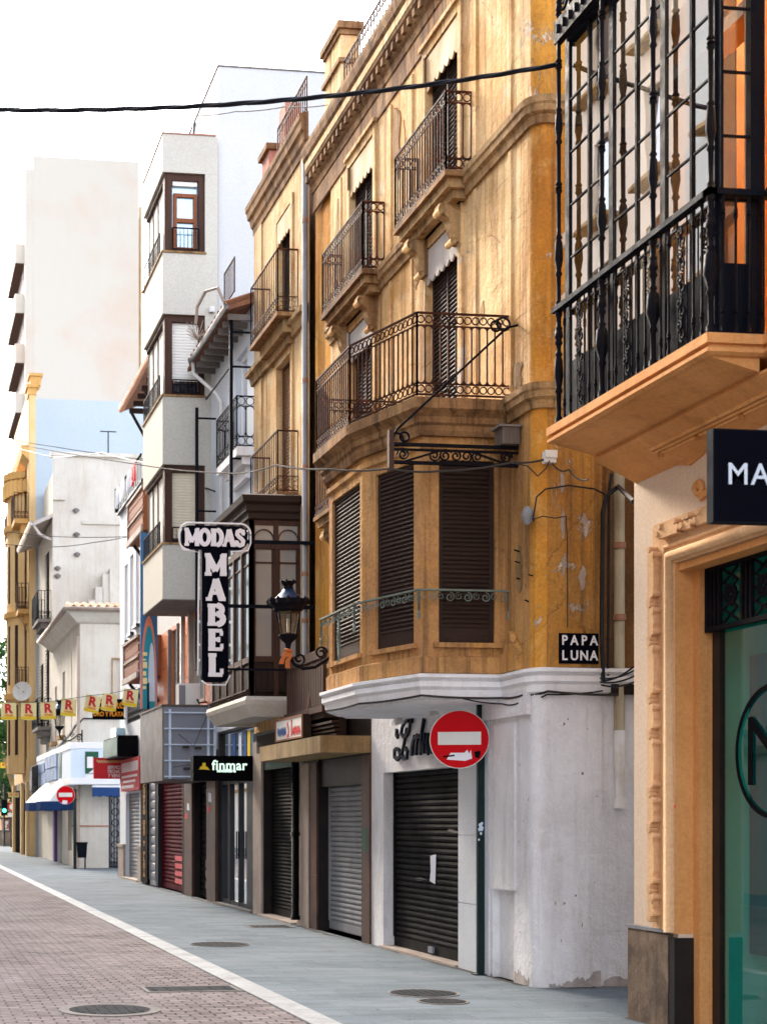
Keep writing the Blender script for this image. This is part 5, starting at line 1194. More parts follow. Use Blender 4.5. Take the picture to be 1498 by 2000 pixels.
for ch, y0, y1, x0, x1 in (('M', 1082, 1124, 401, 442), ('A', 1130, 1173, 402, 440), ('B', 1180, 1222, 404, 440), ('E', 1229, 1271, 405, 437), ('L', 1277, 1321, 405, 437)):
    slab(ch, (mx(x0)+mx(x1))/2, (mz(y0)+mz(y1))/2, mx(x1)-mx(x0), mz(y0)-mz(y1), .085).build('letter', M['letter_white'], t)
# wall lanterns
def lantern(name, label, cx, cy, zb, H, dirv, blen, ribbon=False):
    t = thing('wall_lantern', label, 'street lamp', (cx, cy, zb), 'wall lanterns of the street'); k = H/.9
    mb = MB(); mb.lathe([(.015*k, zb), (.03*k, zb+.03*k), (.045*k, zb+.1*k), (.09*k, zb+.14*k), (.13*k, zb+.19*k), (.13*k, zb+.21*k), (.12*k, zb+.215*k)], cx, cy, 8, False); mb.build('base', M['iron_black'], t)
    mb = MB(); mb.lathe([(.105*k, zb+.215*k), (.165*k, zb+.53*k)], cx, cy, 6, False); mb.build('glass', M['lamp_glass'], t)
    mb = MB()
    for i in range(6):
        a = 2*PI*(i+.5)/6; mb.bar((cx+.108*k*math.cos(a), cy+.108*k*math.sin(a), zb+.2*k), (cx+.17*k*math.cos(a), cy+.17*k*math.sin(a), zb+.55*k), .009*k)
    mb.lathe([(.15*k, zb+.50*k), (.20*k, zb+.53*k), (.20*k, zb+.56*k), (.25*k, zb+.60*k), (.27*k, zb+.66*k), (.23*k, zb+.66*k), (.18*k, zb+.65*k)], cx, cy, 12, False)
    for i in range(12):
        a = 2*PI*(i+.5)/12; mb.lathe([(.03*k, zb+.6*k), (.035*k, zb+.65*k), (.01*k, zb+.69*k)], cx+.25*k*math.cos(a), cy+.25*k*math.sin(a), 5)
    mb.build('cage', M['iron_black'], t)
    mb = MB(); mb.lathe([(.20*k, zb+.65*k), (.15*k, zb+.71*k), (.09*k, zb+.76*k), (.07*k, zb+.80*k)], cx, cy, 12); mb.build('dome', M['lamp_blue'], t)
    mb = MB(); mb.lathe([(.07*k, zb+.80*k), (.06*k, zb+.84*k), (.10*k, zb+.90*k), (.085*k, zb+.90*k)], cx, cy, 8, False)
    for i in range(6): a = i*PI/3; mb.lathe([(.02*k, zb+.88*k), (.015*k, zb+.92*k)], cx+.09*k*math.cos(a), cy+.09*k*math.sin(a), 4)
    mb.build('crown', M['iron_black'], t)
    mb = MB(); mb.lathe([(.02*k, zb+.24*k), (.02*k, zb+.42*k)], cx, cy, 6); mb.build('bulb', M['white'], t)
    d = Vector((dirv[0], dirv[1], 0)).normalized(); L = blen; P = lambda u, v: (cx+d.x*u, cy+d.y*u, zb+v)
    mb = MB(); mb.tube([P(0, .02), P(.02, -.08), P(.08, -.17), P(.2, -.22), P(.34, -.2), P(.5, -.1), P(.62, .0), P(L, .02)], .022, 6)
    fr = Fr((cx, cy), (d.x, d.y), (-d.y, d.x)); mb.tube(scroll(fr, .14, zb-.1, .09, 0, 1.4, PI, 1), .014, 5); mb.tube(scroll(fr, .42, zb-.02, .08, 0, 1.4, 0, 1), .013, 5); mb.tube(scroll(fr, min(L-.1, .68), zb-.1, .1, 0, 1.4, PI/2, -1), .015, 5); mb.bar(P(L, -.25), P(L, .15), .03)
    mb.build('bracket', M['iron_black'], t)
    if ribbon:
        mb = MB()
        for s, l in ((-1, .17), (.2, .22)):
            pts = [(cx+s*.03, cy-.03, zb), (cx+s*.06, cy-.05, zb-.08), (cx+s*.05-.03, cy-.05, zb-l*.6), (cx+s*.07-.03, cy-.05, zb-l)]
            for a, b in zip(pts, pts[1:]): mb.hexa([(a[0]-.025, a[1], a[2]), (a[0]+.025, a[1], a[2]), (a[0]+.025, a[1]+.006, a[2]), (a[0]-.025, a[1]+.006, a[2]), (b[0]-.03, b[1], b[2]), (b[0]+.03, b[1], b[2]), (b[0]+.03, b[1]+.006, b[2]), (b[0]-.03, b[1]+.006, b[2])])
        mb.tube([(cx+.045*math.cos(i), cy+.045*math.sin(i), zb+.01*math.sin(2*i)) for i in [k*.6 for k in range(11)]], .02, 5); mb.build('ribbon', M['cloth_orange'], t)
    return t
q0 = onY(563, 1268, 18.6); q1 = onY(563, 1136, 18.6)
lantern('wall_lantern', 'black iron wall lantern with blue cap and orange ribbon beside the yellow bay', q0.x, 18.6, q0.z-.02, q1.z-q0.z+.02, (1, .0), X1-q0.x, True)
# ================================================================ SMALL WHITE HOUSE
B3 = thing('white_house', 'small white house with sloping tiled eave and curved iron balcony', 'house', (X1, 27.9, 0))
mb = MB(); ops = [(26.6, 27.5, 8.12, 10.0), (26.6, 27.5, 5.3, 7.3)]
mb.wall(F1, Y2b, 29.8, 3.3, 10.6, ops, .18); mb.quad((X1, 29.8, 3), (13, 29.8, 3), (13, 29.8, 10.6), (X1, 29.8, 10.6)); mb.build('wall', M['blue_white'], B3)
mb = MB()
mb.hexa([(5.62, Y2b+.03, 10.42), (9, Y2b+.03, 11.6), (9, 29.75, 11.6), (5.62, 29.75, 10.42), (5.62, Y2b+.03, 10.5), (9, Y2b+.03, 11.7), (9, 29.75, 11.7), (5.62, 29.75, 10.5)])
for i in range(13): y = 26.1+i*.28; mb.tube([(5.6, y, 10.53), (9, y, 11.73)], .08, 6)
rf = mb.build('roof', M['tile'], B3)
mb = MB(); mb.tube([(5.58, 25.95, 10.46), (5.58, 29.2, 10.46)], .05, 8); mb.build('gutter', M['pipe_grey'], rf)
for i in range(9): y = 26.15+i*.4; mb = MB(); mb.box(5.66, X1, y, y+.07, 10.30, 10.40); mb.build('rafter', M['concrete'], rf)
mb = MB(); mb.tube([(5.6, 29.1, 10.42), (5.62, 29.1, 10.2), (5.95, 28.6, 9.7), (6.03, 28.5, 9.5), (6.03, 28.5, 3.4)], .036, 7); mb.build('downpipe', M['pipe_white'], B3)
for z0, z1 in ((8.12, 10.0), (5.3, 7.3)):
    mb = MB(); frame4(mb, F1, 26.6, 27.5, z0, z1, .07, -.16, -.08); wd = mb.build('french_window', M['white'], B3)
    mb = MB(); mb.fquad(F1, 26.67, 27.43, z0+.07, z1-.07, -.12); mb.build('pane', M['pane_grey'], wd)
path = [(X1, 26.05), (5.79, 26.05), (5.79, 27.75), (X1, 27.75)]
mb = MB(); mb.prism(path, 7.93, 8.08); s = mb.build('balcony', M['white_trim'], B3)
mb = MB(); mb.prism([(X1, 26.15), (5.9, 26.15), (5.9, 27.6), (X1, 27.6)], 7.8, 7.929); mb.prism([(X1, 26.3), (6.0, 26.3), (6.0, 27.5), (X1, 27.5)], 7.6, 7.799); mb.build('slab_moulding', M['white_trim'], s)
mb = MB(); rail_ring(mb, path, 8.08, 8.95, .13, .17, .011); mb.build('railing', M['iron_navy'], s)
mb = MB()
for y in (26.2, 29.3): mb.tube([(5.72, y, 4.5), (5.72, y, 10.35 if y < 27 else 9.6)], .035, 6)
for z in (10.1, 9.5, 7.9, 6.5, 5.4): mb.bar((5.72, 26.2, z), (X1, 26.2, z), .022)
for z in (9.4, 7.6): mb.bar((5.72, 29.3, z), (X1, 29.3, z), .022)
mb.bar((5.72, 26.2, 9.52), (5.72, 28.4, 9.52), .018); mb.build('iron_scaffold_frame', M['iron_navy'], B3)
mb = MB(); rail_bars(mb, [(5.75, 26.05), (5.75, 26.9)], 10.75, 11.35, .1); mb.build('roof_railing', M['iron_rust'], rf)
mb = MB(); mb.tube([(5.75, 26.6, 10.6), (5.6, 26.75, 11.05), (5.45, 27.1, 11.1), (5.35, 27.35, 10.9), (5.33, 27.4, 10.6)], .03, 5)
for i in range(26):
    a = random.random()*6.28; mb.tube([(5.5, 28.1, 10.55), (5.5+.2*math.cos(a), 28.1+.25*math.sin(a), 10.62+.25*random.random())], .008, 3)
mb.build('dry_plant', M['light_pillar'], rf)
# ground floor: estate agent's shop
mb = MB(); mb.wall(F1, Y2b, 29.15, 0, 3.3, [(26.05, 29.1, 0, 2.45, .15), (26.15, 29.0, 2.68, 3.25, .1)], .15, True); mb.build('shop_front', M['dark_stone'], B3)
mb = MB()
for u0, u1 in ((26.07, 26.75), (26.75, 26.83), (27.45, 27.52), (28.25, 28.33), (28.95, 29.08)): mb.fbox(F1, u0, u1, 0, 2.44, -.14, -.04)
mb.fbox(F1, 26.83, 28.95, 2.28, 2.44, -.139, -.05); mb.fbox(F1, 26.83, 28.95, 0, .1, -.139, -.05); gd = mb.build('glass_door', M['door_black'], B3)
for u0, u1 in ((26.83, 27.45), (27.52, 28.25), (28.33, 28.95)): mb = MB(); mb.fquad(F1, u0, u1, .1, 2.28, -.09); mb.build('pane', M['pane_door'], gd)
mb = MB(); mb.fquad(F1, 26.83, 28.95, .05, 2.28, -.145); mb.build('shop_screen', M['metal_light'], gd)
mb = MB(); mb.bar(F1.P(27.56, .9, -.02), F1.P(27.56, 1.4, -.02), .015); mb.bar(F1.P(27.4, .9, -.02), F1.P(27.4, 1.4, -.02), .015); mb.build('door_handle', M['black'], gd)
mb = MB(); mb.fbox(F1, 26.05, 29.1, 0, .03, -.15, .08); mb.build('doorstep', M['concrete'], B3)
mb = MB(); mb.fquad(F1, 26.2, 29.0, 2.7, 3.24, -.06); wn = mb.build('upper_window', M['pane_dark'], B3)
mb = MB()
for i, (u, c) in enumerate(((26.3, 'board_blue'), (26.6, 'yellow'), (26.9, 'blue'), (27.3, 'light_blue'), (27.8, 'blue'))):
    mb2 = MB(); mb2.fbox(F1, u, u+.22, 2.74, 3.2, -.058, -.05); mb2.build('poster', M[c], wn)
mb = MB(); mb.fbox(F1, 29.15, 30.0, 0, 2.62, -.05, .05); mb.build('shop_pier', M['brown_marble'], B3)
# FINMAR sign
YQ = 26.02; fq = FY(YQ)
t = thing('estate_sign', 'black box sign lettered finmar with a yellow logo', 'shop sign', (X1, YQ, 2.3))
xa, xb = xY(378, YQ), xY(496, YQ); za, zb = zY(430, 1525, YQ), zY(430, 1476, YQ)
mb = MB(); mb.fbox(fq, xa, xb, za, zb, -.25, 0); mb.build('case', M['black'], t)
def qx(x): return xY(x, YQ)
def qz(y): return zY(430, y, YQ)
mb = MB()
for k, pts in enumerate(([(396, 1490), (402, 1490), (402, 1496), (395, 1499)], [(392, 1497), (404, 1497), (408, 1502), (390, 1503)], [(388, 1503), (395, 1499), (405, 1498), (410, 1504), (400, 1503)])): mb.fextr(fq, [(qx(x), qz(y)) for x, y in pts], .001+.0004*k, .012+.0004*k)
mb.build('logo', M['yellow'], t)
lit = emit('lit_letters', (.72, 1, .82), .16)
textmesh('lettering', 'finmar', fq, (qx(414)+qx(483))/2, qz(1495.5), .24, lit, t, .006, ext=.004, bold=.0045, sx=.95, spacing=1.06)
textmesh('lettering', 'inmobiliaria', fq, (qx(424)+qx(461))/2, qz(1505.5), .075, lit, t, .006, ext=.003, bold=.003, sx=.95)
# ================================================================ MODERN GREY CREAM BLOCK
B4 = thing('modern_block', 'modern cream block with stacked corner windows jutting over the pavement', 'apartment block', (X1, 33, 0))
XB = 5.13; YB0 = 29.78; YB1 = 32.2; fb0 = FY(YB0); fb1 = FX(XB)
bands = [(5.95, 7.06), (8.6, 9.97), (11.56, 12.8), (14.35, 15.1)]
wins = [(7.06, 8.6), (9.97, 11.56), (12.8, 14.35)]
mb = MB(); mb.box(XB, 6.2, YB0, YB1, *bands[0]); jb = mb.build('oriel', M['grey_cream'], B4)
for b in bands[1:]: mb = MB(); mb.box(XB, 6.2, YB0, YB1, *b); mb.build('spandrel', M['grey_cream'], jb)
mb = MB(); mb.box(XB+.02, 6.18, YB0+.02, YB1-.02, 5.93, 5.949); mb.build('soffit', M['concrete'], jb)
mb = MB(); mb.box(XB-.015, 6.2, YB0-.015, YB1+.015, 15.1, 15.13); mb.build('coping', M['brick_red'], jb)
mb = MB(); mb.box(5.98, 6.24, YB0+.002, YB1, 5.96, 15.09); mb.build('party_strip', M['grey_cream'], jb)
for k, (z0, z1) in enumerate(wins):
    mb = MB(); mb.fbox(fb0, XB+.05, XB+.2, z0, z1, -.25, -.06); mb.fbox(fb0, 5.86, 5.975, z0, z1, -.25, -.05); mb.fbox(fb0, XB+.2, 5.86, z1-.13, z1, -.25, -.06); mb.fbox(fb0, XB+.2, 5.86, z0, z0+.06, -.25, -.06)
    for y in (29.83, 30.28, 30.95, 31.55, 32.1): mb.fbox(fb1, y, y+.05, z0, z1, -.2, -.1)
    mb.fbox(fb1, 29.85, 32.15, z1-.1, z1-.001, -.25, -.05)
    wd = mb.build('corner_window', M['brown_wood'], jb)
    mb = MB(); mb.fbox(fb0, XB-.02, 6.0, z0-.035, z0+.0, -.04, .03); mb.fbox(fb1, 29.8, YB1, z0-.035, z0, -.04, .03); mb.build('window_sill', M['stone_trim'], wd)
    if k == 2:
        mb = MB(); frame4(mb, fb0, XB+.24, 5.84, z0+.06, z1-.36, .07, -.2, -.12); mb.fbox(fb0, XB+.31, 5.77, z0+.62, z0+.7, -.2, -.12); mb.build('sash', M['red_wood'], wd)
        mb = MB(); mb.fquad(fb0, XB+.2, 5.86, z0+.06, z1-.13, -.17); mb.build('pane', M['pane_painted_sky'], wd)
        mb = MB(); mb.fbox(fb0, XB+.22, 5.84, z1-.22, z1-.135, -.16, -.1); mb.build('blind_box', M['white_blind'], wd)
    else:
        bm = M['white_blind'] if k == 1 else M['cream_blind']; lo_ = .32 if k == 1 else .12
        mb = MB(); corrugated(mb, fb0, XB+.2, 5.86, z0+lo_, z1-.13, -.15, .055, .012); mb.build('roller_blind', bm, wd)
        mb = MB(); mb.fquad(fb0, XB+.2, 5.86, z0+.06, z0+lo_, -.16); mb.build('pane', M['pane_dark'], wd)
    mb = MB()
    for y0, y1 in ((29.88, 30.28), (30.33, 30.95), (31.0, 31.55), (31.6, 32.1)): corrugated(mb, fb1, y0, y1, z0, z1-.1, -.13, .055, .012)
    mb.build('roller_blind', M['white_blind'], wd)
    mb = MB(); rail_bars(mb, [(5.86, YB0-.0), (XB+.2, YB0-.0)], z0+.03, z0+.46 if k == 2 else z0+.3, .075, 0, .006); rail_bars(mb, [(XB-.0, 30.1), (XB-.0, YB1-.1)], z0+.03, z0+.46, .075, 0, .006); mb.build('railing', M['iron_black'], wd)
mb = MB(); mb.box(6.27, 14, 29.9, 37.9, 2.6, 16.55); mb.build('gable_block', M['pure_white'], B4)
mb = MB(); mb.box(6.25, 14, 29.88, 38, 16.55, 16.58); mb.build('roof_coping', M['concrete'], B4)
q = onX(375, 250, 6.1); mb = MB(); mb.tube([(6.0, 31.4, 15.1), (6.0, 31.5, 15.4), (6.1, 31.7, 15.8), (6.25, 32.3, 16.5)], .03, 5); mb.build('roof_cable', M['cable'], B4)
mb = MB(); mb.tube([onY(414, 610, YB0-.05)-Vector((0, 0, 0)), onY(414, 600, YB0-.05)], .06, 6); mb.build('porch_light', M['plastic_white'], B4)
# lower storeys
mb = MB(); mb.wall(F1, 29.8, 38, 3.3, 5.95, [(33.2, 34.2, 3.9, 5.85), (30.4, 31.6, 4.0, 5.8)], .1); mb.build('tiled_wall', M['orange_tile'], B4)
mb = MB()
for z in (3.75, 4.2, 4.65, 5.1, 5.55): mb.fbox(F1, 31.7, 33.1, z, z+.012, 0, .004); mb.fbox(F1, 34.3, 37, z, z+.012, 0, .004)
mb.build('tile_joints', M['dark_stone'], B4)
mb = MB(); corrugated(mb, F1, 33.2, 34.2, 3.9, 5.85, -.06, .06, .01); sh = mb.build('roller_blind', M['concrete'], B4)
mb = MB(); mb.fbox(F1, 33.1, 33.2, 3.8, 5.9, 0, .08); mb.fbox(F1, 34.2, 34.3, 3.8, 5.9, 0, .08); mb.build('window_jamb', M['concrete'], sh)
mb = MB(); mb.fquad(F1, 30.4, 31.6, 4.0, 5.8, -.07); wn = mb.build('side_window', M['pane_painted_sky'], B4)
mb = MB(); frame4(mb, F1, 30.4, 31.6, 4.0, 5.8, .07, -.07, .01); mb.fbox(F1, 31.62, 31.75, 3.4, 5.94, .0, .1); mb.build('window_frame', M['light_pillar'], wn)
mb = MB(); mb.tube([(5.98, 32.2, 3.8), (5.98, 32.2, 5.93)], .06, 6); mb.tube([(5.98, 35.9, 4.6), (5.98, 35.9, 5.93)], .05, 6); mb.build('downpipe', M['pipe_white'], B4)
mb = MB(); rail_bars(mb, [(5.25, 32.2), (5.25, 35.2)], 3.82, 4.5, .14, .25, .012); mb.build('terrace_railing', M['iron_black'], B4)
# marquee box of sheet metal
t = thing('sign_box', 'empty rusty metal sign box with pale bars over the dark doorways', 'shop sign', (5.5, 30.5, 2.4))
ym = 29.35; fm2 = FY(ym); xa, xb = xY(318, ym), 6.09; za, zb = zY(340, 1524, ym), zY(340, 1379, ym)
mb = MB(); mb.box(xa, xb, ym, 32.1, za, zb); mb.build('case', M['metal_sheet'], t)
mb = MB(); mb.fbox(fm2, xa+.02, xb-.0, za+.02, zb-.02, .001, .008); mb.build('inner_panel', M['metal_light'], t)
mb = MB()
for i in range(5): z = za+.06+(zb-za-.2)*i/4; mb.fbox(fm2, xa+.03, xb, z, z+.025, .035, .06)
for x in (xa+.12, xb-.16, xb-.03): mb.fbox(fm2, x, x+.045, za+.03, zb-.06, .009, .034)
mb.build('lattice', M['metal_bar'], t)
mb = MB()
for x, z in ((xa+.38, za+.62), (xa+.62, za+.6), (xa+.4, za+.2), (xa+.55, za+.22)): mb.fbox(fm2, x, x+.13, z, z+.05, .061, .09)
mb.tube([fm2.P(xa+.3, za+.9, .07), fm2.P(xa+.6, za+.66, .07), fm2.P(xa+.9, zb-.1, .07)], .008, 4); mb.tube([fm2.P(xa+.2, za+.25, .07), fm2.P(xa+.5, za+.3, .07), fm2.P(xa+.8, za+.15, .07)], .008, 4); mb.build('wiring', M['cable_grey'], t)
mb = MB(); mb.box(xa-.02, xb, ym-.02, 32.12, zb, zb+.03); mb.build('lid', M['metal_sheet'], t)
q = onY(370, 1375, 30.2)
t = thing('air_conditioner', 'grey white air conditioner standing on the metal sign box', 'air conditioner', (q.x, 30.2, zb+.03))
x0, x1 = xY(350, 30.2), xY(391, 30.2); fa = FY(30.2)
mb = MB(); mb.box(x0, x1, 30.2, 30.55, zb+.03, zb+.52); mb.build('case', M['plastic_white'], t)
mb = MB(); mb.fbox(fa, x0+.16, x1-.03, zb+.07, zb+.46, .001, .012); mb.fbox(fa, x0+.2, x0+.33, zb+.4, zb+.42, .013, .02); mb.build('service_panel', M['sign_white'], t)
mb = MB(); mb.fbox(fa, x0+.0, x0+.13, zb+.06, zb+.48, .001, .01); mb.build('fan_grille', M['pipe_grey'], t)
mb = MB(); mb.tube([fa.P(x1-.06, zb+.2, .02), fa.P(x1-.03, zb+.12, .06), fa.P(x1+.1, zb+.15, .03), fa.P(x1+.25, zb+.12, .02), fa.P(x1+.4, zb+.3, .0)], .02, 5); mb.build('hose', M['cable'], t)
# projecting surfboard shaped banner
yb = 32.4; fbn = FY(yb); xa, xb = xY(275, yb), xY(308, yb); za, zb = zY(290, 1385, yb), zY(290, 1040, yb)
t = thing('banner_board', 'tall blue board with a coral arch beside the orange tiled wall', 'shop sign', (X1, yb, za))
mb = MB(); mb.fbox(fbn, xa, xb, za, zb, -.06, 0); mb.build('panel', M['board_blue'], t)
def bz(y): return zY(290, y, yb)
def arch(x0, x1, yt, ybm, w0, w1):
    mb = MB(); cx = (x0+x1)/2; zt, zbm = bz(yt), bz(ybm); pts = [(cx+(x1-x0)/2*math.sin(a)*(1), zbm+(zt-zbm)*max(0, math.cos(a))**.75) for a in [-PI/2+PI*i/20 for i in range(21)]]
    mb.fextr(fbn, pts, w0, w1); return mb
arch(xY(275, yb), xY(307, yb), 1203, 1384, .001, .006).build('arch', M['coral'], t)
arch(xY(279, yb), xY(304, yb), 1222, 1384, .007, .011).build('arch_field', M['teal_board'], t)
arch(xY(290, yb), xY(303, yb), 1255, 1370, .012, .015).build('pale_peak', M['metal_bar'], t)
mb = MB()
for i, (y0, y1) in enumerate(((1274, 1281), (1287, 1290), (1293, 1305), (1311, 1320), (1324, 1336), (1340, 1346))): mb.fbox(fbn, xY(279.5, yb), xY(288-(i % 2)*2, yb), bz(y1), bz(y0), .012, .015)
mb.build('lettering_block', M['pale_yellow'], t)
# shops at street level
mb = MB(); mb.wall(F1, 30.0, 38, 0, 3.3, [(30.0, 31.55, 0, 2.5, .2), (32.6, 35.7, 0, 2.5, .2), (36.9, 37.9, 0, 2.6, .2)], .2); mb.build('shop_front', M['dark_stone'], B4)
shop_shutter(B4, F1, 30.0, 31.55, .03, 2.5, -.17, M['black_shutter'], .12, 'grille_shutter')
mb = MB()
for i in range(7): mb.fbox(F1, 30.05, 30.6, 1.05+i*.17, 1.1+i*.17, -.145, -.13)
for i in range(3): mb.fbox(F1, 30.05, 31.0, .2+i*.22, .34+i*.22, -.145, -.13)
mb.build('shutter_slots', M['concrete'], B4)
mb = MB(); mb.fbox(F1, 31.55, 32.5, 0, 2.5, .001, .05); mb.build('shop_pier', M['brown_marble'], B4)
shop_shutter(B4, F1, 32.62, 35.68, .03, 2.5, -.08, M['red_shutter'], .09, 'wine_shutter')
mb = MB()
for i in range(4): mb.fbox(F1, 32.7, 34.0, .18+i*.17, .29+i*.17, -.045, -.04)
mb.build('pale_slots', M['red_faded'], B4)
for a, b in ((32.5, 32.6), (35.7, 35.85)): mb = MB(); mb.fbox(F1, a, b, 0, 2.5, .0, .06); mb.build('door_post', M['door_black'], B4)
shop_shutter(B4, F1, 36.0, 36.85, .03, 2.5, .03, M['steel_shutter'], .2, 'narrow_shutter')
fk = Fr((X1-.12, 0), (0, 1), (-1, 0))
t = thing('vertical_sign', 'narrow black sign with gold letters COMPRO ORO Y PLATA down the shop front', 'shop sign', (X1, 37.3, 0))
mb = MB(); mb.fbox(fk, 36.9, 37.95, .05, 2.6, -.1, 0); mb.build('panel', M['black'], t)
s = 'COMPRO ORO Y PLATA'
for i, ch in enumerate(s):
    if ch != ' ': textmesh('lettering', ch, fk, 37.35, 2.42-i*.128, .155, M['gold_letter'], t, .006, True, .002, .004, sx=2.4)
# ================================================================ BLUE WHITE HOUSE
B5 = thing('pale_house', 'pale bluish house with brown slatted balconies and a tiled roof terrace', 'house', (X1, 40.3, 0))
YA, YZ = 38.0, 42.4
mb = MB(); mb.shell(F1, YA, YZ, 2.6, 10.15, [(38.9, 39.5, 6.7, 8.7), (39.9, 40.5, 6.6, 8.6), (40.9, 41.5, 6.5, 8.5)], .18, 6); mb.build('wall', M['blue_white'], B5)
mb = MB()
for u in (38.9, 39.9, 40.9): mb.fbox(F1, u-.05, u+.65, 6.55-(u-38.9)*.1, 6.63-(u-38.9)*.1, 0, .1)
mb.build('window_sill', M['dark_stone'], B5)
for u in (38.9, 39.9, 40.9):
    z0 = 6.7-(u-38.9)*.1; mb = MB(); mb.fquad(F1, u, u+.6, z0, z0+2, -.1); wd = mb.build('blind_window', M['cream_blind'], B5)
    mb = MB(); frame4(mb, F1, u, u+.6, z0, z0+2, .06, -.1, -.05); mb.build('window_frame', M['white'], wd)
for (y0, y1, z0, z1, nm) in ((34.9, 37.2, 8.4, 9.3, 0), (35.6, 37.9, 5.1, 5.95, 0)):
    XQ = 5.55; mb = MB(); mb.box(XQ, X1, y0, y1, z0-.12, z0); s = mb.build('wooden_balcony', M['red_wood'], B5); fx = FX(XQ)
    mb = MB(); z = z0+.02
    while z < z1-.1: mb.fbox(fx, y0, y1, z, z+.19, -.03, 0); z += .215
    mb.fbox(FY(y0), XQ+.03, X1, z0, z1, -.03, 0); mb.build('slat_panel', M['red_wood'], s)
    mb = MB(); mb.fbox(fx, y0-.03, y1+.03, z0+.32, z0+.36, .001, .03); mb.fbox(fx, y0-.03, y1+.03, z0-.16, z0-.02, .001, .05); mb.fbox(fx, y0-.03, y1+.03, z1-.06, z1, .001, .04); mb.fbox(fx, y1-.08, y1, z0, z1, .001, .03); mb.build('trim', M['light_pillar'], s)
    mb = MB()
    for y in (y0+.3, y1-.3): mb.bar((X1, y, z0-.7), (XQ+.1, y, z0-.14), .05)
    mb.build('brace', M['dark_wood'], s)
# roof terrace with laundry and tiled shelter
mb = MB(); mb.tube([(6.0, YA, 10.75), (6.0, YZ, 10.75)], .03, 5); mb.box(5.95, 6.05, YZ-.1, YZ, 10.15, 10.8); y = YA
while y < YZ: mb.bar((6.0, y, 10.15), (6.0, y, 10.75), .012); y += .3
mb.build('terrace_railing', M['iron_navy'], B5)
mb = MB(); mb.fbox(F1, YA, YZ, 10.07, 10.15, .0, .1); mb.build('terrace_edge', M['dark_stone'], B5)
mb = MB(); mb.hexa([(6.3, 37.0, 13.15), (8.2, 37.0, 13.9), (8.2, 43.0, 13.9), (6.3, 43.0, 13.15), (6.3, 37.0, 13.3), (8.2, 37.0, 14.05), (8.2, 43.0, 14.05), (6.3, 43.0, 13.3)])
for i in range(22): y = 37.1+i*.28; mb.tube([(6.26, y, 13.35), (8.2, y, 14.1)], .1, 6)
rf = mb.build('roof', M['tile'], B5)
mb = MB(); mb.tube([(6.22, 36.9, 13.2), (6.22, 43.05, 13.2)], .09, 7); mb.build('gutter', M['pipe_rust'], rf)
mb = MB()
for i in range(8): mb.box(6.4, 7.2, 37.3+i*.75, 37.42+i*.75, 13.0, 13.13)
for y in (37.4, 40.2, 42.5): mb.box(6.85, 7.0, y, y+.15, 10.1, 13.1); mb.bar((6.9, y+.07, 12.2), (6.45, y+.07, 13.0), .05)
mb.build('roof_timber', M['dark_wood'], rf)
mb = MB(); mb.box(7.2, 9, 37.2, 42.6, 10.1, 13.1); mb.build('terrace_wall', M['blue_white'], B5)
for k, (y, z0, z1, mt, lab) in enumerate(((38.6, 10.2, 10.75, 'red', 'red cloth hanging on the roof terrace railing'), (39.4, 10.22, 10.72, 'laundry', 'pale blue cloth on the terrace railing beside the red one'), (40.6, 10.2, 10.72, 'white', 'white cloth draped over the middle of the terrace railing'), (41.5, 10.2, 10.73, 'laundry', 'grey blue cloth at the far end of the terrace railing'), (40.2, 11.3, 12.2, 'teal_cloth', 'green cloth hanging under the tiled terrace roof'))):
    mb = MB(); X = 5.95 if k < 4 else 6.6; n = 8
    for i in range(n):
        a = y+.7*i/n; b = y+.7*(i+1)/n; wa = .03*math.sin(i*1.7); wb = .03*math.sin((i+1)*1.7)
        mb.hexa([(X+wa, a, z0+.04*math.sin(i)), (X+wb, b, z0+.04*math.sin(i+1)), (X+wb+.01, b, z0+.04*math.sin(i+1)), (X+wa+.01, a, z0+.04*math.sin(i)), (X, a, z1), (X, b, z1), (X+.01, b, z1), (X+.01, a, z1)])
    tag(mb.build('laundry', M[mt]), lab, 'laundry')
# shop front below
mb = MB(); mb.wall(F1, 38, YZ, 0, 2.9, [(38.9, 41.3, 0, 2.3, .2)], .2); mb.quad((X1, YZ, 0), (12, YZ, 0), (12, YZ, 2.9), (X1, YZ, 2.9)); mb.build('shop_front', M['blue_white'], B5)
shop_shutter(B5, F1, 38.9, 41.3, .03, 2.3, -.15, M['steel_shutter'], .1)
mb = MB()
for a, b in ((38.1, 38.85), (41.35, 42.35)): mb.fbox(F1, a, b, 0, .85, .001, .06); mb.fbox(F1, a-.03, b+.03, .85, .93, .001, .09)
mb.build('stone_base', M['light_pillar'], B5)
mb = MB(); mb.fbox(F1, 38.8, 41.4, 0, .05, -.2, .1); mb.build('doorstep', M['light_pillar'], B5)
t = thing('shop_sign', 'faded red fascia sign on the pale house beside the metal box', 'shop sign', (5.9, 40, 2.6)); fx = FX(5.95)
mb = MB(); mb.fbox(fx, 38.0, 41.2, 2.35, 3.2, -.12, 0); mb.build('board', M['red_faded'], t)
mb = MB()
for i in range(9):
    u = 41.0-i*.32; mb.fbox(fx, u-.23, u, 2.85, 3.1, .001, .006)
    if i % 2: mb.fbox(fx, u-.16, u-.08, 2.9, 2.98, .0065, .007)
mb.build('worn_lettering', M['letter_white'], t)
mb = MB(); mb.fbox(fx, 38.3, 41, 2.7, 2.76, .001, .006); mb.fbox(fx, 38.6, 40.7, 2.57, 2.63, .001, .006); mb.fbox(fx, 38.9, 41, 2.42, 2.5, .001, .006); mb.build('stripe', M['letter_white'], t)
ys = 41.3; fs = FY(ys); xa, xb = xY(184, ys), xY(243, ys); za, zb = zY(210, 1521, ys), zY(210, 1480, ys)
t = thing('shop_sign', 'bright red projecting sign reading SERVICIO TECNICO Y VENTA', 'shop sign', (5.9, ys, za))
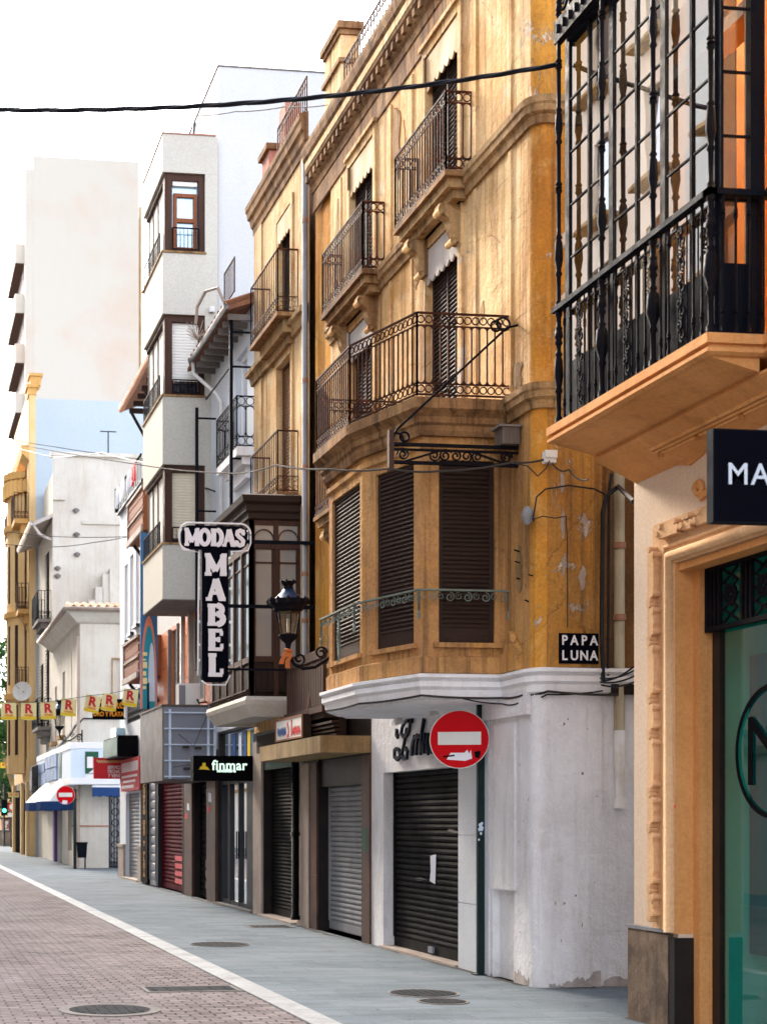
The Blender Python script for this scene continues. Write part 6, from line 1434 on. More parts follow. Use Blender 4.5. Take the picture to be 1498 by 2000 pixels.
mb = MB(); mb.fbox(fs, xa, xb, za, zb, -.12, 0); mb.build('board', M['red'], t)
cx = xa+(xb-xa)*.72
for i, wd_ in enumerate(('SERVICIO', 'TECNICO', 'Y VENTA')): textmesh('lettering', wd_, fs, cx, za+(zb-za)*(.54-.2*i), .125, M['letter_white'], t, .006, ext=.003, bold=.004, shear=.15, sx=.85)
mb = MB(); n = 40; mb.stroke(fs, [(xa+.08+(xb-xa-.16)*i/n, za+(zb-za)*.82+.035*math.sin(i*1.7)*(1.5 if i in (0, 1, 21, 22) else 1)) for i in range(n+1)], .016, .002, .005); mb.build('worn_script', M['pale_yellow'], t)
t = thing('sign_cabinet', 'black and green sign cabinet above the red projecting sign', 'shop sign', (5.7, 39.2, 3.4)); xa, xb = 5.56, 6.08
mb = MB(); mb.box(xa, xb, 39.0, 41.8, 3.22, zY(250, 1436, 39)); mb.build('case', M['black'], t)
mb = MB(); mb.fbox(FX(xa), 39.05, 41.75, 3.26, zY(250, 1436, 39)-.04, .001, .02); mb.build('face', M['dark_green'], t)
ys = 41.4; fs = FY(ys); xa, xb = xY(182, ys), xY(243, ys); za, zb = zY(210, 1405, ys), zY(210, 1365, ys)
t = thing('shop_sign', 'black projecting sign with orange letters COMPRO ORO Y PLATA', 'shop sign', (5.9, ys, za))
mb = MB(); mb.fbox(fs, xa, xb, za, zb, -.1, 0); mb.build('board', M['black'], t)
textmesh('lettering', 'COMPRO', fs, (xa+xb)/2, za+(zb-za)*.68, .25, M['orange_letter'], t, .006, ext=.003, bold=.006, sx=.9)
textmesh('lettering', 'ORO Y PLATA', fs, (xa+xb)/2, za+(zb-za)*.25, .17, M['orange_letter'], t, .006, ext=.003, bold=.005, sx=.78)
mb = MB(); mb.bar((xb, ys, za+.05), (X1, ys, za-.0), .02); mb.bar((xb, ys, zb-.05), (X1, ys, zb-.05), .02); mb.build('bracket', M['iron_black'], t)
mb = MB(); mb.fbox(F1, 41.5, 42.35, 3.4, 4.1, -.02, .25); mb.build('glazed_box', M['pane_painted_sky'], B5)

for u, z, c, (w_, h_) in ((32.0, 1.62, 'red', (.3, .12)), (31.8, 1.8, 'paper', (.25, .16)), (29.6, 1.75, 'red', (.3, .14)), (29.5, 1.95, 'paper', (.3, .2))):
    mb = MB(); fr_ = FX(X1-.051); mb.fextr(fr_, [(u, z), (u+w_, z+.02), (u+w_-.03, z+h_), (u+.02, z+h_-.03)], .0, .004); mb.build('torn_poster', M[c], B4)
# ================================================================ OLD WHITEWASHED CORNER HOUSE beyond the side street
XW = 5.87; FW = FX(XW); YW = 50.0; fW = FY(YW)
B6 = thing('old_corner_house', 'old whitewashed corner house with curved tile eave and striped base', 'house', (XW, YW, 0))
ws = [(54.6, 55.4, 4.6, 6.9), (57.4, 58.1, 4.5, 6.6), (52.3, 52.6, 4.2, 7.4)]
mb = MB(); mb.wall(FW, YW, 59, 0, 8.45, ws+[(52.4, 53.6, .5, 2.5), (55.5, 57.0, 0, 2.6)], .25); mb.wall(fW, XW, 14, 0, 8.45, [(6.82, 7.3, 0, 2.55), (6.92, 7.25, 5.3, 6.9, .05)], .25); mb.build('wall', M['old_white'], B6)
mb = MB(); mb.box(XW+.4, 13.9, YW+.4, 58.9, .02, 8.4); mb.build('core', M['old_white'], B6)
mb = MB()
for z in (1.35, 2.72): mb.fbox(fW, XW, 6.8, z, z+.05, 0, .02); mb.fbox(FW, YW, 52.3, z, z+.05, 0, .02)
mb.build('red_stripe', M['brick_red'], B6)
pth = [(14, YW), (XW, YW), (XW, 59)]
mb = MB(); mb.sweep(pth, [(0, 8.0), (.12, 8.05), (.28, 8.2), (.42, 8.32), (.5, 8.34), (.5, 8.4), (0, 8.45)]); ev = mb.build('eave', M['old_white'], B6)
mb = MB(); x = 5.6
while x < 9: mb.tube([(x, 49.45, 8.46), (x, 51.2, 8.8)], .1, 6); x += .27
mb.quad((5.4, 49.5, 8.42), (9, 49.5, 8.42), (9, 51.2, 8.75), (7, 51.2, 8.75)); mb.quad((5.4, 49.5, 8.42), (7, 51.2, 8.75), (7, 59, 8.75), (5.4, 59, 8.42)); mb.build('roof', M['tile'], B6)
mb = MB(); mb.tube([(9, 49.42, 8.42), (5.32, 49.42, 8.42), (5.32, 59, 8.42)], .08, 6); mb.tube([(XW-.06, YW-.08, 0), (XW-.06, YW-.08, 7.6)], .06, 6); mb.build('gutter', M['light_pillar'], B6)
for u0, u1, z0, z1 in ws[:2]:
    mb = MB(); frame4(mb, FW, u0, u1, z0, z1, .06, -.2, -.1); wd = mb.build('window', M['brown_wood'], B6)
    mb = MB(); mb.fquad(FW, u0+.06, u1-.06, z0+.06, z1-.06, -.16); mb.build('pane', M['pane_dark'], wd)
    mb = MB(); mb.fbox(FW, u0-.15, u1+.15, z0-.14, z0-.001, 0, .22); mb.build('sill', M['stone_trim'], wd)
mb = MB(); frame4(mb, fW, 6.82, 7.3, 0, 2.55, .06, -.2, -.1); dd = mb.build('door', M['door_black'], B6)
mb = MB(); mb.fquad(fW, 6.88, 7.24, .06, 2.49, -.15); mb.build('pane', M['pane_dark'], dd)
mb = MB()
for i in range(4): mb.bar(fW.P(6.92+i*.1, .1, -.1), fW.P(6.92+i*.1, 2.4, -.1), .012)
for i in range(6): mb.tube(circ3(fW, 7.06, .4+i*.36, .12, -.1, 8), .01, 4, True)
mb.build('grille', M['iron_black'], dd)
mb = MB(); frame4(mb, fW, 6.92, 7.25, 5.3, 6.9, .03, -.02, .06); mb.fbox(fW, 6.86, 7.3, 5.22, 5.295, 0, .12); mb.build('blind_niche', M['stone_trim'], B6)
mb = MB(); mb.fquad(FW, 52.4, 53.6, .5, 2.5, -.2); wn = mb.build('shop_window', M['pane_dark'], B6)
mb = MB(); mb.fbox(FW, 55.5, 57.0, 0, 2.6, -.22, -.15); mb.build('shop_door', M['light_blue'], B6)
mb = MB(); mb.fbox(FW, 57.2, 57.8, 0, 2.6, 0, .12); mb.build('door_post', M['purple'], B6)
mb = MB(); mb.tube([fW.P(XW-.02, 4.75, .05), fW.P(XW+.1, 4.9, .05), fW.P(7.2, 4.9, .05)], .03, 4); mb.tube([FW.P(58, 4.2, .05), FW.P(55, 4.3, .1), FW.P(52, 4.5, .1), FW.P(50.1, 4.8, .06)], .05, 4); mb.build('wall_cable', M['cable'], B6)
# pale blue fascia wrapped round the corner
t = thing('fascia_sign', 'pale blue wraparound shop fascia with slate letters on the whitewashed corner', 'shop sign', (XW, YW, 2.8))
za, zb = zY(200, 1532, 49.3), zY(200, 1450, 49.3); xf = 5.5; yf = 49.3
mb = MB(); mb.prism([(7.3, yf), (xf, yf), (xf, 61.5), (XW-.01, 61.5), (XW-.01, YW-.01), (7.3, YW-.01)], za, zb); mb.build('panel', M['light_blue'], t)
mb = MB(); mb.sweep([(7.3, yf), (xf, yf), (xf, 61.5)], [(.0, zb-.2), (.03, zb-.2), (.03, zb-.02), (0, zb)]); mb.sweep([(7.3, yf), (xf, yf), (xf, 61.5)], [(.0, za), (.03, za), (.03, za+.22), (0, za+.22)]); mb.build('trim', M['white'], t)
ff = FX(xf); zm = (za+zb)/2
for a, b, c, d in ((61.3, 58.0, -.02, .32), (57.6, 53.4, .06, .5), (60.0, 57.3, -.5, -.06), (57.2, 53.4, -.42, .0)):
    n = 4; mb = MB(); st = (a-b)/n
    for i in range(n):
        u = a-st*i; mb.fbox(ff, u-st*.86, u, zm+c, zm+d, .001, .06); mb.fbox(ff, u-st*.55, u-st*.3, zm+c+.1, zm+d, .0605, .064)
    mb.build('block_lettering', M['blue_letter'], t)
mb = MB(); mb.fbox(ff, 52.2, 52.9, zm-.4, zm+.5, .001, .02); mb.build('logo_panel', M['dark_green'], t)
mb = MB(); fy_ = FY(yf); x0, x1 = xY(167, yf), xY(193, yf); mb.fbox(fy_, x0, x1, zY(180, 1511, yf), zY(180, 1468, yf), .001, .02); mb.build('logo_panel', M['dark_green'], t)
mb = MB(); mb.fbox(fy_, x0+.06, x0+.25, zY(180, 1500, yf), zY(180, 1478, yf), .021, .03); mb.fextr(fy_, [(x0+.1, zY(180, 1510, yf)), (x1-.02, zY(180, 1510, yf)), (x1-.02, zY(180, 1494, yf)), (x1-.1, zY(180, 1500, yf))], .021, .03); mb.build('logo_mark', M['letter_white'], t)
mb = MB(); mb.fbox(fy_, x0, x1, zY(180, 1521, yf), zY(180, 1513, yf), .001, .02); mb.build('caption_strip', M['white'], t)
def dome_awning(y0, y1, label):
    t = thing('awning', label, 'awning', (XW, (y0+y1)/2, 2.4), 'rounded blue and white awnings'); n = 8; zb_, zt_ = 2.2, 2.95; mb = MB(); ym = (y0+y1)/2; h = (y1-y0)/2
    rows = []
    for k in range(6):
        f = k/5; rr = [(XW-.02-(.25+.95*f)*math.sin(PI*i/n)*(1), ym-h*(.55+.45*f)*math.cos(PI*i/n), zt_-(zt_-zb_)*f**1.3+.08*(1-f)*math.sin(PI*i/n)) for i in range(n+1)]; rows.append(rr)
    for a, b in zip(rows, rows[1:]):
        for i in range(n): mb.quad(a[i], a[i+1], b[i+1], b[i])
    mb.build('canopy', M['awning_white'], t); mb = MB(); e = rows[-1]
    for i in range(n): mb.quad((e[i][0]-.01, e[i][1], e[i][2]), (e[i+1][0]-.01, e[i+1][1], e[i+1][2]), (e[i+1][0]-.01, e[i+1][1], e[i+1][2]-.28-.03*(i % 2)), (e[i][0]-.01, e[i][1], e[i][2]-.28-.03*((i+1) % 2)))
    mb.build('valance', M['awning_blue'], t)
dome_awning(50.9, 53.7, 'rounded white awning with blue hem right behind the smaller no-entry disc')
dome_awning(55.2, 58.8, 'rounded white awning with blue hem farther from the smaller no-entry disc')
t = thing('awning', 'straight blue and white awning over the barred corner doorway', 'awning', (7, YW, 2.5)); x0, x1 = xY(181, 49.2), 7.4
mb = MB(); mb.hexa([(x0, 49.2, 2.62), (x1, 49.2, 2.62), (x1, YW, 2.9), (x0, YW, 2.9), (x0, 49.2, 2.66), (x1, 49.2, 2.66), (x1, YW, 2.96), (x0, YW, 2.96)]); mb.build('canopy', M['awning_white'], t)
mb = MB(); n = 10
for i in range(n):
    a = x0+(x1-x0)*i/n; b = x0+(x1-x0)*(i+1)/n; mb.hexa([(a, 49.18, 2.32+.03*(i % 2)), (b, 49.18, 2.32+.03*((i+1) % 2)), (b, 49.2, 2.32+.03*((i+1) % 2)), (a, 49.2, 2.32+.03*(i % 2)), (a, 49.18, 2.63), (b, 49.18, 2.63), (b, 49.2, 2.63), (a, 49.2, 2.63)])
mb.build('valance', M['awning_blue'], t)
t, fr, d, dk = no_entry(145, (147, 1697), (129, 1553), .30, 0, 'smaller red no-entry disc with a white sticker before the rounded awnings', -.15, ptop=1540, hw=.05)
mb = MB(); mb.fextr(fr, [(-.12, d.z-.27), (.04, d.z-.29), (.06, d.z-.18), (-.09, d.z-.16)], .009, .012); mb.build('sticker', M['paper'], dk)
g = onZ(151, 1697)
t = thing('litter_bin', 'dark litter bin fixed on the pole of the smaller no-entry sign', 'litter bin', (g.x, g.y-.05, .5))
mb = MB(); x0, x1 = g.x-.02, g.x+.3; z0, z1 = zY(150, 1675, g.y), zY(150, 1647, g.y); mb.hexa([(x0+.03, g.y-.3, z0), (x1-.03, g.y-.3, z0), (x1-.03, g.y-.08, z0), (x0+.03, g.y-.08, z0), (x0, g.y-.33, z1), (x1, g.y-.33, z1), (x1, g.y-.06, z1), (x0, g.y-.06, z1)]); mb.build('body', M['iron_navy'], t)
mb = MB(); mb.box(x0-.02, x1+.02, g.y-.35, g.y-.04, z1, z1+.04); mb.build('rim', M['iron_black'], t)
mb = MB(); mb.bar((x1-.06, g.y-.2, 0), (x1-.06, g.y-.2, z0), .03); mb.build('post', M['iron_black'], t)
q0, q1 = onY(117, 1428, 49.4), onY(117, 1368, 49.4)
lantern('wall_lantern', 'distant wall lantern with blue cap on the whitewashed corner house', q0.x, 49.4, q0.z-.1, q1.z-q0.z+.1, (1, .12), .75)
# ================================================================ TALL OLD WHITE GABLE HOUSE
B7 = thing('gable_house', 'tall stained white gable house with flag railing behind the tiled eave', 'house', (XW, 59, 0))
FV = FX(XW); YV = 59.0; fV = FY(YV)
mb = MB(); mb.wall(FV, YV, 65.3, 0, 13.2, [(60.4, 61.5, 9.6, 12.2), (60.4, 61.5, 5.4, 8.4), (60.6, 61.6, 2.9, 5.0), (62.9, 63.9, 5.4, 8)], .2); mb.fquad(fV, XW, 15, 0, 15.6); mb.build('wall', M['old_white'], B7)
mb = MB(); mb.box(XW+.25, 14.9, YV+.05, 65.2, .02, 15.5); mb.build('core', M['old_white'], B7)
mb = MB(); mb.fbox(fV, XW, 6.35, 13.9, 15.62, 0, .12); mb.fbox(fV, XW-.1, 15, 15.6, 15.75, -.3, .15); mb.fbox(fV, 7.0, 9.8, 13.0, 13.12, 0, .1); mb.build('gable_trim', M['old_white'], B7)
mb = MB(); mb.hexa([(5.1, 59.1, 12.9), (6.4, 59.1, 13.5), (6.4, 65.3, 13.5), (5.1, 65.3, 12.9), (5.1, 59.1, 13.05), (6.4, 59.1, 13.65), (6.4, 65.3, 13.65), (5.1, 65.3, 13.05)]); mb.tube([(5.05, 59, 13.0), (5.05, 65.3, 13.0)], .1, 6); mb.tube([(5.1, 59.2, 13), (5.4, 59.2, 12.6), (5.85, 59.2, 12.4)], .07, 5); mb.build('eave', M['valance_white'], B7)
for u0, u1, z0, z1 in ((60.4, 61.5, 9.6, 12.2), (60.4, 61.5, 5.4, 8.4), (62.9, 63.9, 5.4, 8)):
    mb = MB(); louvers(mb, FV, u0, u1, z0, z1, .06, .12, .1, .03); mb.build('louvre_shutter', M['louver'], B7)
for zf_ in (9.4, 5.2, 2.6):
    path = [(XW, 59.6), (5.35, 59.6), (5.35, 62.2), (XW, 62.2)]; mb = MB(); mb.prism(path, zf_-.12, zf_); s = mb.build('balcony', M['concrete'], B7)
    mb = MB(); mb.prism([(XW, 59.8), (5.5, 59.8), (5.5, 62), (XW, 62)], zf_-.35, zf_-.121); mb.prism([(XW, 60), (5.65, 60), (5.65, 61.8), (XW, 61.8)], zf_-.6, zf_-.351); mb.build('slab_moulding', M['concrete'], s)
    mb = MB(); rail_bars(mb, path, zf_, zf_+1.1, .13, .3, .018); mb.build('railing', M['iron_navy'], s)
mb = MB()
for x, y in ((149, 997), (150, 1044), (151, 1083), (113, 1110), (113, 1125)): q = onY(x, y, YV); mb.lathe([(.05, q.z-.1), (.16, q.z), (.05, q.z+.08)], q.x, YV-.05, 6)
mb.build('putlog_scar', M['concrete'], B7)
mb = MB(); z0 = 9.0; xs = 6.8
for i in range(4): mb.box(6.9+i*.28, 7.2+i*.28, 58.4, 58.98, 8.6, 9.5+i*.5)
mb.box(8.0, 9.2, 58.3, 58.98, 8.6, 11.2); mb.fbox(fV, 9.2, 12, 8.6, 11.0, 0, .5); mb.build('stepped_parapet', M['old_white'], B7)
q = onY(212, 843, 60); t = thing('antenna', 'T shaped aerial on the white gable before the pale blue wall', 'antenna', (q.x, 60, 15.6))
mb = MB(); mb.bar((q.x, 60, 15.5), (q.x, 60, q.z), .03); mb.build('mast', M['iron_navy'], t); mb = MB(); mb.bar((q.x-.32, 60, q.z), (q.x+.32, 60, q.z), .025); mb.build('crossbar', M['iron_navy'], t)
# ================================================================ OCHRE ORNATE HOUSE
XO = 5.5; YO = 65.4; fO = FY(YO); FO = FX(XO)
B8 = thing('ornate_house', 'ochre ornate house with rounded bay and pale blue party wall', 'house', (XO, 72, 0))
ops = [(66.6+i*2.2, 67.6+i*2.2, z, z+2.2) for i in range(3) for z in (4.2, 7.6, 11.2, 15.0)]
mb = MB(); mb.wall(FO, YO, 74, 3.2, 20.0, ops, .25); mb.build('wall', M['far_ochre'], B8)
mb = MB(); mb.fquad(fO, XO+.27, 16, 0, 19.55); mb.build('blue_party_wall', M['pale_blue'], B8)
mb = MB(); mb.fbox(fO, XO, XO+.27, 0, 19.7, -.2, .01); mb.build('corner_strip', M['far_ochre'], B8)
mb = MB(); mb.box(XO+.3, 15.9, YO+.05, 73.9, .02, 19.5); mb.build('core', M['pale_blue'], B8)
mb = MB(); mb.box(XO-.05, XO+.3, YO-.05, 66.3, 19.7, 20.0); mb.box(XO-.12, XO+.38, YO-.12, 66.4, 20.0, 20.12); mb.box(XO+.05, XO+.5, YO-.02, 66.2, 20.121, 20.5); mb.box(XO-.02, XO+.58, YO-.1, 66.3, 20.5, 20.62)
mb.sweep([(XO, YO), (XO, 74)], [(0, 16.9), (.3, 17.2), (.35, 17.5), (0, 17.6)]); mb.build('parapet', M['far_ochre_dark'], B8)
mb = MB(); bp = arc(XO+.45, 68.2, 1.2, 245, 115, 10)
for z0, z1 in ((3.6, 16.5),): mb.prism(bp[::1], z0, z1)
bay8 = mb.build('round_bay', M['far_ochre'], B8)
mb = MB()
for z in (7.0, 10.6, 14.4): mb.prism([(XO+(x-XO)*1.2-.02, 68.2+(y-68.2)*1.1) for x, y in bp], z-.15, z+.1)
mb.prism([(XO+(x-XO)*1.25, 68.2+(y-68.2)*1.2) for x, y in bp], 16.5, 16.8)
for i in range(14):
    a = math.radians(250-140*i/13); mb.lathe([(.18, 15.9-.2*math.sin(PI*i/13)), (.2, 16.3), (.1, 16.5)], XO+.45+1.25*math.cos(a), 68.2+1.25*math.sin(a), 6)
mb.build('bay_moulding', M['far_ochre_dark'], bay8)
for z0, z1 in ((4.4, 6.6), (7.5, 10.1), (11.1, 13.6)):
    mb = MB()
    for k in range(1, 9, 2):
        p, q = bp[k], bp[k+1]; mb.fbox(FS(p, q), .06, (Vector(q)-Vector(p)).length-.06, z0, z1, -.02, .03)
    mb.build('bay_shutter', M['louver'], bay8)
for (u0, u1, z0, z1) in ops:
    if u0 < 69.5 and u0 > 66.7: continue
    mb = MB(); mb.fquad(FO, u0, u1, z0, z1, -.15); mb.build('window', M['louver'], B8)
for (y0, y1, z) in ((65.8, 67.6, 14.5), (70, 72, 14.5), (65.7, 66.9, 10.6), (65.7, 66.9, 7.0), (70, 73, 7.0), (70, 73, 10.6)):
    o_ = .6 if z > 14 else .45; path = [(XO, y0), (XO-o_, y0), (XO-o_, y1), (XO, y1)]
    mb = MB(); mb.prism(path, z-.2, z); mb.prism([(XO, y0+.2), (XO-o_+.3, y0+.2), (XO-o_+.3, y1-.2), (XO, y1-.2)], z-.6, z-.201); s = mb.build('balcony', M['far_ochre_dark'], B8)
    mb = MB(); rail_bars(mb, path, z, z+1.1, .16, .3, .02); mb.build('railing', M['iron_rust'], s)
mb = MB(); mb.wall(FO, YO, 74, 0, 3.2, [(66, 68, 0, 2.9), (69, 73, 0, 2.9)], .4); mb.build('shop_front', M['dark_stone'], B8)
for y in (65.5, 68.3, 73.3): mb = MB(); mb.fbox(FO, y, y+.5, 0, 3.2, .001, .12); mb.build('stone_pier', M['far_ochre'], B8)
mb = MB(); mb.fbox(FO, 66, 68, 0, 2.9, -.3, -.1); mb.build('shop_door', M['board_blue'], B8)
t = thing('satellite_dish', 'white satellite dish on the ochre ornate house', 'satellite dish', (5.4, 64.6, 5.6)); q = onY(44, 1350, 64.6)
mb = MB(); vs = []; n = 16; d_ = Vector((-.35, -.92, .15)).normalized(); a_ = d_.orthogonal().normalized(); b_ = d_.cross(a_)
rings = [[tuple(q+(a_*math.cos(2*PI*i/n)+b_*math.sin(2*PI*i/n))*.42*k-d_*(.14*(1-k*k))) for i in range(n)] for k in (.02, .35, .7, 1)]
for r0, r1 in zip(rings, rings[1:]):
    for i in range(n): mb.quad(r0[i], r0[(i+1) % n], r1[(i+1) % n], r1[i])
mb.build('dish', M['plastic_white'], t); mb = MB(); mb.bar(tuple(q-d_*.1), (XO, 64.9, q.z-.1), .03); mb.bar(tuple(q-b_*.4), tuple(q+d_*.4), .015); mb.build('arm', M['pipe_grey'], t)
# signs and boards low on the ochre house
t = thing('shop_fascia', 'grey shop fascia board under the satellite dish', 'shop sign', (5.6, 62.5, 3.2)); mb = MB(); mb.box(5.5, 5.86, 61.6, 65.2, 2.6, 3.8); mb.build('board', M['concrete'], t); mb = MB(); mb.box(5.47, 5.499, 61.8, 65.0, 2.8, 3.6); mb.build('face', M['metal_light'], t)
t = thing('triangular_sign', 'wedge shaped wooden board dotted with coloured badges beyond the ochre house', 'shop sign', (5.2, 78, 3)); fz = FY(76.0)
wx = lambda x: xY(x, 76.0); wz = lambda y: zY(20, y, 76.0)
mb = MB(); mb.fextr(fz, [(wx(7), wz(1481)), (wx(42), wz(1482)), (wx(28), wz(1500)), (wx(33), wz(1543)), (wx(24), wz(1545))], -.1, 0); mb.build('board', M['canopy'], t)
for x, y, c in ((18, 1504, 'blue'), (23, 1510, 'red'), (16, 1493, 'yellow'), (27, 1516, 'board_blue'), (22, 1493, 'blue')): mb = MB(); mb.fextr(fz, [(wx(x)+.07*math.cos(a), wz(y)+.07*math.sin(a)) for a in [k*PI/4 for k in range(8)]], .001, .03); mb.build('badge', M[c], t)
t = thing('projecting_sign', 'small yellow sign with red spot at the edge of the trees', 'shop sign', (4.9, 78, 4.3)); fz2 = FY(78.0); mb = MB(); mb.fbox(fz2, xY(2, 78), xY(11, 78), zY(6, 1500, 78), zY(6, 1489, 78), -.1, 0); mb.build('board', M['yellow'], t); mb = MB(); mb.fbox(fz2, xY(5.5, 78), xY(9, 78), zY(6, 1496, 78), zY(6, 1491, 78), .001, .02); mb.build('mark', M['red'], t)
for k, x in enumerate((22, 33)):
    yy = 70.0-2*k; t = thing('pennant', ('yellow square pennant hanging nearest the trees', 'yellow square pennant next to the stone pier')[k], 'flag', (xY(x, yy), yy, 2.6)); mb = MB(); q = onY(x, 1553, yy); mb.box(q.x-.11, q.x+.11, yy, yy+.02, q.z-.1, q.z+.12); mb.build('cloth', M['pale_yellow'], t); mb = MB(); mb.box(q.x-.06, q.x+.05, yy-.01, yy-.001, q.z-.02, q.z+.08); mb.build('mark', M['orange_letter'], t)
# ================================================================ TALL TOWER BLOCK
YT = 84.0; fT = FY(YT); XT = 6.85
B9 = thing('tower_block', 'tall blank pinkish apartment tower with wedge balconies on its street side', 'apartment block', (XT, YT, 0))
mb = MB(); mb.box(xY(66, YT), xY(272, YT), YT, YT+10, 0, zY(150, 309, YT)); mb.build('wall', M['tower'], B9)
mb = MB(); mb.box(XT, xY(66, YT)-.001, YT+.01, YT+10, 0, zY(50, 330, YT)); mb.build('stair_side', M['tower'], B9)
mb = MB(); mb.box(xY(272, YT)+.0, xY(280, YT), YT+.5, YT+9, 0, zY(275, 420, YT)); mb.tube([(xY(277, YT), YT+.3, 10), (xY(277, YT), YT+.3, zY(277, 400, YT))], .1, 6); mb.build('back_wing', M['beige2'], B9)
for i in range(10):
    z = 7.5+i*2.75
    mb = MB(); mb.box(6.33, XT, YT+.6, YT+6.5, z, z+1.05); b = mb.build('balcony', M['tower'], B9)
    mb = MB(); mb.box(XT-.02, XT-.002, YT+.8, YT+9.5, z+1.05, z+2.7); mb.box(6.36, XT-.02, YT+.63, YT+6.4, z-.05, z-.002); mb.build('recess_shade', M['brown_wood'], b)  # flat dark sheets stand in for shade behind and under the balcony
# ================================================================ street end: crossing road, trees, lights
def tree(label, x, y, h, rad, seed, dark=False):
    rnd = random.Random(seed); t = thing('street_tree', label, 'tree', (x, y, 0), 'trees at the end of the street'); mb = MB()
    mb.tube([(x, y, 0), (x+.1, y, h*.2), (x-.1, y+.1, h*.42), (x, y, h*.7)], [.3, .24, .2, .08], 8)
    for i in range(7):
        a = rnd.random()*6.28; z0 = h*(.3+.3*rnd.random()); mb.tube([(x, y, z0), (x+rad*.4*math.cos(a), y+rad*.4*math.sin(a), z0+h*.12), (x+rad*.8*math.cos(a), y+rad*.8*math.sin(a), z0+h*.22)], [.1, .07, .03], 5)
    mb.build('trunk', M['dark_wood'], t); mb = MB(); cl = []
    for i in range(26):
        u = rnd.random()*6.28; r = rad*math.sqrt(rnd.random()); z = h*(.3+.68*rnd.random()); k = math.sin(PI*min(1, max(.12, (z/h-.22)/.8)))
        cl.append((x+r*k*math.cos(u), y+r*k*math.sin(u), z, rad*(.24+.22*rnd.random())))
    for cx, cy, cz, cr in cl:
        for j in range(300):
            d = Vector((rnd.gauss(0, 1), rnd.gauss(0, 1), rnd.gauss(0, .8))).normalized()*cr*(.55+.5*rnd.random()); p = Vector((cx, cy, cz))+d
            a = Vector((rnd.gauss(0, 1), rnd.gauss(0, 1), rnd.gauss(0, 1))).normalized(); b = a.orthogonal().normalized(); s = .10+.12*rnd.random()
            mb.quad(tuple(p-a*s), tuple(p-b*s*.5), tuple(p+a*s), tuple(p+b*s*.5))
    mb.build('crown', M['leaf'] if not dark else M['leaf_dark'], t)
def leafmat(name, c1, c2):
    m, nt = newmat(name); N = NT(nt); a = N.noise(.9, 4, .6); b = N.noise(9, 2, .5); col = N.mix(N.ramp(a, .35, .65), c1, c2); col = N.mix(.3, col, N.ramp(b, .2, .8), 'OVERLAY')
    d = nt.nodes.new('ShaderNodeBsdfDiffuse'); N.l(col, d.inputs[0]); tr = nt.nodes.new('ShaderNodeBsdfTranslucent'); N.l(col, tr.inputs[0]); x = nt.nodes.new('ShaderNodeMixShader'); x.inputs[0].default_value = .3; N.l(d.outputs[0], x.inputs[1]); N.l(tr.outputs[0], x.inputs[2]); o = nt.nodes.new('ShaderNodeOutputMaterial'); N.l(x.outputs[0], o.inputs[0]); return m
M['leaf'] = leafmat('foliage', (.06, .12, .035), (.03, .075, .025)); M['leaf_dark'] = leafmat('dark_foliage', (.03, .07, .03), (.02, .045, .02))
q = onY(1, 1400, 112); tree('tall green tree at the far end beside the ochre house', q.x-.6, 112, 15.2, 3.6, 3)
q = onY(6, 1500, 122); tree('darker lower tree behind the traffic light', q.x+1.2, 124, 10.5, 4.2, 5, True)
q = onY(-30, 1400, 118); tree('tall tree farther from the houses at the street end', q.x-2, 118, 15, 4, 8)
mb = MB(); mb.shell(FY(150), -40, 60, 0, 9, [(x*2.4-38, x*2.4-36.9, z, z+1.5) for x in range(40) for z in (1, 4.2, 7)], .2, 8); tag(mb.build('far_terrace', M['far_ochre']), 'low ochre terrace closing the street beyond the trees', 'building')
yl = 88.0; g = onY(9, 1650, yl)
t = thing('traffic_light', 'traffic light showing green beside a round red sign', 'traffic light', (g.x, yl, 0)); mb = MB(); mb.tube([(g.x, yl, 0), (g.x, yl, 3.6)], .06, 8); mb.build('pole', M['pole_green'], t)
zc = zY(9, 1583, yl); mb = MB(); mb.box(g.x-.18, g.x+.18, yl-.2, yl-.06, zc-.28, zc+.62); mb.build('head', M['iron_navy'], t)
mb = MB(); mb.fextr(FY(yl-.2), [(g.x+.11*math.cos(a), zc+.11*math.sin(a)) for a in [k*PI/6 for k in range(12)]], .001, .03); mb.build('green_lamp', emit('green_signal', (.1, 1, .7), .6), t)
yl = 86.0; g = onY(25, 1655, yl); zc = zY(25, 1576, yl)
t = thing('round_sign', 'round white sign with red rim beside the traffic light', 'traffic sign', (g.x, yl, 0)); mb = MB(); mb.box(g.x-.1, g.x+.1, yl, yl+.1, 0, zc+.2); mb.build('pole', M['pole_green'], t)
ci = lambda r: [(g.x+r*math.cos(a), zc+r*math.sin(a)) for a in [k*PI/12 for k in range(24)]]
mb = MB(); mb.fextr(FY(yl-.01), ci(.26), 0, .02); mb.build('red_rim', M['red'], t); mb = MB(); mb.fextr(FY(yl-.01), ci(.17), .021, .03); mb.build('white_face', M['white'], t); mb = MB(); mb.fbox(FY(yl-.01), g.x-.25, g.x+.25, zc-.56, zc-.34, 0, .03); mb.build('plate', M['white'], t)
t = thing('kiosk', 'reddish kiosk with posted notices by the crossing', 'kiosk', (5.4, 92, 0)); x0, x1 = xY(5, 92), xY(19, 92); mb = MB(); mb.box(x0, x1, 92, 93, .0, zY(10, 1600, 92)); mb.build('body', M['brick_red'], t)
mb = MB()
for x, y in ((13.5, 1607), (11, 1614), (15, 1622)): q = onY(x, y, 92); mb2 = MB(); mb2.box(q.x-.12, q.x+.1, 91.97, 91.999, q.z-.1, q.z+.1); mb2.build('notice', M['paper'], t)
mb = MB(); mb.box(x0-.1, x1+.1, 91.9, 93.1, zY(10, 1600, 92), zY(10, 1598, 92)+.05); mb.build('roof', M['dark_stone'], t)
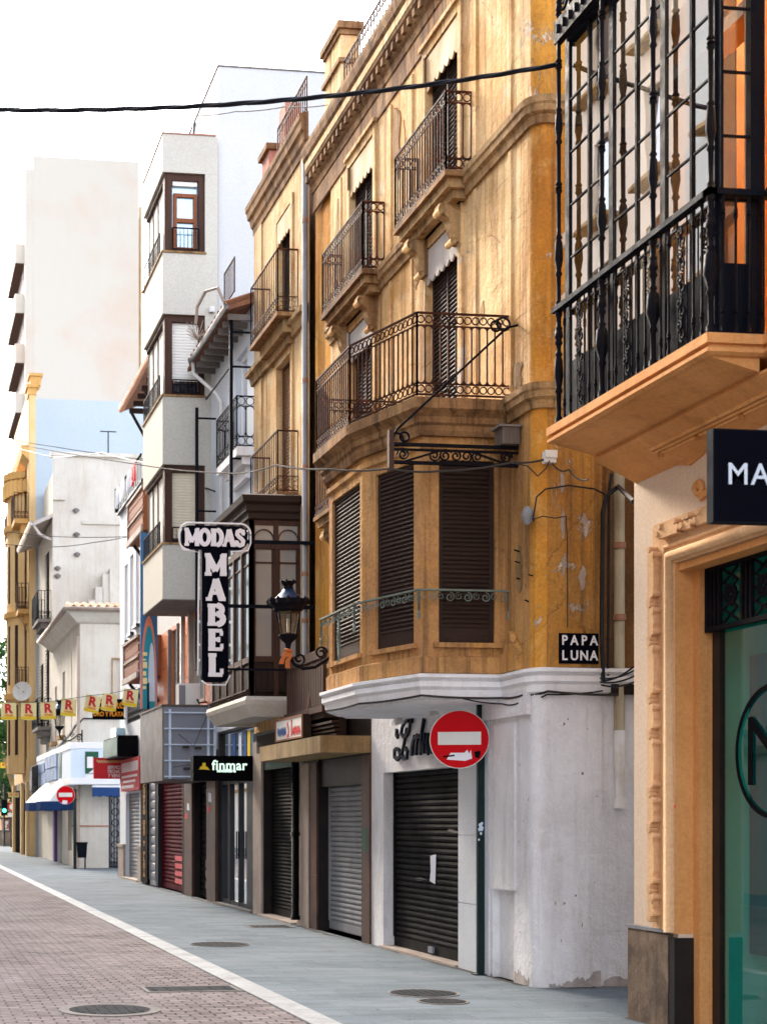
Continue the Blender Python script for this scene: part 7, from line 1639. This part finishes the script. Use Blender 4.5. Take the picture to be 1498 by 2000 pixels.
t = thing('parked_van', 'dull brown van parked across the end of the street', 'van', (6.4, 97, 0)); x0, x1 = xY(14, 96), xY(48, 96)
mb = MB(); mb.hexa([(x0, 96, .35), (x1+2, 96, .35), (x1+2, 98, .35), (x0, 98, .35), (x0+.25, 96.1, 1.9), (x1+2, 96.1, 1.9), (x1+2, 97.9, 1.9), (x0+.25, 97.9, 1.9)]); mb.build('body', M['brown_wood'], t)
mb = MB(); mb.box(x0+.5, x1, 95.99, 96.06, 1.2, 1.7); mb.build('window', M['pane_dark'], t)
for k in range(2):
    mb = MB(); mb.tube([(x0+.6+k*2, 95.97, .33), (x0+.6+k*2, 96.2, .33)], .33, 14); mb.build('wheel', M['black'], t)
for k, x in enumerate((8, 14, 18, 32)):
    q = onZ(x, 1668); t = thing('stone_planter', 'rounded pale stone planter at the crossing', 'planter', (q.x, 66+22, 0), 'pale stone planters at the crossing'); X = xY(x, 89.5); mb = MB(); mb.lathe([(.2, 0), (.32, .15), (.34, .6), (.28, .85), (.1, .9)], X, 89.5, 10); mb.build('tub', M['light_pillar'], t)
    mb = MB(); mb.lathe([(.29, .84), (.36, .86), (.36, .92), (.28, .92)], X, 89.5, 10); mb.build('rim', M['concrete'], t)
# ================================================================ garland of shop flags and street wires
YG_ = 33.0
fl = [(18, 1389, .02), (57, 1389, -.01), (95, 1388, .04), (135, 1382, -.08), (181, 1375, -.22), (214, 1372, -.10), (255, 1363, -.12)]
tops = [onY(x, y-17, YG_) for x, y, r in fl]
wire('garland_string', 'thin string carrying the yellow flags across the street', [(-4.2, YG_, tops[0].z+.5)]+[tuple(p) for p in tops]+[(5.13, YG_, tops[-1].z+.05)], .006, M['cable_grey'], 'string', .0, 2)
flabels = ['yellow garland flag with red R nearest the trees', 'second yellow garland flag counted from the trees, below the satellite dish', 'third yellow garland flag counted from the trees, before the white house', 'yellow garland flag with red R just beside the distant lantern', 'most tilted yellow garland flag with red R', 'yellow garland flag with red R covering the black gold-buyer sign', 'yellow garland flag with red R nearest the blue board']
for (x, y, rot), lab in zip(fl, flabels):
    c = onY(x, y, YG_); t = thing('flag', lab, 'flag', tuple(c), 'yellow R flags on the garland')
    cr, sr_ = math.cos(rot), math.sin(rot); w_, h_ = .165, .19; bend = random.uniform(-.03, .03)
    class FF(Fr):
        def P(s, u, v, w=0.0): return (c.x+u*cr-v*sr_, YG_-w+bend*math.cos(u*9)+.02*v*v*9, c.z+u*sr_+v*cr)
    f = FF((0, 0), (1, 0), (0, -1)); mb = MB(); n = 6
    for i in range(n): mb.fbox(f, -w_+2*w_*i/n, -w_+2*w_*(i+1)/n, -h_+(.01 if i in (0, 5) else 0), h_, -.004, 0)
    cl = mb.build('cloth', M['pale_yellow'], t); mb = MB()
    for i in range(n): mb.fbox(f, -w_+2*w_*i/n, -w_+2*w_*(i+1)/n, -h_+.012, -h_*.62, .0015, .003)
    mb.build('hem_band', M['yellow'], t)
    textmesh('letter', 'R', f, -.005, .045, .27, M['red'], t, .004, ext=.001, bold=.012)
    textmesh('caption', 'rebajas', f, 0, -.085, .07, M['orange_letter'], t, .004, ext=.001, bold=.003)
P_ = lambda x, y, Y: tuple(onY(x, y, Y))
wire('wire', 'long grey wire sagging past the bay to the junction box', [P_(20, 865, 48), P_(300, 912, 29), P_(460, 925, 22), P_(540, 908, 18.5), P_(640, 916, 16), P_(760, 915, 14.6), P_(860, 920, 14.5), P_(1000, 903, 14.3), P_(1070, 895, 14.15)], .011, M['cable_grey'], 'cable', .02, 6)
wire('wire', 'thin wire from the ochre house to the roof terrace', [P_(24, 872, 66), P_(105, 893, 58), P_(200, 884, 45), P_(290, 905, 36), P_(420, 960, 29)], .018, M['cable'], 'cable', .02, 6)
wire('wire', 'faint wire crossing the pale blue wall', [P_(24, 858, 66), P_(110, 873, 60), P_(215, 888, 58)], .015, M['cable_grey'], 'cable', .02, 6)
wire('wire', 'upper of two faint wires over the stained white gable', [P_(0, 1036, 45), P_(110, 1048, 42), P_(250, 1048, 38)], .01, M['cable_grey'], 'cable', .02, 6)
wire('wire', 'lower of two faint wires over the stained white gable', [P_(0, 1062, 45), P_(110, 1068, 42), P_(180, 1060, 40), P_(290, 1040, 36)], .01, M['cable_grey'], 'cable', .02, 6)
wire('wire', 'thin wire over the roofs below the thick power cable', [P_(640, 205, 20), P_(560, 208, 22), P_(460, 218, 24), P_(380, 226, 26)], .008, M['cable_grey'], 'cable', .02, 6)
# roof aerials of the yellow house
q = onY(700, 70, 21.2); t = thing('antenna', 'thin rusty aerial mast on the yellow house roof', 'antenna', (q.x, 21.2, 11.5)); mb = MB(); mb.bar((q.x, 21.2, 11.2), (q.x, 21.2, zY(700, 14, 21.2)), .012); mb.build('mast', M['iron_rust'], t); mb = MB(); mb.tube([(q.x-.55, 21.2, zY(700, 62, 21.2)), (q.x, 21.2, zY(700, 66, 21.2)), (q.x+.1, 21.2, zY(700, 66, 21.2))], .006, 4); mb.build('stay_wire', M['cable_grey'], t)
# ================================================================ far side of the street (out of the frame: shades and mirrors)
opp = [(-9, 3, 12, 'cream_paint'), (3, 12, 13, 'beige2'), (12, 21, 14, 'old_white'), (21, 31, 20, 'grey_cream'), (31, 42, 23, 'cream_paint'), (42, 58, 22, 'old_white'), (58, 76, 25, 'grey_cream'), (76, 110, 25, 'old_white')]
labs = ['cream house across the street, opposite the peach shop', 'buff house across the street, opposite the alley', 'whitewashed house across the street, opposite the yellow bay', 'greyish house across the street, opposite the wooden gallery', 'cream house across the street, opposite the modern block', 'whitewashed house across the street, opposite the side street', 'greyish house across the street, opposite the ornate house', 'whitewashed house across the street, at its far end']
XOP = -6.0; fop = Fr((XOP, 0), (0, 1), (1, 0))
for (y0, y1, h, mt), lab in zip(opp, labs):
    t = thing('opposite_house', lab, 'house', (XOP, y0, 0)); n = max(2, int((y1-y0)/2.6)); st = (y1-y0)/n
    ops = [(y0+st*(i+.3), y0+st*(i+.7), z, z+2.1) for i in range(n) for z in [3.6+3.1*k for k in range(int((h-3.6)/3.1))]]
    mb = MB(); mb.shell(fop, y0, y1, 0, h, ops, .25, 9); mb.build('wall', M[mt], t)
    for (a, b, c, d) in ops:
        mb = MB(); mb.fquad(fop, a, b, c, d, -.12); wd = mb.build('window', M['louver'] if random.random() < .6 else M['pane_dark'], t)
        mb = MB(); mb.fbox(fop, a-.2, b+.2, c-.12, c-.02, .001, .4); mb.build('balcony_slab', M['stone_trim'], wd)
    mb = MB(); mb.fbox(fop, y0, y1, h-.5, h-.1, .001, .35); mb.build('cornice', M['stone_trim'], t); mb = MB(); mb.fbox(fop, y0, y1, 3.0, 3.2, .001, .12); mb.build('string_course', M['stone_trim'], t)
